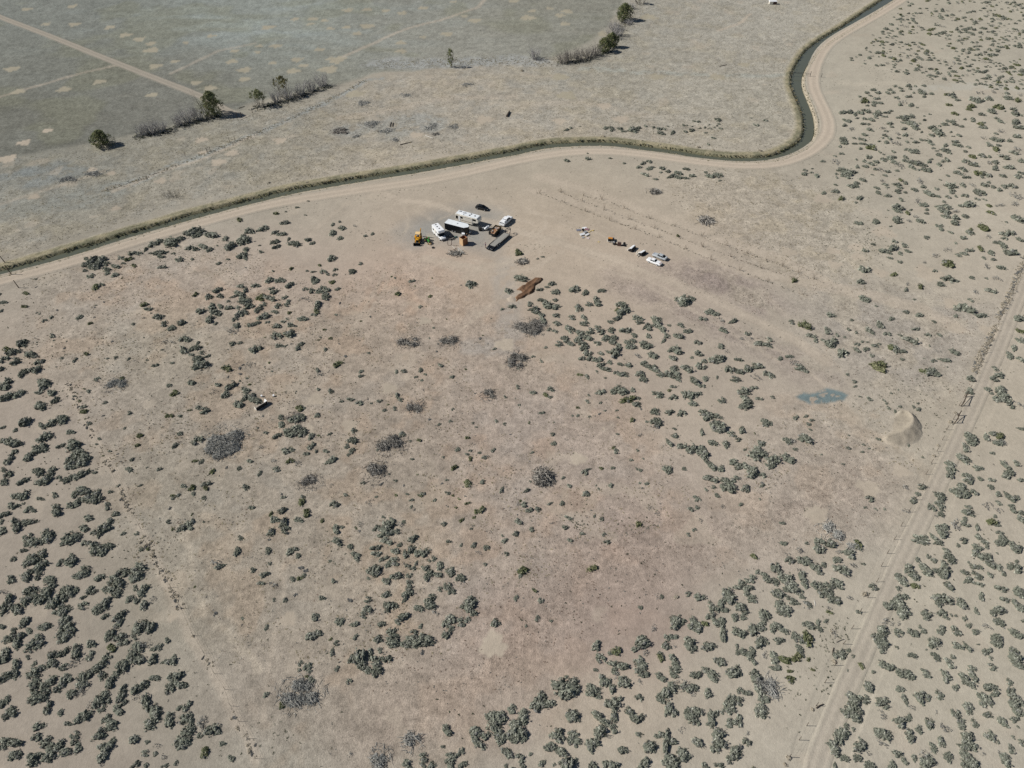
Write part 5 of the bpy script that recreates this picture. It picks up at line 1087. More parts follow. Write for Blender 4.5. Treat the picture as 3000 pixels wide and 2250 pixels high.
MB().box(-.95, -.35, -1.095, -1.07, .62, 2.3).build("door", M_OFFW, t)
for wx in (-1.75, 2.35):
    for sy in (-1, 1): wheel(t, wx, sy * .92, .37, .28, M_WHITE)
for sy in (-1, 1): MB().box(1.75, 1.85, sy * 1.22 - .1, sy * 1.22 + .1, 1.15, 1.45).build("mirror", M_DARK, t)

# ---- black enclosed cargo trailer with white roof
h = -25.5; fw = Vector((math.cos(R(h)), math.sin(R(h)), 0)); lf = Vector((-fw.y, fw.x, 0))
c0 = Vector((-21.16, 195.32, 0))
t = empty("cargo_trailer", c0 + lf * 1.3 + fw * 3.6, R(h)); tag(t, "black enclosed cargo trailer with white roof and pointed nose", "trailer")
plan_ = [(-3.6, -1.3), (3.25, -1.3), (4.25, -.35), (4.25, .35), (3.25, 1.3), (-3.6, 1.3)]
MB().plan(plan_, .42, 2.55).build("body", M_BLACK, t)
MB().plan([(x * 1.004, y * 1.012) for x, y in plan_], 2.553, 2.62).build("roof", M_ROOFW, t)
MB().box(.15, .55, -.2, .2, 2.62, 2.70).build("roof_vent", M_GREY, t, bevel=.02)
MB().box(-3.64, -3.60, -1.15, 1.15, .5, 2.45).build("door", M_DARK, t)
MB().box(2.2, 2.9, -1.325, -1.30, .6, 2.3).build("door", M_DARK, t)
for wx in (-.9, .05):
    for sy in (-1, 1): wheel(t, wx, sy * 1.22, .34, .22)
for sy in (-1, 1): MB().box(-1.4, .55, sy * 1.30 - .03, sy * 1.30 + .08, .70, .80).build("fender", M_DARK, t)
MB().tube([(4.0, -.5, .4), (5.4, 0, .4), (4.0, .5, .4)], .05).cyl((4.9, 0, .05), (4.9, 0, .75), .05).build("tongue", M_DARK, t)
MB().box(4.5, 4.85, -.2, .2, .45, .85).build("propane_box", M_WHITE, t)

# ---- fifth wheel camper
h = -27; fw = Vector((math.cos(R(h)), math.sin(R(h)), 0)); lf = Vector((-fw.y, fw.x, 0))
c0 = Vector((-18.15, 200.25, 0))
t = empty("camper_trailer", c0 + lf * 1.2 + fw * 4.0, R(h)); tag(t, "long cream fifth wheel camper trailer with raised nose", "camper")
MB().prism([(-4.0, .62), (2.35, .60), (2.35, 1.05), (2.55, 1.45), (3.6, 1.45), (4.35, 1.75), (4.30, 2.75), (3.9, 3.12), (-3.8, 3.12), (-4.0, 2.9)], -1.2, 1.2).build("body", M_OFFW, t, bevel=.05)
MB().box(-3.75, 3.8, -1.12, 1.12, 3.125, 3.16).build("roof", M_ROOFW, t, bevel=.015)
for (a, b_, z0, z1) in ((-3.75, -2.95, 1.45, 2.45), (-2.05, -1.2, 1.85, 2.45), (2.4, 3.6, 2.15, 2.75)):
    MB().box(a, b_, -1.225, -1.205, z0, z1).build("window", M_GLASS, t)
for (a, b_, z0, z1) in ((-3.2, -2.2, 1.75, 2.45), (1.0, 2.0, 1.75, 2.45)):
    MB().box(a, b_, 1.205, 1.225, z0, z1).build("window", M_GLASS, t)
d = MB().box(-2.72, -2.08, -1.235, -1.205, .7, 2.62).build("door", M_WHITE, t); MB().box(-2.2, -2.14, -1.27, -1.235, 1.5, 1.6).build("handle", M_DARK, d)
MB().box(2.15, 2.28, -1.235, -1.205, .7, 2.4).build("awning_arm", M_GREY, t); MB().box(-2.9, 2.3, -1.30, -1.205, 2.72, 2.84).build("awning", M_OFFW, t)
MB().box(-3.9, 2.3, -1.218, -1.204, 1.15, 1.28).build("stripe", M_BROWNM, t)
for (x, y, a, b_, m) in ((-2.9, .45, .35, .25, M_GREY), (-2.0, .1, .3, .2, M_WHITE), (-1.6, -.55, .45, .3, M_WHITE), (-1.1, .3, .3, .22, M_GREY), (1.0, .55, .2, .2, M_DARK), (.9, -.35, .2, .2, M_DARK), (2.6, .1, .2, .2, M_DARK)):
    MB().box(x - a, x + a, y - b_, y + b_, 3.16, 3.30).build("roof_vent", m, t, bevel=.03)
for wx in (-1.0, -.05):
    for sy in (-1, 1): wheel(t, wx, sy * 1.05, .36, .22)
for sy in (-1, 1): MB().cyl((3.3, sy * .8, 0), (3.3, sy * .8, 1.5), .05).build("landing_leg", M_DARK, t)
MB().box(-4.05, 2.2, -1.0, 1.0, .5, .62).build("chassis", M_DARK, t)

# ---- dump trailer with scrap wood
h = 63; fw = Vector((math.cos(R(h)), math.sin(R(h)), 0)); lf = Vector((-fw.y, fw.x, 0))
c0 = Vector((-5.39, 190.81, 0))
t = empty("dump_trailer", c0 + lf * 1.05 + fw * 2.3, R(h)); tag(t, "dark steel dump trailer loaded with scrap wood", "trailer")
b = MB(); b.box(-2.3, 2.3, -1.05, 1.05, .62, .74); b.box(-2.3, 2.3, -1.05, -.97, .742, 1.5); b.box(-2.3, 2.3, .97, 1.05, .742, 1.5); b.box(2.22, 2.3, -.97, .97, .742, 1.5)
b.build("box", M_OLIVE, t)
MB().box(-2.36, -2.3, -1.0, 1.0, .74, 1.35).build("tailgate", M_DARK, t)
rim = MB(); rim.box(-2.32, 2.34, -1.09, -.95, 1.5, 1.56); rim.box(-2.32, 2.34, .95, 1.09, 1.5, 1.56); rim.box(2.2, 2.34, -.95, .95, 1.5, 1.56); rim.build("top_rail", M_OLIVE, t)
for wx in (-.5, .4):
    for sy in (-1, 1): wheel(t, wx, sy * 1.15, .36, .24, M_DARK)
for sy in (-1, 1): MB().box(-1.0, .9, sy * 1.15 - .13, sy * 1.15 + .13, .76, .82).build("fender", M_DARK, t)
MB().tube([(2.3, -.6, .55), (3.8, 0, .55), (2.3, .6, .55)], .06).build("tongue", M_DARK, t)
rr = random.Random(4)
load = empty("scrap_wood", t.location + Vector((0, 0, .78)), R(h)); tag(load, "broken boards and rubble heaped inside the dump trailer", "scrap wood")
hp = MB(); nx, ny = 12, 8; zz = [[.28 + .28 * math.sin(i * .9) * math.cos(j * 1.3) * .4 + rr.uniform(0, .14) for j in range(ny)] for i in range(nx)]
vs = [(-2.15 + 4.3 * i / (nx - 1), -.95 + 1.9 * j / (ny - 1), zz[i][j]) for i in range(nx) for j in range(ny)]
hp.add(vs, [(i * ny + j, (i + 1) * ny + j, (i + 1) * ny + j + 1, i * ny + j + 1) for i in range(nx - 1) for j in range(ny - 1)])
hp.build("rubble", mat("tan_rubble", tuple(s2l((176, 138, 108))), rough=.95, noise=(4, .6, 1.25)), load)
for k in range(16):
    a = rr.uniform(0, 3.14); L_ = rr.uniform(.5, 1.5); x, y = rr.uniform(-1.5, 1.6), rr.uniform(-.6, .6)
    p = Vector((x - math.cos(a) * L_ / 2, max(-.9, min(.9, y - math.sin(a) * L_ / 2)), .5 + rr.uniform(-.1, .15))); q = Vector((x + math.cos(a) * L_ / 2, max(-.9, min(.9, y + math.sin(a) * L_ / 2)), .52 + rr.uniform(-.1, .2)))
    MB().cyl(p, q, rr.uniform(.05, .10), 4).build("board", rr.choice([M_PLYD, M_PLY, M_WOODG, M_LUMW]), load)

# ---- gooseneck flatbed trailer
h = 58; fw = Vector((math.cos(R(h)), math.sin(R(h)), 0)); lf = Vector((-fw.y, fw.x, 0))
c0 = Vector((-5.02, 184.35, 0))
t = empty("flatbed_trailer", c0 + lf * 1.2 + fw * 4.1, R(h)); tag(t, "long flatbed trailer with grey plank deck and black ramps", "trailer")
MB().box(-4.1, 4.1, -.88, .88, .80, .90).build("deck", M_PLANK, t)
e = MB(); e.box(-4.1, 4.1, -1.22, -.90, .72, .915); e.box(-4.1, 4.1, .90, 1.22, .72, .915); e.box(4.1, 4.25, -1.22, 1.22, .70, .92); e.build("frame", M_DARK, t)
MB().box(-1.6, 4.05, -1.16, -.98, .917, .93).build("edge_plank", M_PLANK, t); MB().box(-1.4, 1.0, .98, 1.14, .917, .93).build("edge_plank", M_PLANK, t)
bm_ = MB()
for x in (-3.4, -2, -.6, .8, 2.2, 3.6): bm_.box(x, x + .12, -1.15, 1.15, .55, .72)
bm_.box(-4.1, 4.1, -.45, -.30, .45, .55); bm_.box(-4.1, 4.1, .30, .45, .45, .55); bm_.build("crossmember", M_DARK, t)
for sy in (-1, 1):
    MB().fru((-5.75, -4.12, sy * .6 - .52, sy * .6 + .52), (-5.6, -4.12, sy * .6 - .52, sy * .6 + .52), .30, .62).add([(-5.7, sy * .6 - .5, .62), (-4.12, sy * .6 - .5, .62), (-4.12, sy * .6 + .5, .62), (-4.12, sy * .6 + .5, .9), (-4.12, sy * .6 - .5, .9), (-5.7, sy * .6 + .5, .62)], [(0, 1, 4), (2, 5, 3), (0, 4, 3, 5), (1, 2, 3, 4)]).build("ramp", M_BLACK, t)
    for yy in (-.25, .25): MB().box(-5.62, -5.5, sy * .6 + yy - .1, sy * .6 + yy + .1, .66, .72).build("ramp_light", M_ALU, t)
for wx in (-2.6, -1.6):
    for sy in (-1, 1): wheel(t, wx, sy * .95, .38, .26, M_WHITE)
g = MB(); 
for sy in (-1, 1): g.tube([(4.15, sy * 1.1, .82), (5.2, sy * .75, 1.75), (6.1, sy * .12, 1.78)], .10, 6)
g.tube([(5.2, -.75, 1.75), (5.2, .75, 1.75)], .08); g.cyl((6.1, 0, 1.85), (6.1, 0, 1.05), .10); g.tube([(4.15, 0, .82), (5.2, 0, 1.75)], .05)
g.build("gooseneck", M_DARK, t)
for sy in (-1, 1): MB().cyl((4.6, sy * .8, 0), (4.6, sy * .8, 1.25), .06).build("landing_leg", M_DARK, t)

# ---- white propane tank and black bin, small pale crate between
h = 49; p = mid((-8.71, 194.75), (-7.07, 196.65)); t = empty("propane_tank", p, R(h)); tag(t, "white capsule shaped propane tank left of the dump trailer", "tank")
prof = [(-1.12, .02), (-1.08, .22), (-.92, .38), (-.7, .42), (.7, .42), (.92, .38), (1.08, .22), (1.12, .02)]
MB().loft([[(x, r_ * math.cos(k * math.pi / 8), .62 + r_ * math.sin(k * math.pi / 8)) for k in range(16)] for x, r_ in prof]).build("tank", M_WHITE, t, smooth=True)
MB().cyl((0, 0, 1.0), (0, 0, 1.18), .16).build("valve_dome", M_WHITE, t)
for x in (-.6, .6): MB().box(x - .08, x + .08, -.35, .35, 0, .28).build("leg", M_DARK, t)
p = G(1406.8, 675.2); t = empty("plastic_bin", p, R(20)); tag(t, "black square bin near the end of the camper's shadow", "bin")
MB().fru((-.42, .42, -.4, .4), (-.5, .5, -.46, .46), 0, 1.0).build("body", M_BLACK, t, bevel=.04); MB().box(-.52, .52, -.48, .48, 1.0, 1.08).build("lid", M_DARK, t, bevel=.02)
p = G(1415.3, 671.5); t = MB().box(-.35, .35, -.3, .3, 0, .5).box(-.38, .38, -.33, .33, .5, .56).build("storage_box", M_GREY, None, bevel=.03); t.location = p; t.rotation_euler[2] = R(25); tag(t, "small grey box squeezed between black bin and white tank", "box")

# ---- open plywood box
h = -48; O = Vector((-16.12, 187.30, 0)); a = Vector((-14.99, 186.04, 0)); fwb = (a - O).normalized(); lfb = Vector((-fwb.y, fwb.x, 0)); ang = math.atan2(fwb.y, fwb.x)
t = empty("plywood_box", O + fwb * .85 + lfb * .98, ang); tag(t, "tall open topped plywood box casting a square shadow", "crate")
MB().box(-.85, .85, -.98, -.94, 0, 2.45).build("wall", M_PLY, t); MB().box(-.85, .85, .94, .98, 0, 2.3).build("wall", M_PLYD, t)  # sunlit wall painted pale, the others browner: light and shade in the colour
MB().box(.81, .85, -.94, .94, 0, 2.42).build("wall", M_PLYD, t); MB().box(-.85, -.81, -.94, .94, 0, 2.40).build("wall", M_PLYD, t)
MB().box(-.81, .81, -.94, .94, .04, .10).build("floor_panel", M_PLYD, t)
fr = MB()
for x in (-.79, .79):
    for y in (-.92, .92): fr.box(x - .04, x + .04, y - .04, y + .04, .1, 2.4)
fr.build("stud", M_PLYD, t)
rim = MB().box(-.87, .87, -1.02, -.98, 2.36, 2.46).box(.85, .89, -.98, .98, 2.34, 2.44).build("top_rail", M_PLY, t)
p = G(1357.5, 690.5); t = MB().fru((-.42, .42, -.45, .45), (-.45, .45, -.48, .48), 0, .75).box(-.47, .47, -.5, .5, .75, .85).build("white_cooler", M_WHITE, None, bevel=.03); t.location = p; t.rotation_euler[2] = R(8); tag(t, "square white cooler behind the plywood box", "cooler")
for i, (a_, b_, r_) in enumerate(((1361, 690, .05), (1368, 694, .04))):
    q = G(a_, b_); t = MB().cyl((0, 0, 0), (.7, -1.0, 1.2 if i else .9), r_, 5).build("leaning_pole", M_PLY, None); t.location = q + Vector((.2, .6, 0)); tag(t, ["short pale pole leaning beside the white cooler", "long pale pole leaning on the back of the plywood box"][i], "pole")

# ---- scrap heap with teal tarp between motorhome and plywood box
p = G(1325, 695)
t = empty("scrap_heap", p); tag(t, "jumble of branches and teal tarp right of the motorhome", "scrap heap")
rr = random.Random(9)
b = MB()
for k in range(9):
    a_ = rr.uniform(0, 3.14); L_ = rr.uniform(.8, 2.2); x, y = rr.uniform(-1.3, .6), rr.uniform(-.6, .8)
    b.cyl((x - math.cos(a_) * L_ / 2, y - math.sin(a_) * L_ / 2, .08), (x + math.cos(a_) * L_ / 2, y + math.sin(a_) * L_ / 2, rr.uniform(.2, .6)), .07, 4)
b.build("branch", M_WOODG, t)
n = 7; b = MB(); vs = [(.6 + .16 * i + .05 * rr.random(), -.5 + .16 * j, .08 + .45 * math.exp(-((i - 3) ** 2 + (j - 3) ** 2) / 6) * rr.uniform(.6, 1.2)) for i in range(n) for j in range(n)]
b.add(vs, [(i * n + j, (i + 1) * n + j, (i + 1) * n + j + 1, i * n + j + 1) for i in range(n - 1) for j in range(n - 1)]).build("tarp", M_TEALT, t)
# bent pipe frame lying on the sand
gp = [tuple(G(a_, b_, .05)) for a_, b_ in ((1311.5, 700), (1311.5, 716), (1314, 719), (1320, 719), (1322.5, 716), (1322.5, 702))]
t = MB().tube(gp, .045, 6).build("bent_pipe", M_BROWNM); tag(t, "thin bent pipe loop lying on the sand beside the plywood box", "pipe")
gp = [tuple(G(a_, b_, .04)) for a_, b_ in ((1325, 719), (1335, 718.6), (1345, 719))]
t = MB().tube(gp, .035, 6).build("long_pipe", M_RUST); tag(t, "rust coloured pipe lying between pipe loop and plywood box", "pipe")
# white lumber pile
P0 = G(1345, 737)
LUM = [((1340, 727), (1350, 743), M_LUMW, .11, "widest white plank of the fallen lumber, on its left side"), ((1342, 726), (1362, 744), M_LUMW, .06, "longest thin white plank at the right of the fallen lumber"), ((1339, 738), (1351, 746), M_LUMW, .09, "lowest white plank of the fallen lumber"),
       ((1325, 722), (1333, 729), M_LUMW, .06, "short pale stick at the upper left of the fallen lumber"), ((1326, 735), (1341, 729), M_BROWNM, .07, "brown board crossing under the fallen lumber"), ((1343, 731), (1356, 742), M_PLANK, .10, "grey plank in the middle of the fallen lumber"), ((1351, 742), (1360, 746), M_PLANK, .08, "short grey plank at the lower right end of the lumber"), ((1330, 744), (1344, 748), M_PLANK, .05, "thin grey strip below the fallen lumber")]
for i, (a_, b_, m, w, lab) in enumerate(LUM):
    A_, B_ = G(*a_), G(*b_); d = (B_ - A_); z = .05 + .045 * i
    t = MB().box(0, d.length, -w, w, 0, .05).build("plank", m); t.location = A_ + Vector((0, 0, z)); t.rotation_euler = (0, 0, math.atan2(d.y, d.x)); tag(t, lab, "plank", "planks fallen in front of the plywood box")
p = G(1269, 726.5); t = MB().loft([[(rr_ * math.cos(k * math.pi / 8), rr_ * math.sin(k * math.pi / 8), z) for k in range(16)] for rr_, z in ((.28, .02), (.42, .02), (.44, .14), (.42, .26), (.28, .26))]).build("discarded_tyre", M_TYRE, None); t.location = p; tag(t, "black tyre lying flat on the sand below the green tractor", "tyre")

# ---- backhoe loader (bucket towards the viewer)
h = -93; fw = Vector((math.cos(R(h)), math.sin(R(h)), 0)); lf = Vector((-fw.y, fw.x, 0))
t = empty("backhoe_loader", Vector((-28.95, 188.9, 0)), R(h)); tag(t, "yellow backhoe loader with black front bucket and raised rear boom", "backhoe")
MB().box(-1.1, 1.6, -.38, .38, .5, .85).build("chassis", M_DARK, t)
MB().fru((.1, 1.75, -.42, .42), (.1, 1.65, -.36, .36), .85, 1.50).build("hood", M_YEL, t, bevel=.04)
MB().cyl((1.0, .0, 1.5), (1.0, .0, 1.53), .17, 12).build("air_cleaner", M_RUST, t); MB().cyl((1.25, .22, 1.5), (1.25, .22, 1.95), .04).build("exhaust_pipe", M_DARK, t)
MB().box(1.75, 1.80, -.34, .34, .75, 1.42).build("grille", M_DARK, t)
cab = MB()
for x in (-1.05, .12):
    for y in (-.62, .62): cab.box(x - .04, x + .04, y - .04, y + .04, 1.0, 2.55)
cab.box(-1.1, .16, -.68, .68, .85, 1.02)
cab.build("cab_frame", M_YEL, t)
MB().box(-.6, -.1, -.25, .25, 1.02, 1.35).box(-.68, -.6, -.25, .25, 1.02, 1.8).build("seat", M_DARK, t, bevel=.03)
MB().box(-1.2, .27, -.76, .76, 2.55, 2.68).build("roof", M_PALEY, t, bevel=.03)
arm = MB()
for sy in (-1, 1): arm.tube([(.0, sy * .62, 1.35), (1.5, sy * .62, 1.0), (2.25, sy * .62, .45)], .09, 6)
arm.tube([(1.6, -.62, .95), (1.6, .62, .95)], .06); arm.build("loader_arm", M_YEL, t)
MB().add([(2.25, -1.08, .10), (2.3, -1.08, .85), (2.55, -1.08, .78), (2.95, -1.08, .04), (2.25, 1.08, .10), (2.3, 1.08, .85), (2.55, 1.08, .78), (2.95, 1.08, .04)],
         [(0, 1, 5, 4), (0, 4, 7, 3), (0, 3, 2, 1), (4, 5, 6, 7), (1, 2, 6, 5)]).build("front_bucket", M_BLACK, t)
MB().box(2.9, 3.0, -1.08, 1.08, .02, .07).build("bucket_edge", M_GREY, t)
bo = MB(); bo.tube([(-1.35, .25, .9), (-2.05, .5, 2.1), (-2.0, .75, 3.35)], .14, 6); bo.tube([(-2.0, .75, 3.35), (-2.45, .55, 2.2), (-2.5, .45, 1.35)], .11, 6); bo.build("boom", M_YEL, t)
MB().fru((-2.85, -2.35, .12, .75), (-2.7, -2.4, .2, .7), .75, 1.35).build("rear_bucket", M_DARK, t, bevel=.03)
for sy in (-1, 1):
    wheel(t, -.65, sy * .88, .68, .42, M_YEL); wheel(t, 1.35, sy * .72, .42, .28, M_YEL)
    MB().box(-1.5, -1.35, sy * .9 - .06, sy * .9 + .06, .25, 1.4).build("stabiliser", M_DARK, t)
    MB().prism([(-1.2, 1.42), (-.1, 1.42), (.02, 1.25), (.0, 1.2), (-.12, 1.36), (-1.2, 1.36)], sy * .85 - .25, sy * .85 + .25).build("fender", M_YEL, t)

# ---- small green tractor
h = -63; p = Vector((-25.85, 188.3, 0))
t = empty("tractor", p, R(h)); tag(t, "small green tractor parked between backhoe loader and motorhome", "tractor")
MB().fru((-.2, 1.25, -.24, .24), (-.2, 1.15, -.19, .19), .62, 1.12).build("hood", M_GREEN, t, bevel=.04)
MB().box(-1.15, 1.2, -.16, .16, .4, .62).build("chassis", M_GREEN, t)
MB().box(1.25, 1.29, -.2, .2, .6, 1.0).build("grille", M_DARK, t); MB().cyl((.7, 0, 1.1), (.7, 0, 1.6), .035).build("exhaust_pipe", M_DARK, t)
MB().box(-1.0, -.6, -.24, .24, .8, .92).box(-1.08, -1.0, -.24, .24, .85, 1.25).build("seat", M_YEL, t, bevel=.02)
MB().cyl((-.42, 0, 1.12), (-.40, 0, 1.15), .2, 12).cyl((-.42, 0, 1.12), (-.2, 0, .9), .02).build("steering_wheel", M_DARK, t)
for sy in (-1, 1):
    wheel(t, -.8, sy * .62, .56, .30, M_PALEY); wheel(t, 1.0, sy * .52, .32, .18, M_PALEY)
    MB().prism([(-1.3, 1.05), (-1.0, 1.18), (-.5, 1.18), (-.3, 1.0), (-.34, .96), (-.52, 1.12), (-1.0, 1.12), (-1.28, 1.0)], sy * .6 - .16, sy * .6 + .16).build("fender", M_GREEN, t)
MB().box(1.35, 1.75, -.08, .08, .35, .5).box(1.7, 1.8, -.35, .35, .15, .6).build("front_weight", M_PALEY, t)

# ---- person by the trailer ramps
def make_person(loc, face, label):
    t = empty("person", loc, R(face)); tag(t, label, "person")
    skin = paintm("skin", (176, 130, 104), .7); top = paintm("mauve_top", (92, 70, 96), .9); trous = paintm("tan_trousers", (150, 124, 108), .9); hair = paintm("dark_hair", (42, 32, 30), .9)
    V0, E, Rd = [], [], []
    def v(p, r): V0.append(p); Rd.append(r); return len(V0) - 1
    def chain(a, pts):
        for p, r in pts:
            b_ = v(p, r); E.append((a, b_)); a = b_
        return a
    pel = v((0, 0, .96), .125)
    chest = chain(pel, [((0, 0, 1.12), .125), ((0, 0, 1.32), .145), ((0, 0, 1.44), .10)])
    chain(chest, [((.01, 0, 1.53), .055), ((.02, 0, 1.60), .078), ((.025, 0, 1.68), .092), ((.015, 0, 1.76), .062)])
    for sy in (-1, 1):
        chain(pel, [((.0, sy * .10, .90), .095), ((.02, sy * .11, .50), .058), ((-.01, sy * .115, .10), .042), ((.09, sy * .12, .04), .035), ((.17, sy * .125, .035), .028)])
        w_ = chain(chest, [((0, sy * .19, 1.42), .058), ((-.01, sy * .235, 1.14), .042), ((.07, sy * .23, .90), .028), ((.09, sy * .225, .84), .030)])
        for k in range(4):
            L_ = (.070, .078, .074, .058)[k]; dx = .022 - .015 * k
            chain(w_, [((.09 + dx, sy * .222, .80), .010), ((.10 + dx, sy * .215, .80 - L_ * .5), .009), ((.095 + dx, sy * .20, .80 - L_), .008)])
        chain(w_, [((.125, sy * .205, .825), .011), ((.135, sy * .19, .79), .009)])
    me = bpy.data.meshes.new("body"); me.from_pydata(V0, E, []); me.materials.append(skin)
    o_ = bpy.data.objects.new("body", me); scene.collection.objects.link(o_); o_.parent = t
    sk = o_.modifiers.new("skin", 'SKIN')
    for i, r_ in enumerate(Rd): me.skin_vertices[0].data[i].radius = (r_, r_)
    me.skin_vertices[0].data[0].use_root = True
    ss = o_.modifiers.new("sub", 'SUBSURF'); ss.levels = 1; ss.render_levels = 1
    def shell(z0, z1, rx0, ry0, rx1, ry1, cx=0, cy=0, n=12):
        return [[(cx + rx0 * math.cos(k * 2 * math.pi / n), cy + ry0 * math.sin(k * 2 * math.pi / n), z0) for k in range(n)], [(cx + rx1 * math.cos(k * 2 * math.pi / n), cy + ry1 * math.sin(k * 2 * math.pi / n), z1) for k in range(n)]]
    s = MB(); a_ = shell(.92, 1.12, .165, .19, .155, .175); b_ = shell(1.30, 1.47, .175, .215, .10, .15); s.loft([a_[0], a_[1], b_[0], b_[1]])
    for sy in (-1, 1): s.cyl((0, sy * .19, 1.44), (-.01, sy * .24, 1.12), .072, 10, .060); s.cyl((-.01, sy * .24, 1.14), (.06, sy * .235, .93), .058, 10, .042)
    s.build("shirt", top, t, smooth=True)
    s = MB(); s.loft(shell(.84, 1.0, .15, .185, .15, .18))
    for sy in (-1, 1): s.cyl((.0, sy * .10, .90), (.02, sy * .11, .50), .105, 10, .072); s.cyl((.02, sy * .11, .52), (-.01, sy * .115, .10), .073, 10, .058)
    s.build("trousers", trous, t, smooth=True)
    for sy in (-1, 1): MB().fru((-.07, .20, sy * .12 - .045, sy * .12 + .045), (-.05, .15, sy * .12 - .035, sy * .12 + .035), 0, .085).build("shoe", M_DARK, t, bevel=.015)
    MB().loft([[(.0 + r_ * math.cos(k * math.pi / 6), r_ * .85 * math.sin(k * math.pi / 6), z) for k in range(12)] for r_, z in ((.095, 1.66), (.108, 1.72), (.098, 1.80), (.04, 1.845))]).build("hair", hair, t, smooth=True)
    for sy in (-1, 1):
        MB().cyl((.105, sy * .034, 1.69), (.112, sy * .034, 1.69), .011, 6).build("eye", M_DARK, t); MB().box(.0, .03, sy * .088 - .01, sy * .088 + .01, 1.65, 1.70).build("ear", skin, t)
    MB().fru((.09, .125, -.015, .015), (.09, .105, -.008, .008), 1.63, 1.68).build("nose", skin, t); MB().box(.095, .105, -.025, .025, 1.605, 1.613).build("mouth", M_MAUVE, t)
    return t
make_person(G(1422.3, 725.5), 20, "person in a dark mauve top standing by the trailer ramps")

# ------------------------------------------------------------------ the row of salvage and old cars to the right
h = 147  # silver sedan, nose to the upper left
a_, b_ = Vector((42.15, 180.22, 0)), Vector((45.16, 177.93, 0)); fw = (a_ - b_).normalized(); lf = Vector((-fw.y, fw.x, 0)); hd = math.degrees(math.atan2(fw.y, fw.x))
# near side of the car is its left side: shift the other way
make_car("old_sedan", "silver fastback sedan with slate grey hood, upper of the two old cars", "car", mid(a_, b_) - lf * .82 + Vector((0.1, .0, 0)), hd, 4.6, 1.72, 1.35, .86, M_SILV, M_SLATE,
         [(-2.25, 1.5, .40, .84), (-2.05, 1.68, .30, .92), (-1.2, 1.72, .24, .90), (.5, 1.72, .24, .88), (1.3, 1.70, .24, .84), (2.15, 1.6, .30, .76), (2.3, 1.45, .38, .68)],
         (-1.9, .85, -.95, .2, .2), wheelx=(-1.25, 1.35), wr=.30, group="the two old white cars", roof_m=M_SILV)
a_, b_ = Vector((40.67, 177.12, 0)), Vector((42.78, 175.55, 0)); fw = (b_ - a_).normalized(); lf = Vector((-fw.y, fw.x, 0)); hd = math.degrees(math.atan2(fw.y, fw.x))
make_car("old_coupe", "white classic coupe with rust streaked hood, lower of the two old cars", "car", mid(a_, b_) + lf * .80, hd, 4.6, 1.76, 1.34, .88, M_WHITE, mat("rusty_white", tuple(s2l((176, 150, 136))), rough=.7, noise=(3, .7, 1.2)),
         [(-2.3, 1.5, .42, .86), (-2.1, 1.70, .32, .92), (-1.2, 1.76, .26, .92), (.4, 1.76, .26, .90), (1.2, 1.74, .26, .88), (2.15, 1.66, .32, .82), (2.3, 1.5, .40, .74)],
         (-1.35, .75, -.85, .15, .22), wheelx=(-1.32, 1.32), wr=.31, hub=M_WHITE, group="the two old white cars")

def shell_part(name, label, px, py, hd, L, W, H, cat="car part", extra=False):
    t = empty(name, G(px, py), R(hd)); tag(t, label, cat)
    # a tipped curved body shell, open and dark on its right side
    n = 9; out = []; inn = []
    for k in range(n):
        a_ = 1.7 * k / (n - 1) + .12
        out.append((math.cos(a_) * W * .6, math.sin(a_) * H))
    ring0 = [(-L / 2, x, z) for x, z in out]; ring1 = [(L / 2, x * .82, z * .78) for x, z in out]
    vs = ring0 + ring1 + [(x, y * .9, z - .08) for x, y, z in ring0] + [(x, y * .9, z - .08) for x, y, z in ring1]
    fs = [(i, i + 1, n + i + 1, n + i) for i in range(n - 1)] + [(2 * n + i, 3 * n + i, 3 * n + i + 1, 2 * n + i + 1) for i in range(n - 1)]
    fs += [(0, n, 3 * n, 2 * n), (n - 1, 3 * n - 1, 4 * n - 1, 2 * n - 1)] + [(i, 2 * n + i, 2 * n + i + 1, i + 1) for i in range(n - 1)] + [(n + i, n + i + 1, 3 * n + i + 1, 3 * n + i) for i in range(n - 1)]
    MB().add(vs, fs).build("shell", M_WHITE, t)
    MB().fru((-L * .47, L * .44, -W * .42, W * .3), (-L * .45, L * .40, -W * .22, W * .1), 0.02, H * .80).build("shade_block", M_TYRE, t)  # black block put in for the shade inside the open shell
    if extra:
        e = MB(); e.tube([(-L * .5, .2, .15), (-L * .85, .9, .35), (-L * .4, 1.5, .6), (L * .1, 1.4, .5)], .09, 6); e.tube([(-L * .5, .2, .15), (-L * .95, .1, .15)], .1, 6); e.tube([(-L * .6, .4, .2), (L * .1, 1.0, .75)], .07, 6); e.tube([(-L * .3, .3, .3), (-L * .1, 1.5, .5)], .07, 6)
        e.build("bent_frame", M_OFFW, t)
    return t
shell_part("fender_shell", "white curved body shell tipped on its side, open dark face to the right", 1852.5, 732, 56, 2.8, 1.7, 1.25)
t = shell_part("wrecked_front_end", "white wrecked car front with bent frame, left of the old cars", 1882, 745, 47, 2.4, 1.8, 1.15, extra=True)
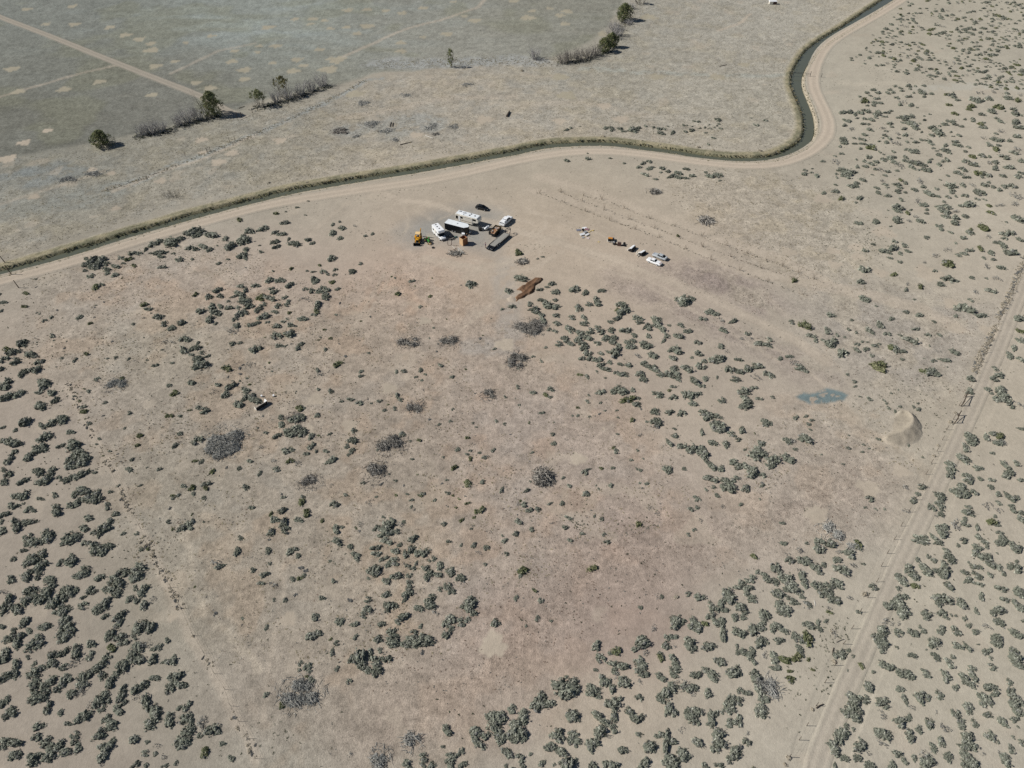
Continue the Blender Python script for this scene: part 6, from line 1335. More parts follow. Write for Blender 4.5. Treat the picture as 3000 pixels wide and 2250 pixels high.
# orange topped machine, engines, rusty cabinet and drum
p = G(1790, 706); t = empty("generator", p, R(-12)); tag(t, "black machine with orange flat top on curved white rails", "machine")
MB().box(-.95, .75, -.45, .5, .15, 1.0).build("housing", M_BLACK, t, bevel=.04); MB().box(-.9, .45, -.52, .30, 1.0, 1.16).build("top_panel", M_ORANGE, t, bevel=.02)
MB().box(-.6, .9, .5, 1.15, .1, .75).build("tank", M_GREY, t, bevel=.08)
b = MB()
for k, (w_, z_) in enumerate(((1.2, .12), (1.35, .28), (1.45, .44))): b.tube([(-1.2, .1 - k * .1, z_), (-.95, -.75 - k * .12, z_), (0, -1.0 - k * .1, z_), (w_ * .8, -.6, z_)], .045, 6)
b.build("rail", M_LUMW, t)
p = G(1800, 716); t = empty("engine_block", p, R(40)); tag(t, "dark engine with white pipe, next to the orange topped machine", "engine")
MB().fru((-.5, .5, -.4, .4), (-.35, .35, -.3, .3), .05, .75).build("block", M_DARK, t, bevel=.05); MB().cyl((-.2, -.2, .6), (-.2, .15, .95), .08).build("pipe", M_WHITE, t); MB().cyl((.1, -.45, .4), (.1, -.55, .4), .22, 10).build("flywheel", M_RUST, t)
p = G(1814, 719); t = empty("rusty_cabinet", p, R(-10)); tag(t, "brown rusty metal cabinet in the salvage row", "cabinet")
MB().fru((-.6, .6, -.45, .5), (-.55, .5, -.35, .45), .0, 1.0).build("body", M_BROWNM, t, bevel=.04); MB().box(-.4, .4, -.42, .40, 1.0, 1.05).build("lid", M_BROWNM, t); MB().box(.15, .2, -.4, .42, 1.05, 1.08).build("strip", M_ALU, t)
p = G(1826, 719); t = empty("stacked_tyres", p, R(0)); tag(t, "heap of black tyres right of the rusty cabinet", "tyres")
for (x, y, z, rx) in ((0, 0, .0, 0), (.1, .05, .24, 0), (.5, -.35, .0, 0), (.35, .6, .35, 1.2)):
    o_ = MB().loft([[(q * math.cos(k * math.pi / 8), q * math.sin(k * math.pi / 8), zz_) for k in range(16)] for q, zz_ in ((.22, .0), (.40, .0), (.43, .11), (.40, .22), (.22, .22), (.20, .11))]).build("tyre", M_TYRE, t); o_.location = (x, y, z); o_.rotation_euler[0] = rx
MB().cyl((-.15, -.3, .5), (-.15, .45, .62), .06).build("pipe", M_LUMW, t)
# the pile of discarded panels
PAN = [((1712, 670), 1.5, .8, 20, M_WHITE, "topmost white panel of the discarded pile", .25, .10), ((1719, 673), 1.3, .7, -25, M_MAUVE, "mauve panel at the upper right of the discarded pile", .22, .35), ((1695, 675), 1.4, .8, 10, M_SLATE, "slate grey panel at the left of the discarded pile", .15, .15),
       ((1708, 677), 1.0, .9, 60, M_DARK, "dark upright sheet in the middle of the discarded pile", .45, .9), ((1715, 682), 1.1, .7, 30, M_GREY, "grey panel in the middle of the discarded pile", .35, .12), ((1706, 689), 1.7, .75, 28, M_WHITE, "big white curved panel at the front of the discarded pile", .40, .35),
       ((1720, 690), 1.5, .55, 42, M_WHITE, "narrow white slab at the front right of the discarded pile", .38, .2), ((1723, 698), .9, .7, -30, mat("pink_board", tuple(s2l((196, 184, 180))), rough=.8), "pale pink board lying below the discarded pile", .06, .05), ((1730, 678), 1.7, .18, 48, M_STRAWY, "long yellow plank right of the discarded pile", .08, .05), ((1738, 676), .6, .25, 45, M_STRAWY, "short yellow block at the right end of the discarded pile", .15, .0), ((1708, 697), .8, .45, 15, M_ALU, "crumpled silver sheet at the bottom of the discarded pile", .2, .4)]
for (a_, b_), L_, W_, hd, m, lab, z, tl in [(q[0], *q[1:]) for q in PAN]:
    if m is M_STRAWY and L_ < 1: o_ = MB().box(-L_ / 2, L_ / 2, -W_ / 2, W_ / 2, 0, .22).build("wood_block", m, None, bevel=.02); z = 0
    else: o_ = MB().box(-L_ / 2, L_ / 2, -W_ / 2, W_ / 2, -.05, .05).build("panel" if m is not M_STRAWY else "plank", m, None, bevel=.012)
    o_.location = G(a_, b_) + Vector((0, 0, z)); o_.rotation_euler = (tl, 0, R(hd)); tag(o_, lab, "panel" if m is not M_STRAWY else "plank", "panels and planks of the discarded pile")
o_ = MB().box(-.5, .5, -.05, .05, 0, .08).box(-.05, .05, -.4, .4, .02, .10).build("wood_scrap", M_STRAWY); o_.location = G(1754, 709); o_.rotation_euler[2] = R(15); tag(o_, "yellow wood offcuts between the discarded pile and the orange topped machine", "wood scrap")
# broken white panel box at left, small white bucket beyond
t = empty("panel_box", G(765, 1190), R(48)); tag(t, "broken white walled open box half hidden by a bush", "box")
MB().box(-1.5, 1.5, -.55, -.50, 0, .95).build("wall", M_DARK, t); MB().box(-1.5, 1.5, -.56, -.49, .95, 1.0).build("top_rail", M_OFFW, t)  # dark wall and floor: the box's inner shadow put into their colour
MB().box(-1.55, -1.5, -.5, .45, 0, .75).build("wall", M_OFFW, t); MB().box(1.5, 1.56, -.55, .45, 0, 1.05).build("wall", M_WHITE, t)
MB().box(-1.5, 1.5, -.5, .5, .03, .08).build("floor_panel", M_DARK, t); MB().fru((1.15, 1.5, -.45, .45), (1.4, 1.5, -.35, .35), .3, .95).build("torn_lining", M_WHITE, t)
for (a_, b_, lab) in ((802, 1161, "small white bucket right of the broken white box"), (767, 1162, "small pale can half sunk above the broken white box")):
    o_ = MB().cyl((0, 0, 0), (0, 0, .42), .19, 14, .23).build("bucket", M_WHITE); o_.location = G(a_, b_); tag(o_, lab, "bucket", "white containers by the broken box")
# ------------------------------------------------------------------ dug dirt, earth mound
def heightfield(name, poly_px, step, hfun, colfun, label, cat, material=None, sink=.06, grow=1.5):
    W_ = gpoly(poly_px); xs = [p[0] for p in W_]; ys = [p[1] for p in W_]
    X, Y = np.meshgrid(np.arange(min(xs) - grow, max(xs) + grow, step), np.arange(min(ys) - grow, max(ys) + grow, step), indexing='ij')
    n, m = X.shape; x, y = X.ravel(), Y.ravel()
    ins = inside(x, y, W_); d, _ = seg_dist(x, y, W_ + [W_[0]])
    sd = np.where(ins, d, -d) + .55 * (fbm(x, y, 1.1, 44) - .5)
    z = hfun(x, y, sd)
    keep = sd > -step * 1.6
    z = np.where(sd < 0, -sink, z)
    idx = np.arange(n * m).reshape(n, m)
    f = np.stack([idx[:-1, :-1], idx[1:, :-1], idx[1:, 1:], idx[:-1, 1:]], -1).reshape(-1, 4)
    f = f[keep[f].all(1)]
    used = np.unique(f); remap = -np.ones(n * m, int); remap[used] = np.arange(len(used))
    col, cover = colfun(x, y, sd)
    o = mesh_obj(name, np.stack([x, y, z], 1)[used], remap[f], material or GROUND, cols=col[used], attrs={"cover": cover[used]}, smooth=True)
    return tag(o, label, cat)

def q(x, y): return (1450 + x / 11.06, 780 + y / 11.06)
DIRT = [q(*p) for p in [(690, 775), (800, 660), (980, 600), (1010, 545), (1160, 465), (1300, 385), (1440, 370), (1560, 400), (1540, 480), (1440, 560), (1300, 650), (1290, 780), (1240, 860), (1180, 905), (1060, 955), (900, 1040), (770, 1080), (680, 1180), (700, 1080), (650, 1010), (760, 920), (900, 850), (830, 800)]]
def h_dirt(x, y, sd):
    r = 1 - np.abs(np.sin((x * .80 - y * .60) * 2.1 + 2.2 * fbm(x, y, 2.0, 7)))
    return np.clip(sd * .8, 0, .38) + .25 * r * sm(sd / .8) + .35 * (fbm(x, y, .9, 8) - .3) * sm(sd / .4)
def c_dirt(x, y, sd):
    n = fbm(x, y, 1.0, 12)[:, None]; pale = s2l((152, 126, 104)) / GAIN; dk = s2l((108, 84, 66)) / GAIN
    k = sm((fbm(x * .80 - y * .60, (x * .6 + y * .8) * .15, .7, 5)[:, None] - .45) * 4) * .6
    return (dk * (1 - k) + pale * k) * (.8 + .4 * n), np.full(x.shape, .4)
heightfield("dirt_pile", DIRT, .22, h_dirt, c_dirt, "freshly dug dark brown dirt pile among the bushes", "dirt pile")
# pale spoil fan beside it
SPOIL = [q(*p) for p in [(340, 1040), (520, 960), (660, 1000), (700, 1090), (640, 1190), (430, 1160)]]
heightfield("sand_spoil", SPOIL, .3, lambda x, y, s: np.clip(s * .25, 0, .22), lambda x, y, s: (np.tile(s2l((173, 161, 146)) / GAIN, (len(x), 1)), np.zeros(x.shape)), "smooth pale sand fan at the foot of the dirt pile", "sand spoil")

def qm(x, y): return (2550 + x / 7.373, 1150 + y / 7.373)
CREST = [tuple(G(*qm(*p)))[:2] for p in [(620, 450), (740, 455), (830, 520), (880, 620), (870, 720), (790, 830), (620, 910), (430, 960), (330, 985)]]
MOUND = [qm(*p) for p in [(430, 620), (480, 470), (620, 400), (800, 400), (930, 460), (1060, 600), (1130, 740), (1140, 880), (1080, 1020), (960, 1110), (800, 1170), (620, 1200), (470, 1160), (300, 1060), (230, 990), (300, 900), (420, 800)]]
def h_mound(x, y, sd):
    d, side = seg_dist(x, y, CREST)
    tot = d + np.maximum(sd, 0)
    f = np.clip(np.maximum(sd, 0) / (tot + 1e-6), 0, 1)
    along = sm(1.25 - np.abs((x - CREST[4][0]) * .35 + (y - CREST[4][1]) * .9) / 9.5)
    inner = side * SIDE < 0
    h = 1.3 * (.35 + .65 * along) * np.where(inner, f ** 2.2 * .7 + .3 * f ** 6, f ** .95)
    return h * sm(sd / .5) + .22 * (fbm(x, y, 1.2, 3) - .5) * sm(sd)
_ctr = G(*qm(600, 680)); _d, _s = seg_dist(np.array([_ctr.x]), np.array([_ctr.y]), CREST); SIDE = -_s[0]
def c_mound(x, y, sd):
    n = fbm(x, y, 1.6, 22)[:, None]
    c = s2l((158, 149, 134)) / GAIN * (.80 + .34 * n)
    c2, cov = paint(x, y); k = sm(1 - sd / 1.0)[:, None]
    return c * (1 - k) + c2 * k, np.full(x.shape, .25)
heightfield("earth_mound", MOUND, .3, h_mound, c_mound, "crescent shaped earth mound near the right fence", "earth mound", sink=.05)

# ------------------------------------------------------------------ dead brush
MESH['w'] = [bush_mesh("tumbleweed", 700 + i, 'w', 30, 16, leaf=.06, body=True) for i in range(3)]
STICKC = {'blue': ((190, 190, 184), (164, 165, 160), (208, 205, 196)), 'pale': ((205, 200, 190), (170, 166, 158), (120, 116, 110)), 'grey': ((190, 186, 178), (162, 158, 150), (138, 134, 126))}
def sticks(rx, ry, h, n, seed, style, lmin=.5, lmax=1.8, thick=.035, up=.25):
    r = np.random.default_rng(seed); V_, C_ = [], []
    for _ in range(n):
        a = r.uniform(0, 6.283); k = math.sqrt(r.random())
        x, y = rx * k * math.cos(a), ry * k * math.sin(a)
        z = h * (1 - k * k) * r.uniform(.2, 1) + .05
        L_ = r.uniform(lmin, lmax); b = r.uniform(0, 6.283); e = r.normal() * up
        d = np.array([math.cos(b) * math.cos(e), math.sin(b) * math.cos(e), math.sin(e)])
        p0 = np.array([x, y, z]) - d * L_ / 2; p1 = p0 + d * L_
        mid_ = (p0 + p1) / 2 + r.normal(size=3) * .12 * L_
        w = thick * r.uniform(.6, 1.6); c = s2l(STICKC[style][r.integers(3)]) * r.uniform(.8, 1.15)
        for q0, q1, w0, w1 in ((p0, mid_, w, w * .9), (mid_, p1, w * .9, w * .4)):
            dd = (q1 - q0) / (np.linalg.norm(q1 - q0) + 1e-9); s1 = np.cross(dd, [0, 0, 1.0]); s1 /= np.linalg.norm(s1) + 1e-9; s2 = np.cross(s1, dd)
            A = [q0 + s1 * w0, q0 - s1 * w0, q0 + s2 * w0 * 1.6]; B = [q1 + s1 * w1, q1 - s1 * w1, q1 + s2 * w1 * 1.6]
            for i in range(3):
                j = (i + 1) % 3; V_ += [A[i], A[j], B[j], A[i], B[j], B[i]]; C_ += [c] * 6
    v = np.array(V_); v[:, 2] = np.maximum(v[:, 2], -.02)
    return v, np.array(C_)
def heap(name, px, py, wpx, hpx, style, label, cat, hz=None, dens=42, group=None, flat=False, **kw):
    g = G(px, py); s = scale_at(g.y); rx = wpx / s / 2; dep = math.atan2(CAM_H, g.y); ry = max(rx * .5, hpx / (s * math.sin(dep)) / 2)
    ry = min(ry, rx * 1.3); hz = hz or (.25 if flat else min(1.0, .30 * min(rx, ry) + .15))
    r = np.random.default_rng(int(px * 3 + py)); Vs, Cs = [], []
    nc = int(np.clip(rx * ry * .8, 4, 13)) if name == "brush_pile" else 3
    base = s2l({'blue': (168, 168, 162), 'pale': (120, 114, 106), 'grey': (152, 149, 141)}[style])
    for k in range(nc):
        a = r.uniform(0, 6.283); q_ = math.sqrt(r.random()) * (.72 if nc > 3 else .25)
        cx, cy = rx * q_ * math.cos(a), ry * q_ * math.sin(a)
        sz = r.uniform(.28, .52) if nc > 3 else .75
        n = int(np.clip(dens * rx * ry * sz * sz * 1.5, 22, 260))
        v, c = sticks(rx * sz, ry * sz, hz * r.uniform(.6, 1.1), n, int(px * 7 + py + k * 31), style, **kw)
        Vs.append(v + np.array([cx, cy, 0])); Cs.append(c)
        if not flat:
            d = dome((0, 0), 1.0, 1.0, r, 13, 5, .22) * np.array([rx * sz * .8, ry * sz * .8, hz * .35])
            d[:, 2] = np.maximum(d[:, 2], -.03)
            Vs.append(d + np.array([cx, cy, 0])); Cs.append(np.repeat(np.repeat(base[None], len(d) // 3, 0) * r.uniform(.75, 1.35, (len(d) // 3, 1)), 3, 0))
    # scattered twigs thinning into the soil
    v, c = sticks(rx * 1.35, ry * 1.35, .05, int(np.clip(dens * rx * ry * .5, 15, 220)), int(px + py), style, **dict(kw, thick=kw.get('thick', .035) * .8)); Vs.append(v); Cs.append(c)
    v = np.concatenate(Vs); c = np.concatenate(Cs)
    o = mesh_obj(name, v, np.arange(len(v)).reshape(-1, 3), TWIG, cols=np.clip(c, .01, .8)); o.location = (g.x, g.y, 0)
    return tag(o, label, cat, group)
HEAPS = [(660, 1293, 105, 88, 'blue', "largest grey dead brush heap, left of centre"), (1101, 1385, 66, 58, 'grey', "tall dark grey brush heap left of centre, below the pale ring"), (1150, 1306, 78, 52, 'grey', "ring shaped pale dead brush heap left of centre"),
         (1217, 1192, 48, 34, 'grey', "tight curly grey brush heap above the ring shaped one"), (906, 1415, 66, 40, 'grey', "flat grey brush heap left of the tall dark one"), (880, 2035, 120, 84, 'blue', "wide broken patch of dead grey scrub near the bottom"),
         (1207, 2172, 50, 46, 'blue', "bluish brush clump near the bottom edge, upper of two"), (1118, 2218, 58, 60, 'blue', "bluish brush clump touching the bottom edge, lower of two"), (2432, 1560, 58, 56, 'blue', "lilac grey dead bush above the lower right thicket"),
         (340, 1128, 55, 38, 'blue', "small bluish dead bush at the far left"), (1430, 1158, 42, 32, 'grey', "small grey brush heap in the centre, under the long one"), (1512, 1057, 62, 46, 'grey', "grey brush heap under the bushes beside the middle thicket"),
         (1555, 958, 84, 44, 'grey', "long grey dead brush below the dirt pile"), (1200, 1002, 62, 30, 'grey', "left one of two flat grey brush heaps at centre"), (1316, 1001, 56, 30, 'grey', "right one of two flat grey brush heaps at centre"),
         (868, 1226, 50, 32, 'grey', "dark grey brush under the broken white box"), (1370, 249, 46, 12, 'blue', "flat grey brush heap in the tussock flat, beside the green tree"), (1193, 277, 36, 14, 'blue', "small grey brush heap above the canal flat, middle of three"),
         (1067, 303, 44, 18, 'blue', "small grey brush heap above the canal flat, leftmost of three"), (998, 385, 52, 18, 'pale', "dark heap with white board pieces beyond the canal"), (1157, 412, 26, 14, 'blue', "small dark brush heap just beyond the canal"),
         (1090, 366, 60, 20, 'blue', "left half of the low ashen mounds beyond the canal"), (1130, 382, 44, 18, 'blue', "lower part of the low ashen mounds beyond the canal"), (1260, 372, 44, 20, 'blue', "thin grey scrub right of the ashen mounds"), (1332, 372, 34, 18, 'blue', "rightmost thin grey scrub beyond the canal"),
         (1040, 398, 26, 16, 'blue', "small grey scrub under the dark heap beyond the canal"), (1276, 394, 20, 8, 'grey', "tiny grey brush by a pale log beyond the canal"), (2500, 1600, 30, 20, 'blue', "small lilac scrub beside the lilac dead bush"), (2255, 2010, 60, 60, 'blue', "silver grey dead bush inside the thicket at lower right"),
         (280, 508, 60, 20, 'blue', "dark blue scrub patch at upper left"), (200, 525, 70, 18, 'blue', "long blue grey scrub patch at upper left edge")]
for i, (a, b, w, h_, st, lab) in enumerate(HEAPS):
    heap("brush_pile", a, b, w, h_, st, lab, "brush pile", group="heaps of dead brush", flat=(b < 640 and st == 'blue'), dens=(16 if b < 640 else 42))
heap("stick_pile", 1590, 1398, 50, 44, 'pale', "big pile of bleached and charred sticks in the middle field", "stick pile", hz=1.3, dens=80, thick=.06, lmin=1, lmax=2.6)
heap("stick_pile", 2068, 648, 44, 24, 'pale', "pile of pale sticks on the grassy flat at right", "stick pile", hz=.7, dens=10, thick=.07, lmin=1.5, lmax=4)
heap("stick_pile", 1920, 563, 36, 15, 'grey', "small dark stick pile above the tree rows", "stick pile", hz=.7, dens=16, thick=.06, lmin=1, lmax=3)
heap("stick_pile", 1530, 768, 30, 18, 'pale', "stick pile with dark hollow, left of the dirt pile", "stick pile", hz=.7, dens=20, thick=.06, lmin=1, lmax=2.4)

heap("stick_pile", 1334, 743, 44, 16, 'pale', "flattened grey splinters and slats around the fallen white lumber", "stick pile", hz=.12, dens=22, thick=.05, lmin=.6, lmax=2.2, flat=True)
heap("stick_pile", 1320, 698, 18, 12, 'pale', "tangle of pale branches beside the teal tarp", "stick pile", hz=.6, dens=30, thick=.05, lmin=.8, lmax=2.0)
def bush_at(px, py, wpx, kind, name, label, cat, hz=.9, group=None):
    g = G(px, py); r_ = wpx / scale_at(g.y) / 2
    o = bpy.data.objects.new(name, MESH[kind][int(px) % len(MESH[kind])]); scene.collection.objects.link(o)
    o.location = (g.x, g.y, -.04); o.scale = (r_, r_ * .85, r_ * hz); o.rotation_euler[2] = px
    return tag(o, label, cat, group)
for (a, b, w, lab) in [(2536, 1740, 26, "pale tumbleweed heap caught on the fence in the thicket gap"), (2443, 1935, 22, "white tumbleweed heap under a leaning post"), (2309, 2222, 24, "cream tumbleweed heap at the fence near the bottom edge"), (2302, 2243, 18, "lowest cream tumbleweed, touching the bottom edge"), (2380, 2076, 16, "small white tumbleweed at a fallen fence post"),
                    (2735, 1335, 16, "pale tumbleweed on the fence, lower of the pair below the mound"), (2750, 1306, 14, "pale tumbleweed on the fence, upper of the pair below the mound"), (2785, 1240, 22, "pale tumbleweed at the fence corner beside the mound"), (2798, 1210, 18, "pale tumbleweed strip above the fence corner"), (2438, 1848, 22, "round silvery bush left of the fence"), (1980, 1750, 22, "round silvery bush above the lower right thicket"),
                    (410, 1588, 18, "pale tumbleweed on the left wire fence, lower one"), (328, 1382, 16, "pale tumbleweed on the left wire fence, upper one"), (372, 1480, 15, "cream tumbleweed on the left wire fence, middle one"), (422, 1570, 14, "second pale tumbleweed hard under the lower one"), (450, 1630, 18, "pale tumbleweed low on the left wire fence"), (1232, 898, 15, "pale round clump above the centre"), (732, 2200, 20, "white tumbleweed at the foot of the left wire fence"), (565, 1862, 15, "white tumbleweed on the wire fence at lower left")]:
    bush_at(a, b, w, 'w', "tumbleweed", lab, "tumbleweed", group="pale tumbleweeds")
# weeds blown against the upper right fence: one continuous drift
xs, ys = [], []
DR = [tuple(G(*p))[:2] for p in [(3010, 745), (2985, 800), (2960, 860), (2940, 905), (2925, 930)]]; DR2 = [tuple(G(*p))[:2] for p in [(2922, 950), (2905, 985), (2880, 1030), (2866, 1062), (2855, 1090)]]
r = np.random.default_rng(3)
for L_, n in ((DR, 300), (DR2, 200)):
    L2 = resample(L_, .3)
    for _ in range(n):
        p = L2[r.integers(len(L2))]; xs.append(p[0] + r.normal() * .45); ys.append(p[1] + r.normal() * .4)
TUFT['pale'] = [tuft_arrays(150 + i, K((214, 206, 192), (196, 188, 172), (170, 166, 156)), 9) for i in range(6)]
def drift(name, xs, ys, lo, hi, label):
    n = len(xs); q_ = r.uniform(lo, hi, n); kk = r.choice(list('wwwg'), n)
    return scatter_mesh(name, [(xs[i], ys[i], q_[i], q_[i] * .8, q_[i] * .8, kk[i], r.uniform(.85, 1.1)) for i in range(n)], SMALL, LEAF, label, "tumbleweeds")
drift("blown_tumbleweeds", xs, ys, .25, .6, "pale tumbleweeds blown in a drift against the upper right fence")

xs, ys = [], []
L2 = resample(PL(LFPX), .5)
for _ in range(420):
    p = L2[r.integers(len(L2))]
    if fbm(np.array([p[0]]), np.array([p[1]]), 7, 81)[0] > .45: xs.append(p[0] + r.normal() * .35); ys.append(p[1] + r.normal() * .35)
drift("fence_line_tumbleweeds", xs[:170], ys[:170], .18, .5, "pale tumbleweeds caught along the left wire fence")
# ------------------------------------------------------------------ trees and bare thickets
def branch_mesh(seed, H, W, n0, sub, col, thick=.06):
    r = np.random.default_rng(seed); V_, C_ = [], []
    def seg(a, b, w0, w1):
        d = b - a; L_ = np.linalg.norm(d)
        if L_ < 1e-3: return
        d = d / L_; s1 = np.cross(d, [.3, .2, 1.0]); s1 /= np.linalg.norm(s1) + 1e-9; s2 = np.cross(s1, d)
        A = [a + (s1 * math.cos(t) + s2 * math.sin(t)) * w0 for t in (0, 2.1, 4.2)]; B = [b + (s1 * math.cos(t) + s2 * math.sin(t)) * w1 for t in (0, 2.1, 4.2)]
        c = s2l(col) * r.uniform(.75, 1.2)
        for i in range(3):
            j = (i + 1) % 3; V_.extend([A[i], A[j], B[j], A[i], B[j], B[i]]); C_.extend([c] * 6)
    def grow(p, d, L_, w, lev):
        q0 = p; k = 3
        for i in range(k):
            d = d + r.normal(size=3) * .16; d[2] = abs(d[2]) * .98 + .05; d /= np.linalg.norm(d)
            q1 = q0 + d * L_ / k; w1 = w * (.78 if i < k - 1 else .6)
            seg(q0, q1, w, w1); w = w1
            if lev > 0:
                for _ in range(sub): 
                    e = d + r.normal(size=3) * .62; e[2] = abs(e[2]) + .1; grow(q1, e / np.linalg.norm(e), L_ * r.uniform(.35, .6), w * .55, lev - 1)
            q0 = q1
    for _ in range(n0):
        a = r.uniform(0, 6.283); k = r.random() ** .6
        p = np.array([math.cos(a) * k * W * .32, math.sin(a) * k * W * .32, 0]); d = np.array([math.cos(a) * k * .5, math.sin(a) * k * .5, 1.0])
        grow(p, d / np.linalg.norm(d), H * r.uniform(.55, .85), thick * r.uniform(.7, 1.2), 2 if n0 < 6 else 1)
    return np.array(V_), np.array(C_)
def leaf_crown(seed, H, W, z0, dens, cols, narrow=False):
    r = np.random.default_rng(seed); V_, C_ = [], []
    ncl = int(dens)
    for _ in range(ncl):
        a = r.uniform(0, 6.283); u = r.random(); z = z0 + (H - z0) * (r.random() ** .8)
        t = (z - z0) / (H - z0); env = math.sin(math.pi * min(1, .18 + .82 * t) ** .9) ** .6 if not narrow else math.sin(math.pi * (.12 + .82 * t)) ** .7
        rad = W / 2 * env * math.sqrt(u) * (1 + .25 * math.sin(3 * a + seed))
        c = np.array([rad * math.cos(a), rad * math.sin(a), z]); cr = r.uniform(.35, .75) * (W / 7) ** .5
        col = s2l(cols[r.integers(len(cols))]) * r.uniform(.7, 1.25); n = 22
        dd = r.normal(size=(n, 3)); dd[:, 2] += .3; dd /= np.linalg.norm(dd, axis=1)[:, None]
        p = c + dd * cr * r.uniform(.5, 1.1, (n, 1)); t1 = np.cross(dd, r.normal(size=(n, 3))); t1 /= np.linalg.norm(t1, axis=1)[:, None]; t2 = np.cross(dd, t1); w = r.uniform(.10, .22, (n, 1))
        V_.append(np.stack([p - t1 * w, p + t1 * w, p + t2 * w * 1.8 + dd * w * .6], 1).reshape(-1, 3)); C_.append(np.repeat(col[None] * r.uniform(.8, 1.2, (n, 1)), 3, 0))
    return np.concatenate(V_), np.concatenate(C_)
def soup(name, v, c, m, parent=None):
    return mesh_obj(name, v, np.arange(len(v)).reshape(-1, 3), m, cols=np.clip(c, .01, .8), parent=parent)
GREENS = ((130, 134, 96), (112, 120, 84), (144, 144, 108), (94, 104, 76)); DEADG = (152, 148, 142)
TREES = [ # base px, width m, height m, kind, label
 (302, 426, 9.0, 5.4, 'bushy', "low broad green tree with grey dead lower right side, leftmost of the tree line"),
 (628, 338, 9.2, 9.4, 'green', "tall dense green tree at the end of the field road"),
 (762, 312, 7.0, 6.8, 'mixed', "ragged half bare tree right of the field road end"),
 (832, 283, 6.0, 8.2, 'high', "tree with olive top and bare grey stem above bare thickets"),
 (1321, 197, 3.6, 7.8, 'narrow', "slender upright green tree standing alone beyond the flat"),
 (1770, 152, 7.0, 6.2, 'green', "dark green tree at the bend of the thicket, lower one"),
 (1790, 139, 7.0, 6.4, 'green', "dark green tree at the bend of the thicket, upper one"),
 (1828, 60, 10.0, 8.0, 'green', "large rounded green tree near the top of the tree line"),
 (1876, 12, 6.0, 5.0, 'mixed', "dark shrubby tree cut by the top edge")]
for i, (a, b, W_, H_, k, lab) in enumerate(TREES):
    t = empty("tree", G(a, b)); tag(t, lab, "tree", "trees along the old hedge line")
    v, c = branch_mesh(900 + i, H_ * .95, W_, 4 if k != 'bushy' else 5, 2, (116, 106, 94), .13); soup("trunk", v, c, TWIG, t)
    z0 = {'high': H_ * .55, 'mixed': H_ * .45, 'bushy': .2, 'green': .6, 'narrow': .4}[k]
    v, c = leaf_crown(950 + i, H_, W_ * (.9 if k != 'high' else .95), z0, {'high': 60, 'mixed': 55, 'bushy': 130, 'green': 190, 'narrow': 70}[k] * (W_ / 6.5) ** 1.2, GREENS if k != 'high' else ((138, 132, 92), (120, 118, 84), (104, 104, 72)), k == 'narrow')
    soup("crown", v, c, LEAF, t)
    if k in ('mixed', 'high', 'bushy'):
        v, c = branch_mesh(980 + i, H_ * .6, W_ * 1.2, 16, 2, DEADG, .05)
        if k == 'bushy': v = v + np.array([1.2, -.8, 0])
        soup("dead_branches", v, c, TWIG, t)
BARE = [(418, 396, 5.2, 4.6, "leftmost"), (446, 390, 5, 5.2, "second from left"), (473, 384, 5, 5, "third from left"), (522, 366, 4.5, 5, "fourth from left"), (552, 357, 4.5, 6, "fifth from left"), (580, 350, 5, 6, "one touching the tall green tree,"),
        (812, 297, 5, 5, "one in front of the olive topped tree,"), (846, 290, 5, 5.5, "one right of the olive topped tree,"), (880, 278, 5.5, 5.5, "third from the right end"), (912, 266, 5.5, 5.5, "second from the right end"), (945, 253, 5.5, 6, "right end"),
        (1565, 172, 4.5, 5.5, "small lone"), (1648, 184, 5.5, 6.2, "dark leftmost"), (1672, 182, 5.5, 6.4, "dark second"), (1698, 177, 5.5, 6.2, "dark third"), (1724, 170, 5.5, 5.6, "dark fourth"), (1746, 163, 5, 5.4, "dark fifth"),
        (1792, 112, 6, 6, "lower grey"), (1812, 104, 6, 6, "middle grey"), (1800, 88, 6, 5, "upper grey"), (1842, 72, 6, 2.6, "low"), (1850, 25, 6, 3, "topmost low")]
where = ["in the thicket left of the tall green tree"] * 6 + ["of the middle thicket"] * 5 + ["standing left of the dark upper thicket"] + ["of the dark upper thicket"] * 5 + ["beside the upper green trees"] * 3 + ["under the large rounded tree", "by the top edge of the tree line"]
for i, (a, b, W_, H_, lab) in enumerate(BARE):
    dark = lab.startswith("dark")
    v, c = branch_mesh(1100 + i, H_, W_, 34, 2, (160, 155, 148) if dark else (190, 187, 184), .10)
    o = soup("bare_shrub", v, c, TWIG); o.location = G(a, b)
    tag(o, ("%s bare shrub %s" % (lab.rstrip(',').replace(" touching the tall green tree", " by the green tree").replace(" in front of the olive topped tree", " before the olive topped tree"), where[i].replace("in the thicket left of the tall green tree", "of the thicket left of the tall green tree"))), "bare shrub", "leafless thickets along the old hedge line")
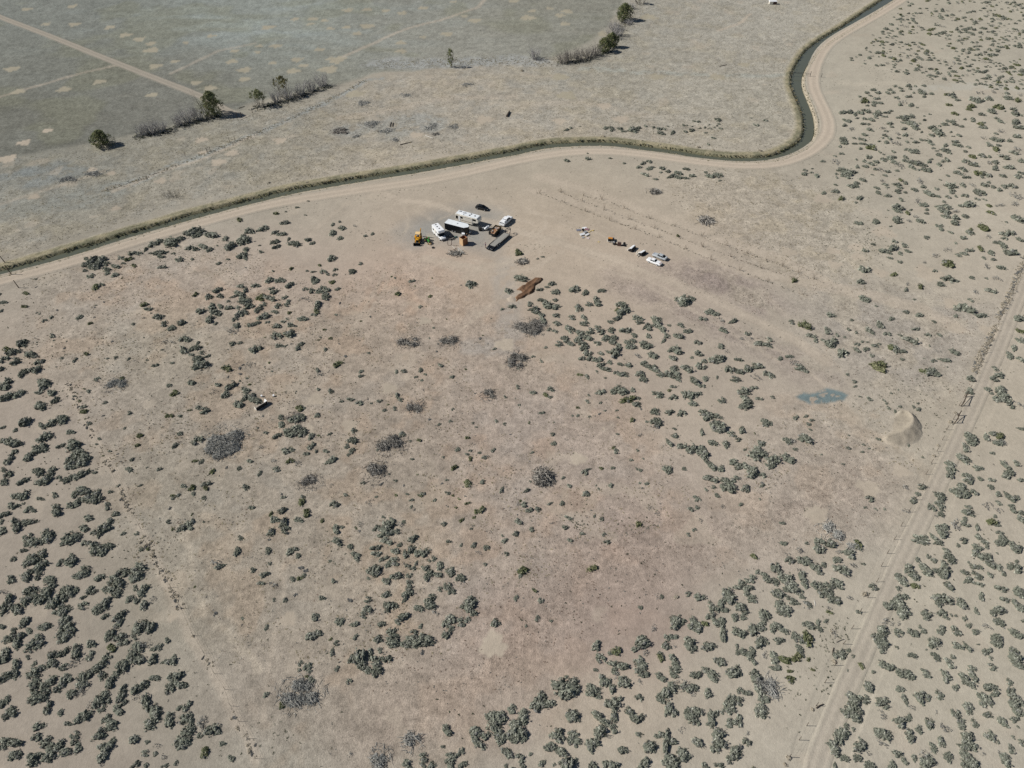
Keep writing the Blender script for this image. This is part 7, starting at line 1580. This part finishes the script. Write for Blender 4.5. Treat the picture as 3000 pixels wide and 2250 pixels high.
# dark undergrowth beneath the thickets
xs, ys = [], []
for (pp, n) in (([(400, 398), (480, 386), (560, 358), (640, 336)], 420), ([(750, 316), (830, 298), (900, 275), (960, 250)], 420), ([(1640, 186), (1720, 174), (1780, 150), (1800, 110), (1830, 62)], 520)):
    L2 = resample(PL(pp), .5)
    for _ in range(n):
        p = L2[r.integers(len(L2))]; xs.append(p[0] + r.normal() * 1.3); ys.append(p[1] + r.normal() * 1.6 - .5)
fast_tufts("undergrowth", np.array(xs), np.array(ys), .7, ['grey', 'grey', 'weed'], "dark tangled undergrowth beneath the bare thickets", "undergrowth", False)
xs, ys = [], []
for (pp, n, s_) in (([(1100, 190), (1230, 186), (1380, 181), (1500, 179), (1640, 186)], 900, 3.2), ([(1800, 95), (1850, 40), (1880, 10)], 260, 4), ([(313, 556), (440, 516), (575, 461), (750, 392), (860, 343), (950, 300), (1070, 235)], 520, .7)):
    L2 = resample(PL(pp), .5)
    for _ in range(n):
        p = L2[r.integers(len(L2))]; xs.append(p[0] + r.normal() * s_); ys.append(p[1] + r.normal() * s_)
fast_tufts("hedge_scrub", np.array(xs), np.array(ys), .42, ['grey', 'pale', 'straw'], "low grey scrub growing along the old hedge and ditch lines", "scrub", False)
g = G(503, 578); v, c = branch_mesh(1300, 2.6, 9.0, 46, 2, (132, 128, 118), .035)
o = soup("bare_shrub", v, c, TWIG); o.location = g; tag(o, "wide round bare bush alone beyond the canal at left", "bare shrub")

# ------------------------------------------------------------------ fences
POSTM = mat("fence_post_wood", tuple(s2l((92, 80, 68))), rough=.95, noise=(5, .7, 1.3))
def fence(name, label, px_list, h=1.35, r_=.06, wires=(.5, .85, 1.2), m=POSTM, lean=None, wr=.008):
    P_ = [G(*p[:2]) for p in px_list]; t = empty(name, P_[0]); tag(t, label, "fence"); o0 = P_[0]
    w = MB()
    for i, p in enumerate(P_):
        q = p - o0; rr_ = random.Random(i * 3 + int(px_list[0][0])); lx, ly = rr_.uniform(-.08, .08), rr_.uniform(-.08, .08)
        hh = px_list[i][2] if len(px_list[i]) > 2 else h
        MB().cyl((q.x, q.y, -.1), (q.x + lx, q.y + ly, hh), r_, 7, r_ * .85).build("post", m, t)
        if i < len(P_) - 1 and wires:
            n_ = P_[i + 1] - o0
            for z in wires: w.cyl((q.x, q.y, z), (n_.x, n_.y, z), wr, 3)
    if w.v: w.build("wire", M_WIRE, t)
    return t
RF = [(2250 + x / 2.949, 560 + y / 2.949) for x, y in ((2205, 640), (2160, 760), (2110, 860), (2060, 990), (2020, 1060), (1990, 1130), (1960, 1210), (1925, 1290), (1885, 1395), (1840, 1480))]
RF += [(2250 + x / 2.949, 1120 + y / 2.949) for x, y in ((1745, 60), (1690, 130), (1650, 200), (1600, 320), (1545, 410), (1505, 497), (1458, 595), (1410, 697), (1362, 795), (1325, 900), (1268, 1015), (1215, 1120), (1148, 1242), (1090, 1357), (1030, 1478), (978, 1590))]
RF += [(2250 + x / 2.911, 1680 + y / 2.911) for x, y in ((925, 72), (850, 205), (785, 330), (712, 472), (640, 600), (570, 785), (482, 932), (410, 1128), (330, 1298), (265, 1420), (180, 1565))]
fence("wire_fence", "long wire fence with dark posts along the sandy track at right", RF, r_=.05, wires=(.7, 1.2), wr=.004)
b = G(2822, 1228) # corner brace of heavy rails
t = empty("brace_frame", G(2796, 1240)); tag(t, "dark wooden H shaped corner brace leaning on the right fence", "brace")
o0 = t.location
A_, B_ = G(2796, 1240) - o0, G(2806, 1218) - o0
MB().cyl(A_, A_ + Vector((.3, .1, 1.6)), .1, 7).build("post", M_WOODD, t); MB().cyl(B_, B_ + Vector((.3, .1, 1.6)), .1, 7).build("post", M_WOODD, t)
MB().tube([A_ + Vector((.25, .1, 1.3)), B_ + Vector((.25, .1, 1.3))], .08).tube([A_ + Vector((.1, .05, .4)), B_ + Vector((.25, .1, 1.3))], .06).build("rail", M_WOODD, t)
t = empty("brace_frame", G(2822, 1188)); tag(t, "dark wooden brace tangled in a bush, upper one on the right fence", "brace"); o0 = t.location
A_, B_ = G(2815, 1190) - o0, G(2828, 1162) - o0
MB().cyl(A_, A_ + Vector((.3, .1, 1.7)), .1, 7).build("post", M_WOODD, t); MB().cyl(B_, B_ + Vector((.2, .1, 1.7)), .1, 7).build("post", M_WOODD, t)
MB().tube([A_ + Vector((.25, .1, 1.4)), B_ + Vector((.15, .1, 1.4))], .08).tube([A_ + Vector((.1, .05, .4)), B_ + Vector((.15, .1, 1.3))], .06).build("rail", M_WOODD, t)
LF = [(x / 2.949, 1120 + y / 2.949) for x, y in ((600, 20), (690, 250), (790, 420), (900, 620), (960, 760), (1040, 930), (1090, 1050), (1160, 1150), (1220, 1270), (1270, 1400), (1330, 1510), (1390, 1640))]
LF += [(x / 2.911, 1680 + y / 2.911) for x, y in ((1460, 120), (1550, 300), (1650, 530), (1740, 680), (1830, 855), (1920, 990), (1970, 1130), (2040, 1265), (2110, 1410), (2180, 1580))]
fence("thin_wire_fence", "thin wire fence with slim stakes running down the left scrub", LF, h=1.25, r_=.03, wires=(.4, .8, 1.15), m=M_WIRE, wr=.006)
UF = [(543, 458), (607, 444), (616, 441), (673, 415), (689, 411)]
fence("post_row", "short row of old fence posts along the weedy ditch at upper left", UF, h=1.6, r_=.09, wires=())
fence("gate_posts", "pair of leaning old gate posts at the end of the field road", [(695, 345), (708, 343)], h=2.0, r_=.12, wires=())
fence("gate_posts", "two old posts right of the field road end", [(740, 331), (756, 326)], h=1.9, r_=.10, wires=())
fence("post_row", "faint old fence crossing the tussock flat towards the canal bend", [(1615, 196), (1632, 196), (1643, 196), (1760, 205), (1850, 209), (1950, 214), (2050, 217), (2150, 219), (2240, 221)], h=1.2, r_=.05, wires=(.9,))
t = empty("pipe_gate", G(2313, 219)); tag(t, "thin dark pipe gate spanning the canal at the bend", "gate"); o0 = t.location
A_, B_, C_ = G(2313, 219) - o0, G(2373, 224) - o0, G(2406, 226) - o0
MB().cyl(A_, A_ + Vector((0, 0, 1.3)), .07).build("post", M_DARK, t); MB().cyl(B_ + Vector((0, 0, 0)), B_ + Vector((0, 0, 2.2)), .1).build("post", M_DARK, t); MB().cyl(C_, C_ + Vector((0, 0, 1.6)), .1).build("post", M_DARK, t)
MB().tube([A_ + Vector((0, 0, .9)), B_ + Vector((0, 0, .9))], .06).tube([A_ + Vector((0, 0, 1.3)), B_ + Vector((0, 0, 1.3))], .05).build("rail", M_DARK, t)
for i, (a, b, hh, lx, lab) in enumerate(((34, 804, 3.2, -.5, "tall leaning pole between canal and road at the left edge"), (55, 843, 2.6, -.3, "shorter leaning pole below the canal road at the left edge"), (16, 771, 2.8, -.5, "tall leaning pole on the far canal bank at the left edge"))):
    o = MB().cyl((0, 0, 0), (lx, 0, hh), .13, 8, .10).build("pole", POSTM); o.location = G(a, b); tag(o, lab, "pole", "leaning poles at the left edge")
# fallen posts and logs
LOGS = [((1485, 343), (1493, 328), .38, M_WOODD, "thick dark fallen trunk on the tussock flat above the canal"), ((1172, 425), (1215, 415), .14, M_WOODD, "thin dark log lying beyond the canal"), ((1246, 398), (1268, 406), .12, M_LUMW, "pale straight log beyond the canal"),
        ((2391, 2075), (2412, 2063), .10, M_WOODD, "fallen dark fence post near the bottom of the right fence"), ((2439, 1920), (2442, 1898), .09, M_WOODD, "dark leaning stake above the white tumbleweed"), ((2450, 1882), (2472, 1873), .07, M_WOODG, "curved grey stick left of the fence"), ((2385, 1760), (2388, 1776), .06, M_LUMW, "small bleached stick in the lower right thicket"),
        ((700, 318), (717, 312), .12, M_WOODD, "short dark log near the field road end"), ((2108, 195), (2130, 190), .12, M_WOODD, "dark fallen branch on the flat left of the canal bend"), ((1143, 372), (1146, 358), .15, M_WOODD, "dark stump among the ashen mounds, left of two"), ((1150, 371), (1152, 360), .15, M_WOODD, "dark stump among the ashen mounds, right of two"), ((1525, 775), (1536, 765), .18, M_WOODD, "dark log beside the stick pile left of the dirt pile")]
for (a, b, r_, m, lab) in LOGS:
    A_, B_ = G(*a), G(*b); d = B_ - A_; L_ = min(d.length, 5.0)
    o = MB().cyl((0, 0, r_), (L_ * .5, .06, r_ * 1.15), r_, 8, r_ * .9).cyl((L_ * .5, .06, r_ * 1.15), (L_, 0, r_), r_ * .9, 8, r_ * .7).build("log", m); o.location = A_; o.rotation_euler[2] = math.atan2(d.y, d.x); tag(o, lab, "log")
# planted rows of saplings
ROWS = [[(1709, 574), (1764, 585), (1832, 611), (1903, 640), (1975, 662), (2055, 692), (2127, 719), (2190, 742), (2246, 763), (2291, 780), (2340, 800), (2386, 818)],
        [(1642, 563), (1705, 590), (1771, 614), (1842, 641), (1915, 668), (1988, 696), (2059, 723), (2144, 753), (2229, 784), (2321, 815)],
        [(1578, 565), (1652, 594), (1717, 619), (1788, 646), (1859, 672), (1931, 696), (2009, 730), (2083, 760), (2165, 791), (2246, 824), (2352, 863)]]
sapv = [branch_mesh(1500 + i, 2.2, 1.1, 6, 1, (124, 112, 96), .03) for i in range(3)]
names_ = ["upper", "middle", "lower"]
for ri, row in enumerate(ROWS):
    me = None
    for k, (a, b) in enumerate(row):
        v, c = sapv[(k + ri) % 3]
        if me is None or True:
            o = soup("sapling", v, c, TWIG)
        o.location = G(a, b); o.rotation_euler[2] = k * 1.3; o.scale = (1, 1, .7 + .25 * ((k * 7 + ri) % 4) / 2)
        tag(o, "%s leafless sapling from the left in the %s of three planted rows" % (["first", "second", "third", "fourth", "fifth", "sixth", "seventh", "eighth", "ninth", "tenth", "eleventh", "twelfth"][k], names_[ri]), "sapling", "saplings in three planted rows")
o = bush_at(1985, 692, 12, 'o', "sapling_bush", "small green conical bush in the middle planted row", "bush", 1.7)
o = bush_at(2322, 822, 26, 'o', "bush", "brown olive bush at the end of the planted rows", "bush", 1.2)
xs, ys = [], []
for row in ROWS:
    L2 = resample(PL(row), .4)
    for p in L2:
        if r.random() < .7: xs.append(p[0] + r.normal() * .25); ys.append(p[1] + r.normal() * .3)
fast_tufts("row_weeds", np.array(xs), np.array(ys), .30, ['grey', 'weed', 'brown'], "thin weeds along the drip lines of the planted rows", "weeds", False)
# junk at the top edge
o0 = G(2260, 12); t = empty("junk_cabin", o0); tag(t, "small cream box with dark open side at the top edge", "shed")
MB().box(-1.4, .6, -.9, .9, 0, 1.5).build("wall", M_OFFW, t, bevel=.03); MB().box(.62, 2.6, -1.0, .8, 0, 1.3).build("side_room", M_BROWNM, t, bevel=.03); MB().fru((-1.6, 2.7, -1.1, 1.1), (-1.4, 2.5, -.9, .9), 1.5, 1.75).build("roof", M_WHITE, t)
# golden brush clumps that stand out on the canal banks
for i, (a, b, w) in enumerate([(1931, 424, 16), (1880, 412, 12), (2045, 432, 18), (2090, 440, 14), (2225, 441, 20), (1530, 208, 16), (1765, 400, 20), (790, 535, 12), (900, 536, 16), (870, 540, 12)]):
    bush_at(a, b, w, 'w', "grass_clump", ["round golden clump on the far bank, right of the low rise", "small golden clump left of the round one on the far bank", "wide golden clump on the far bank before the bend", "pale clump just right of the wide golden one", "golden clump at the inside of the canal bend", "lone round straw clump near the upper thicket", "straw clump where the canal bows upward", "small golden clump on the left canal bank", "largest golden clump on the left canal bank", "middle golden clump on the left canal bank"][i], "grass clump", group="golden clumps along the canal")
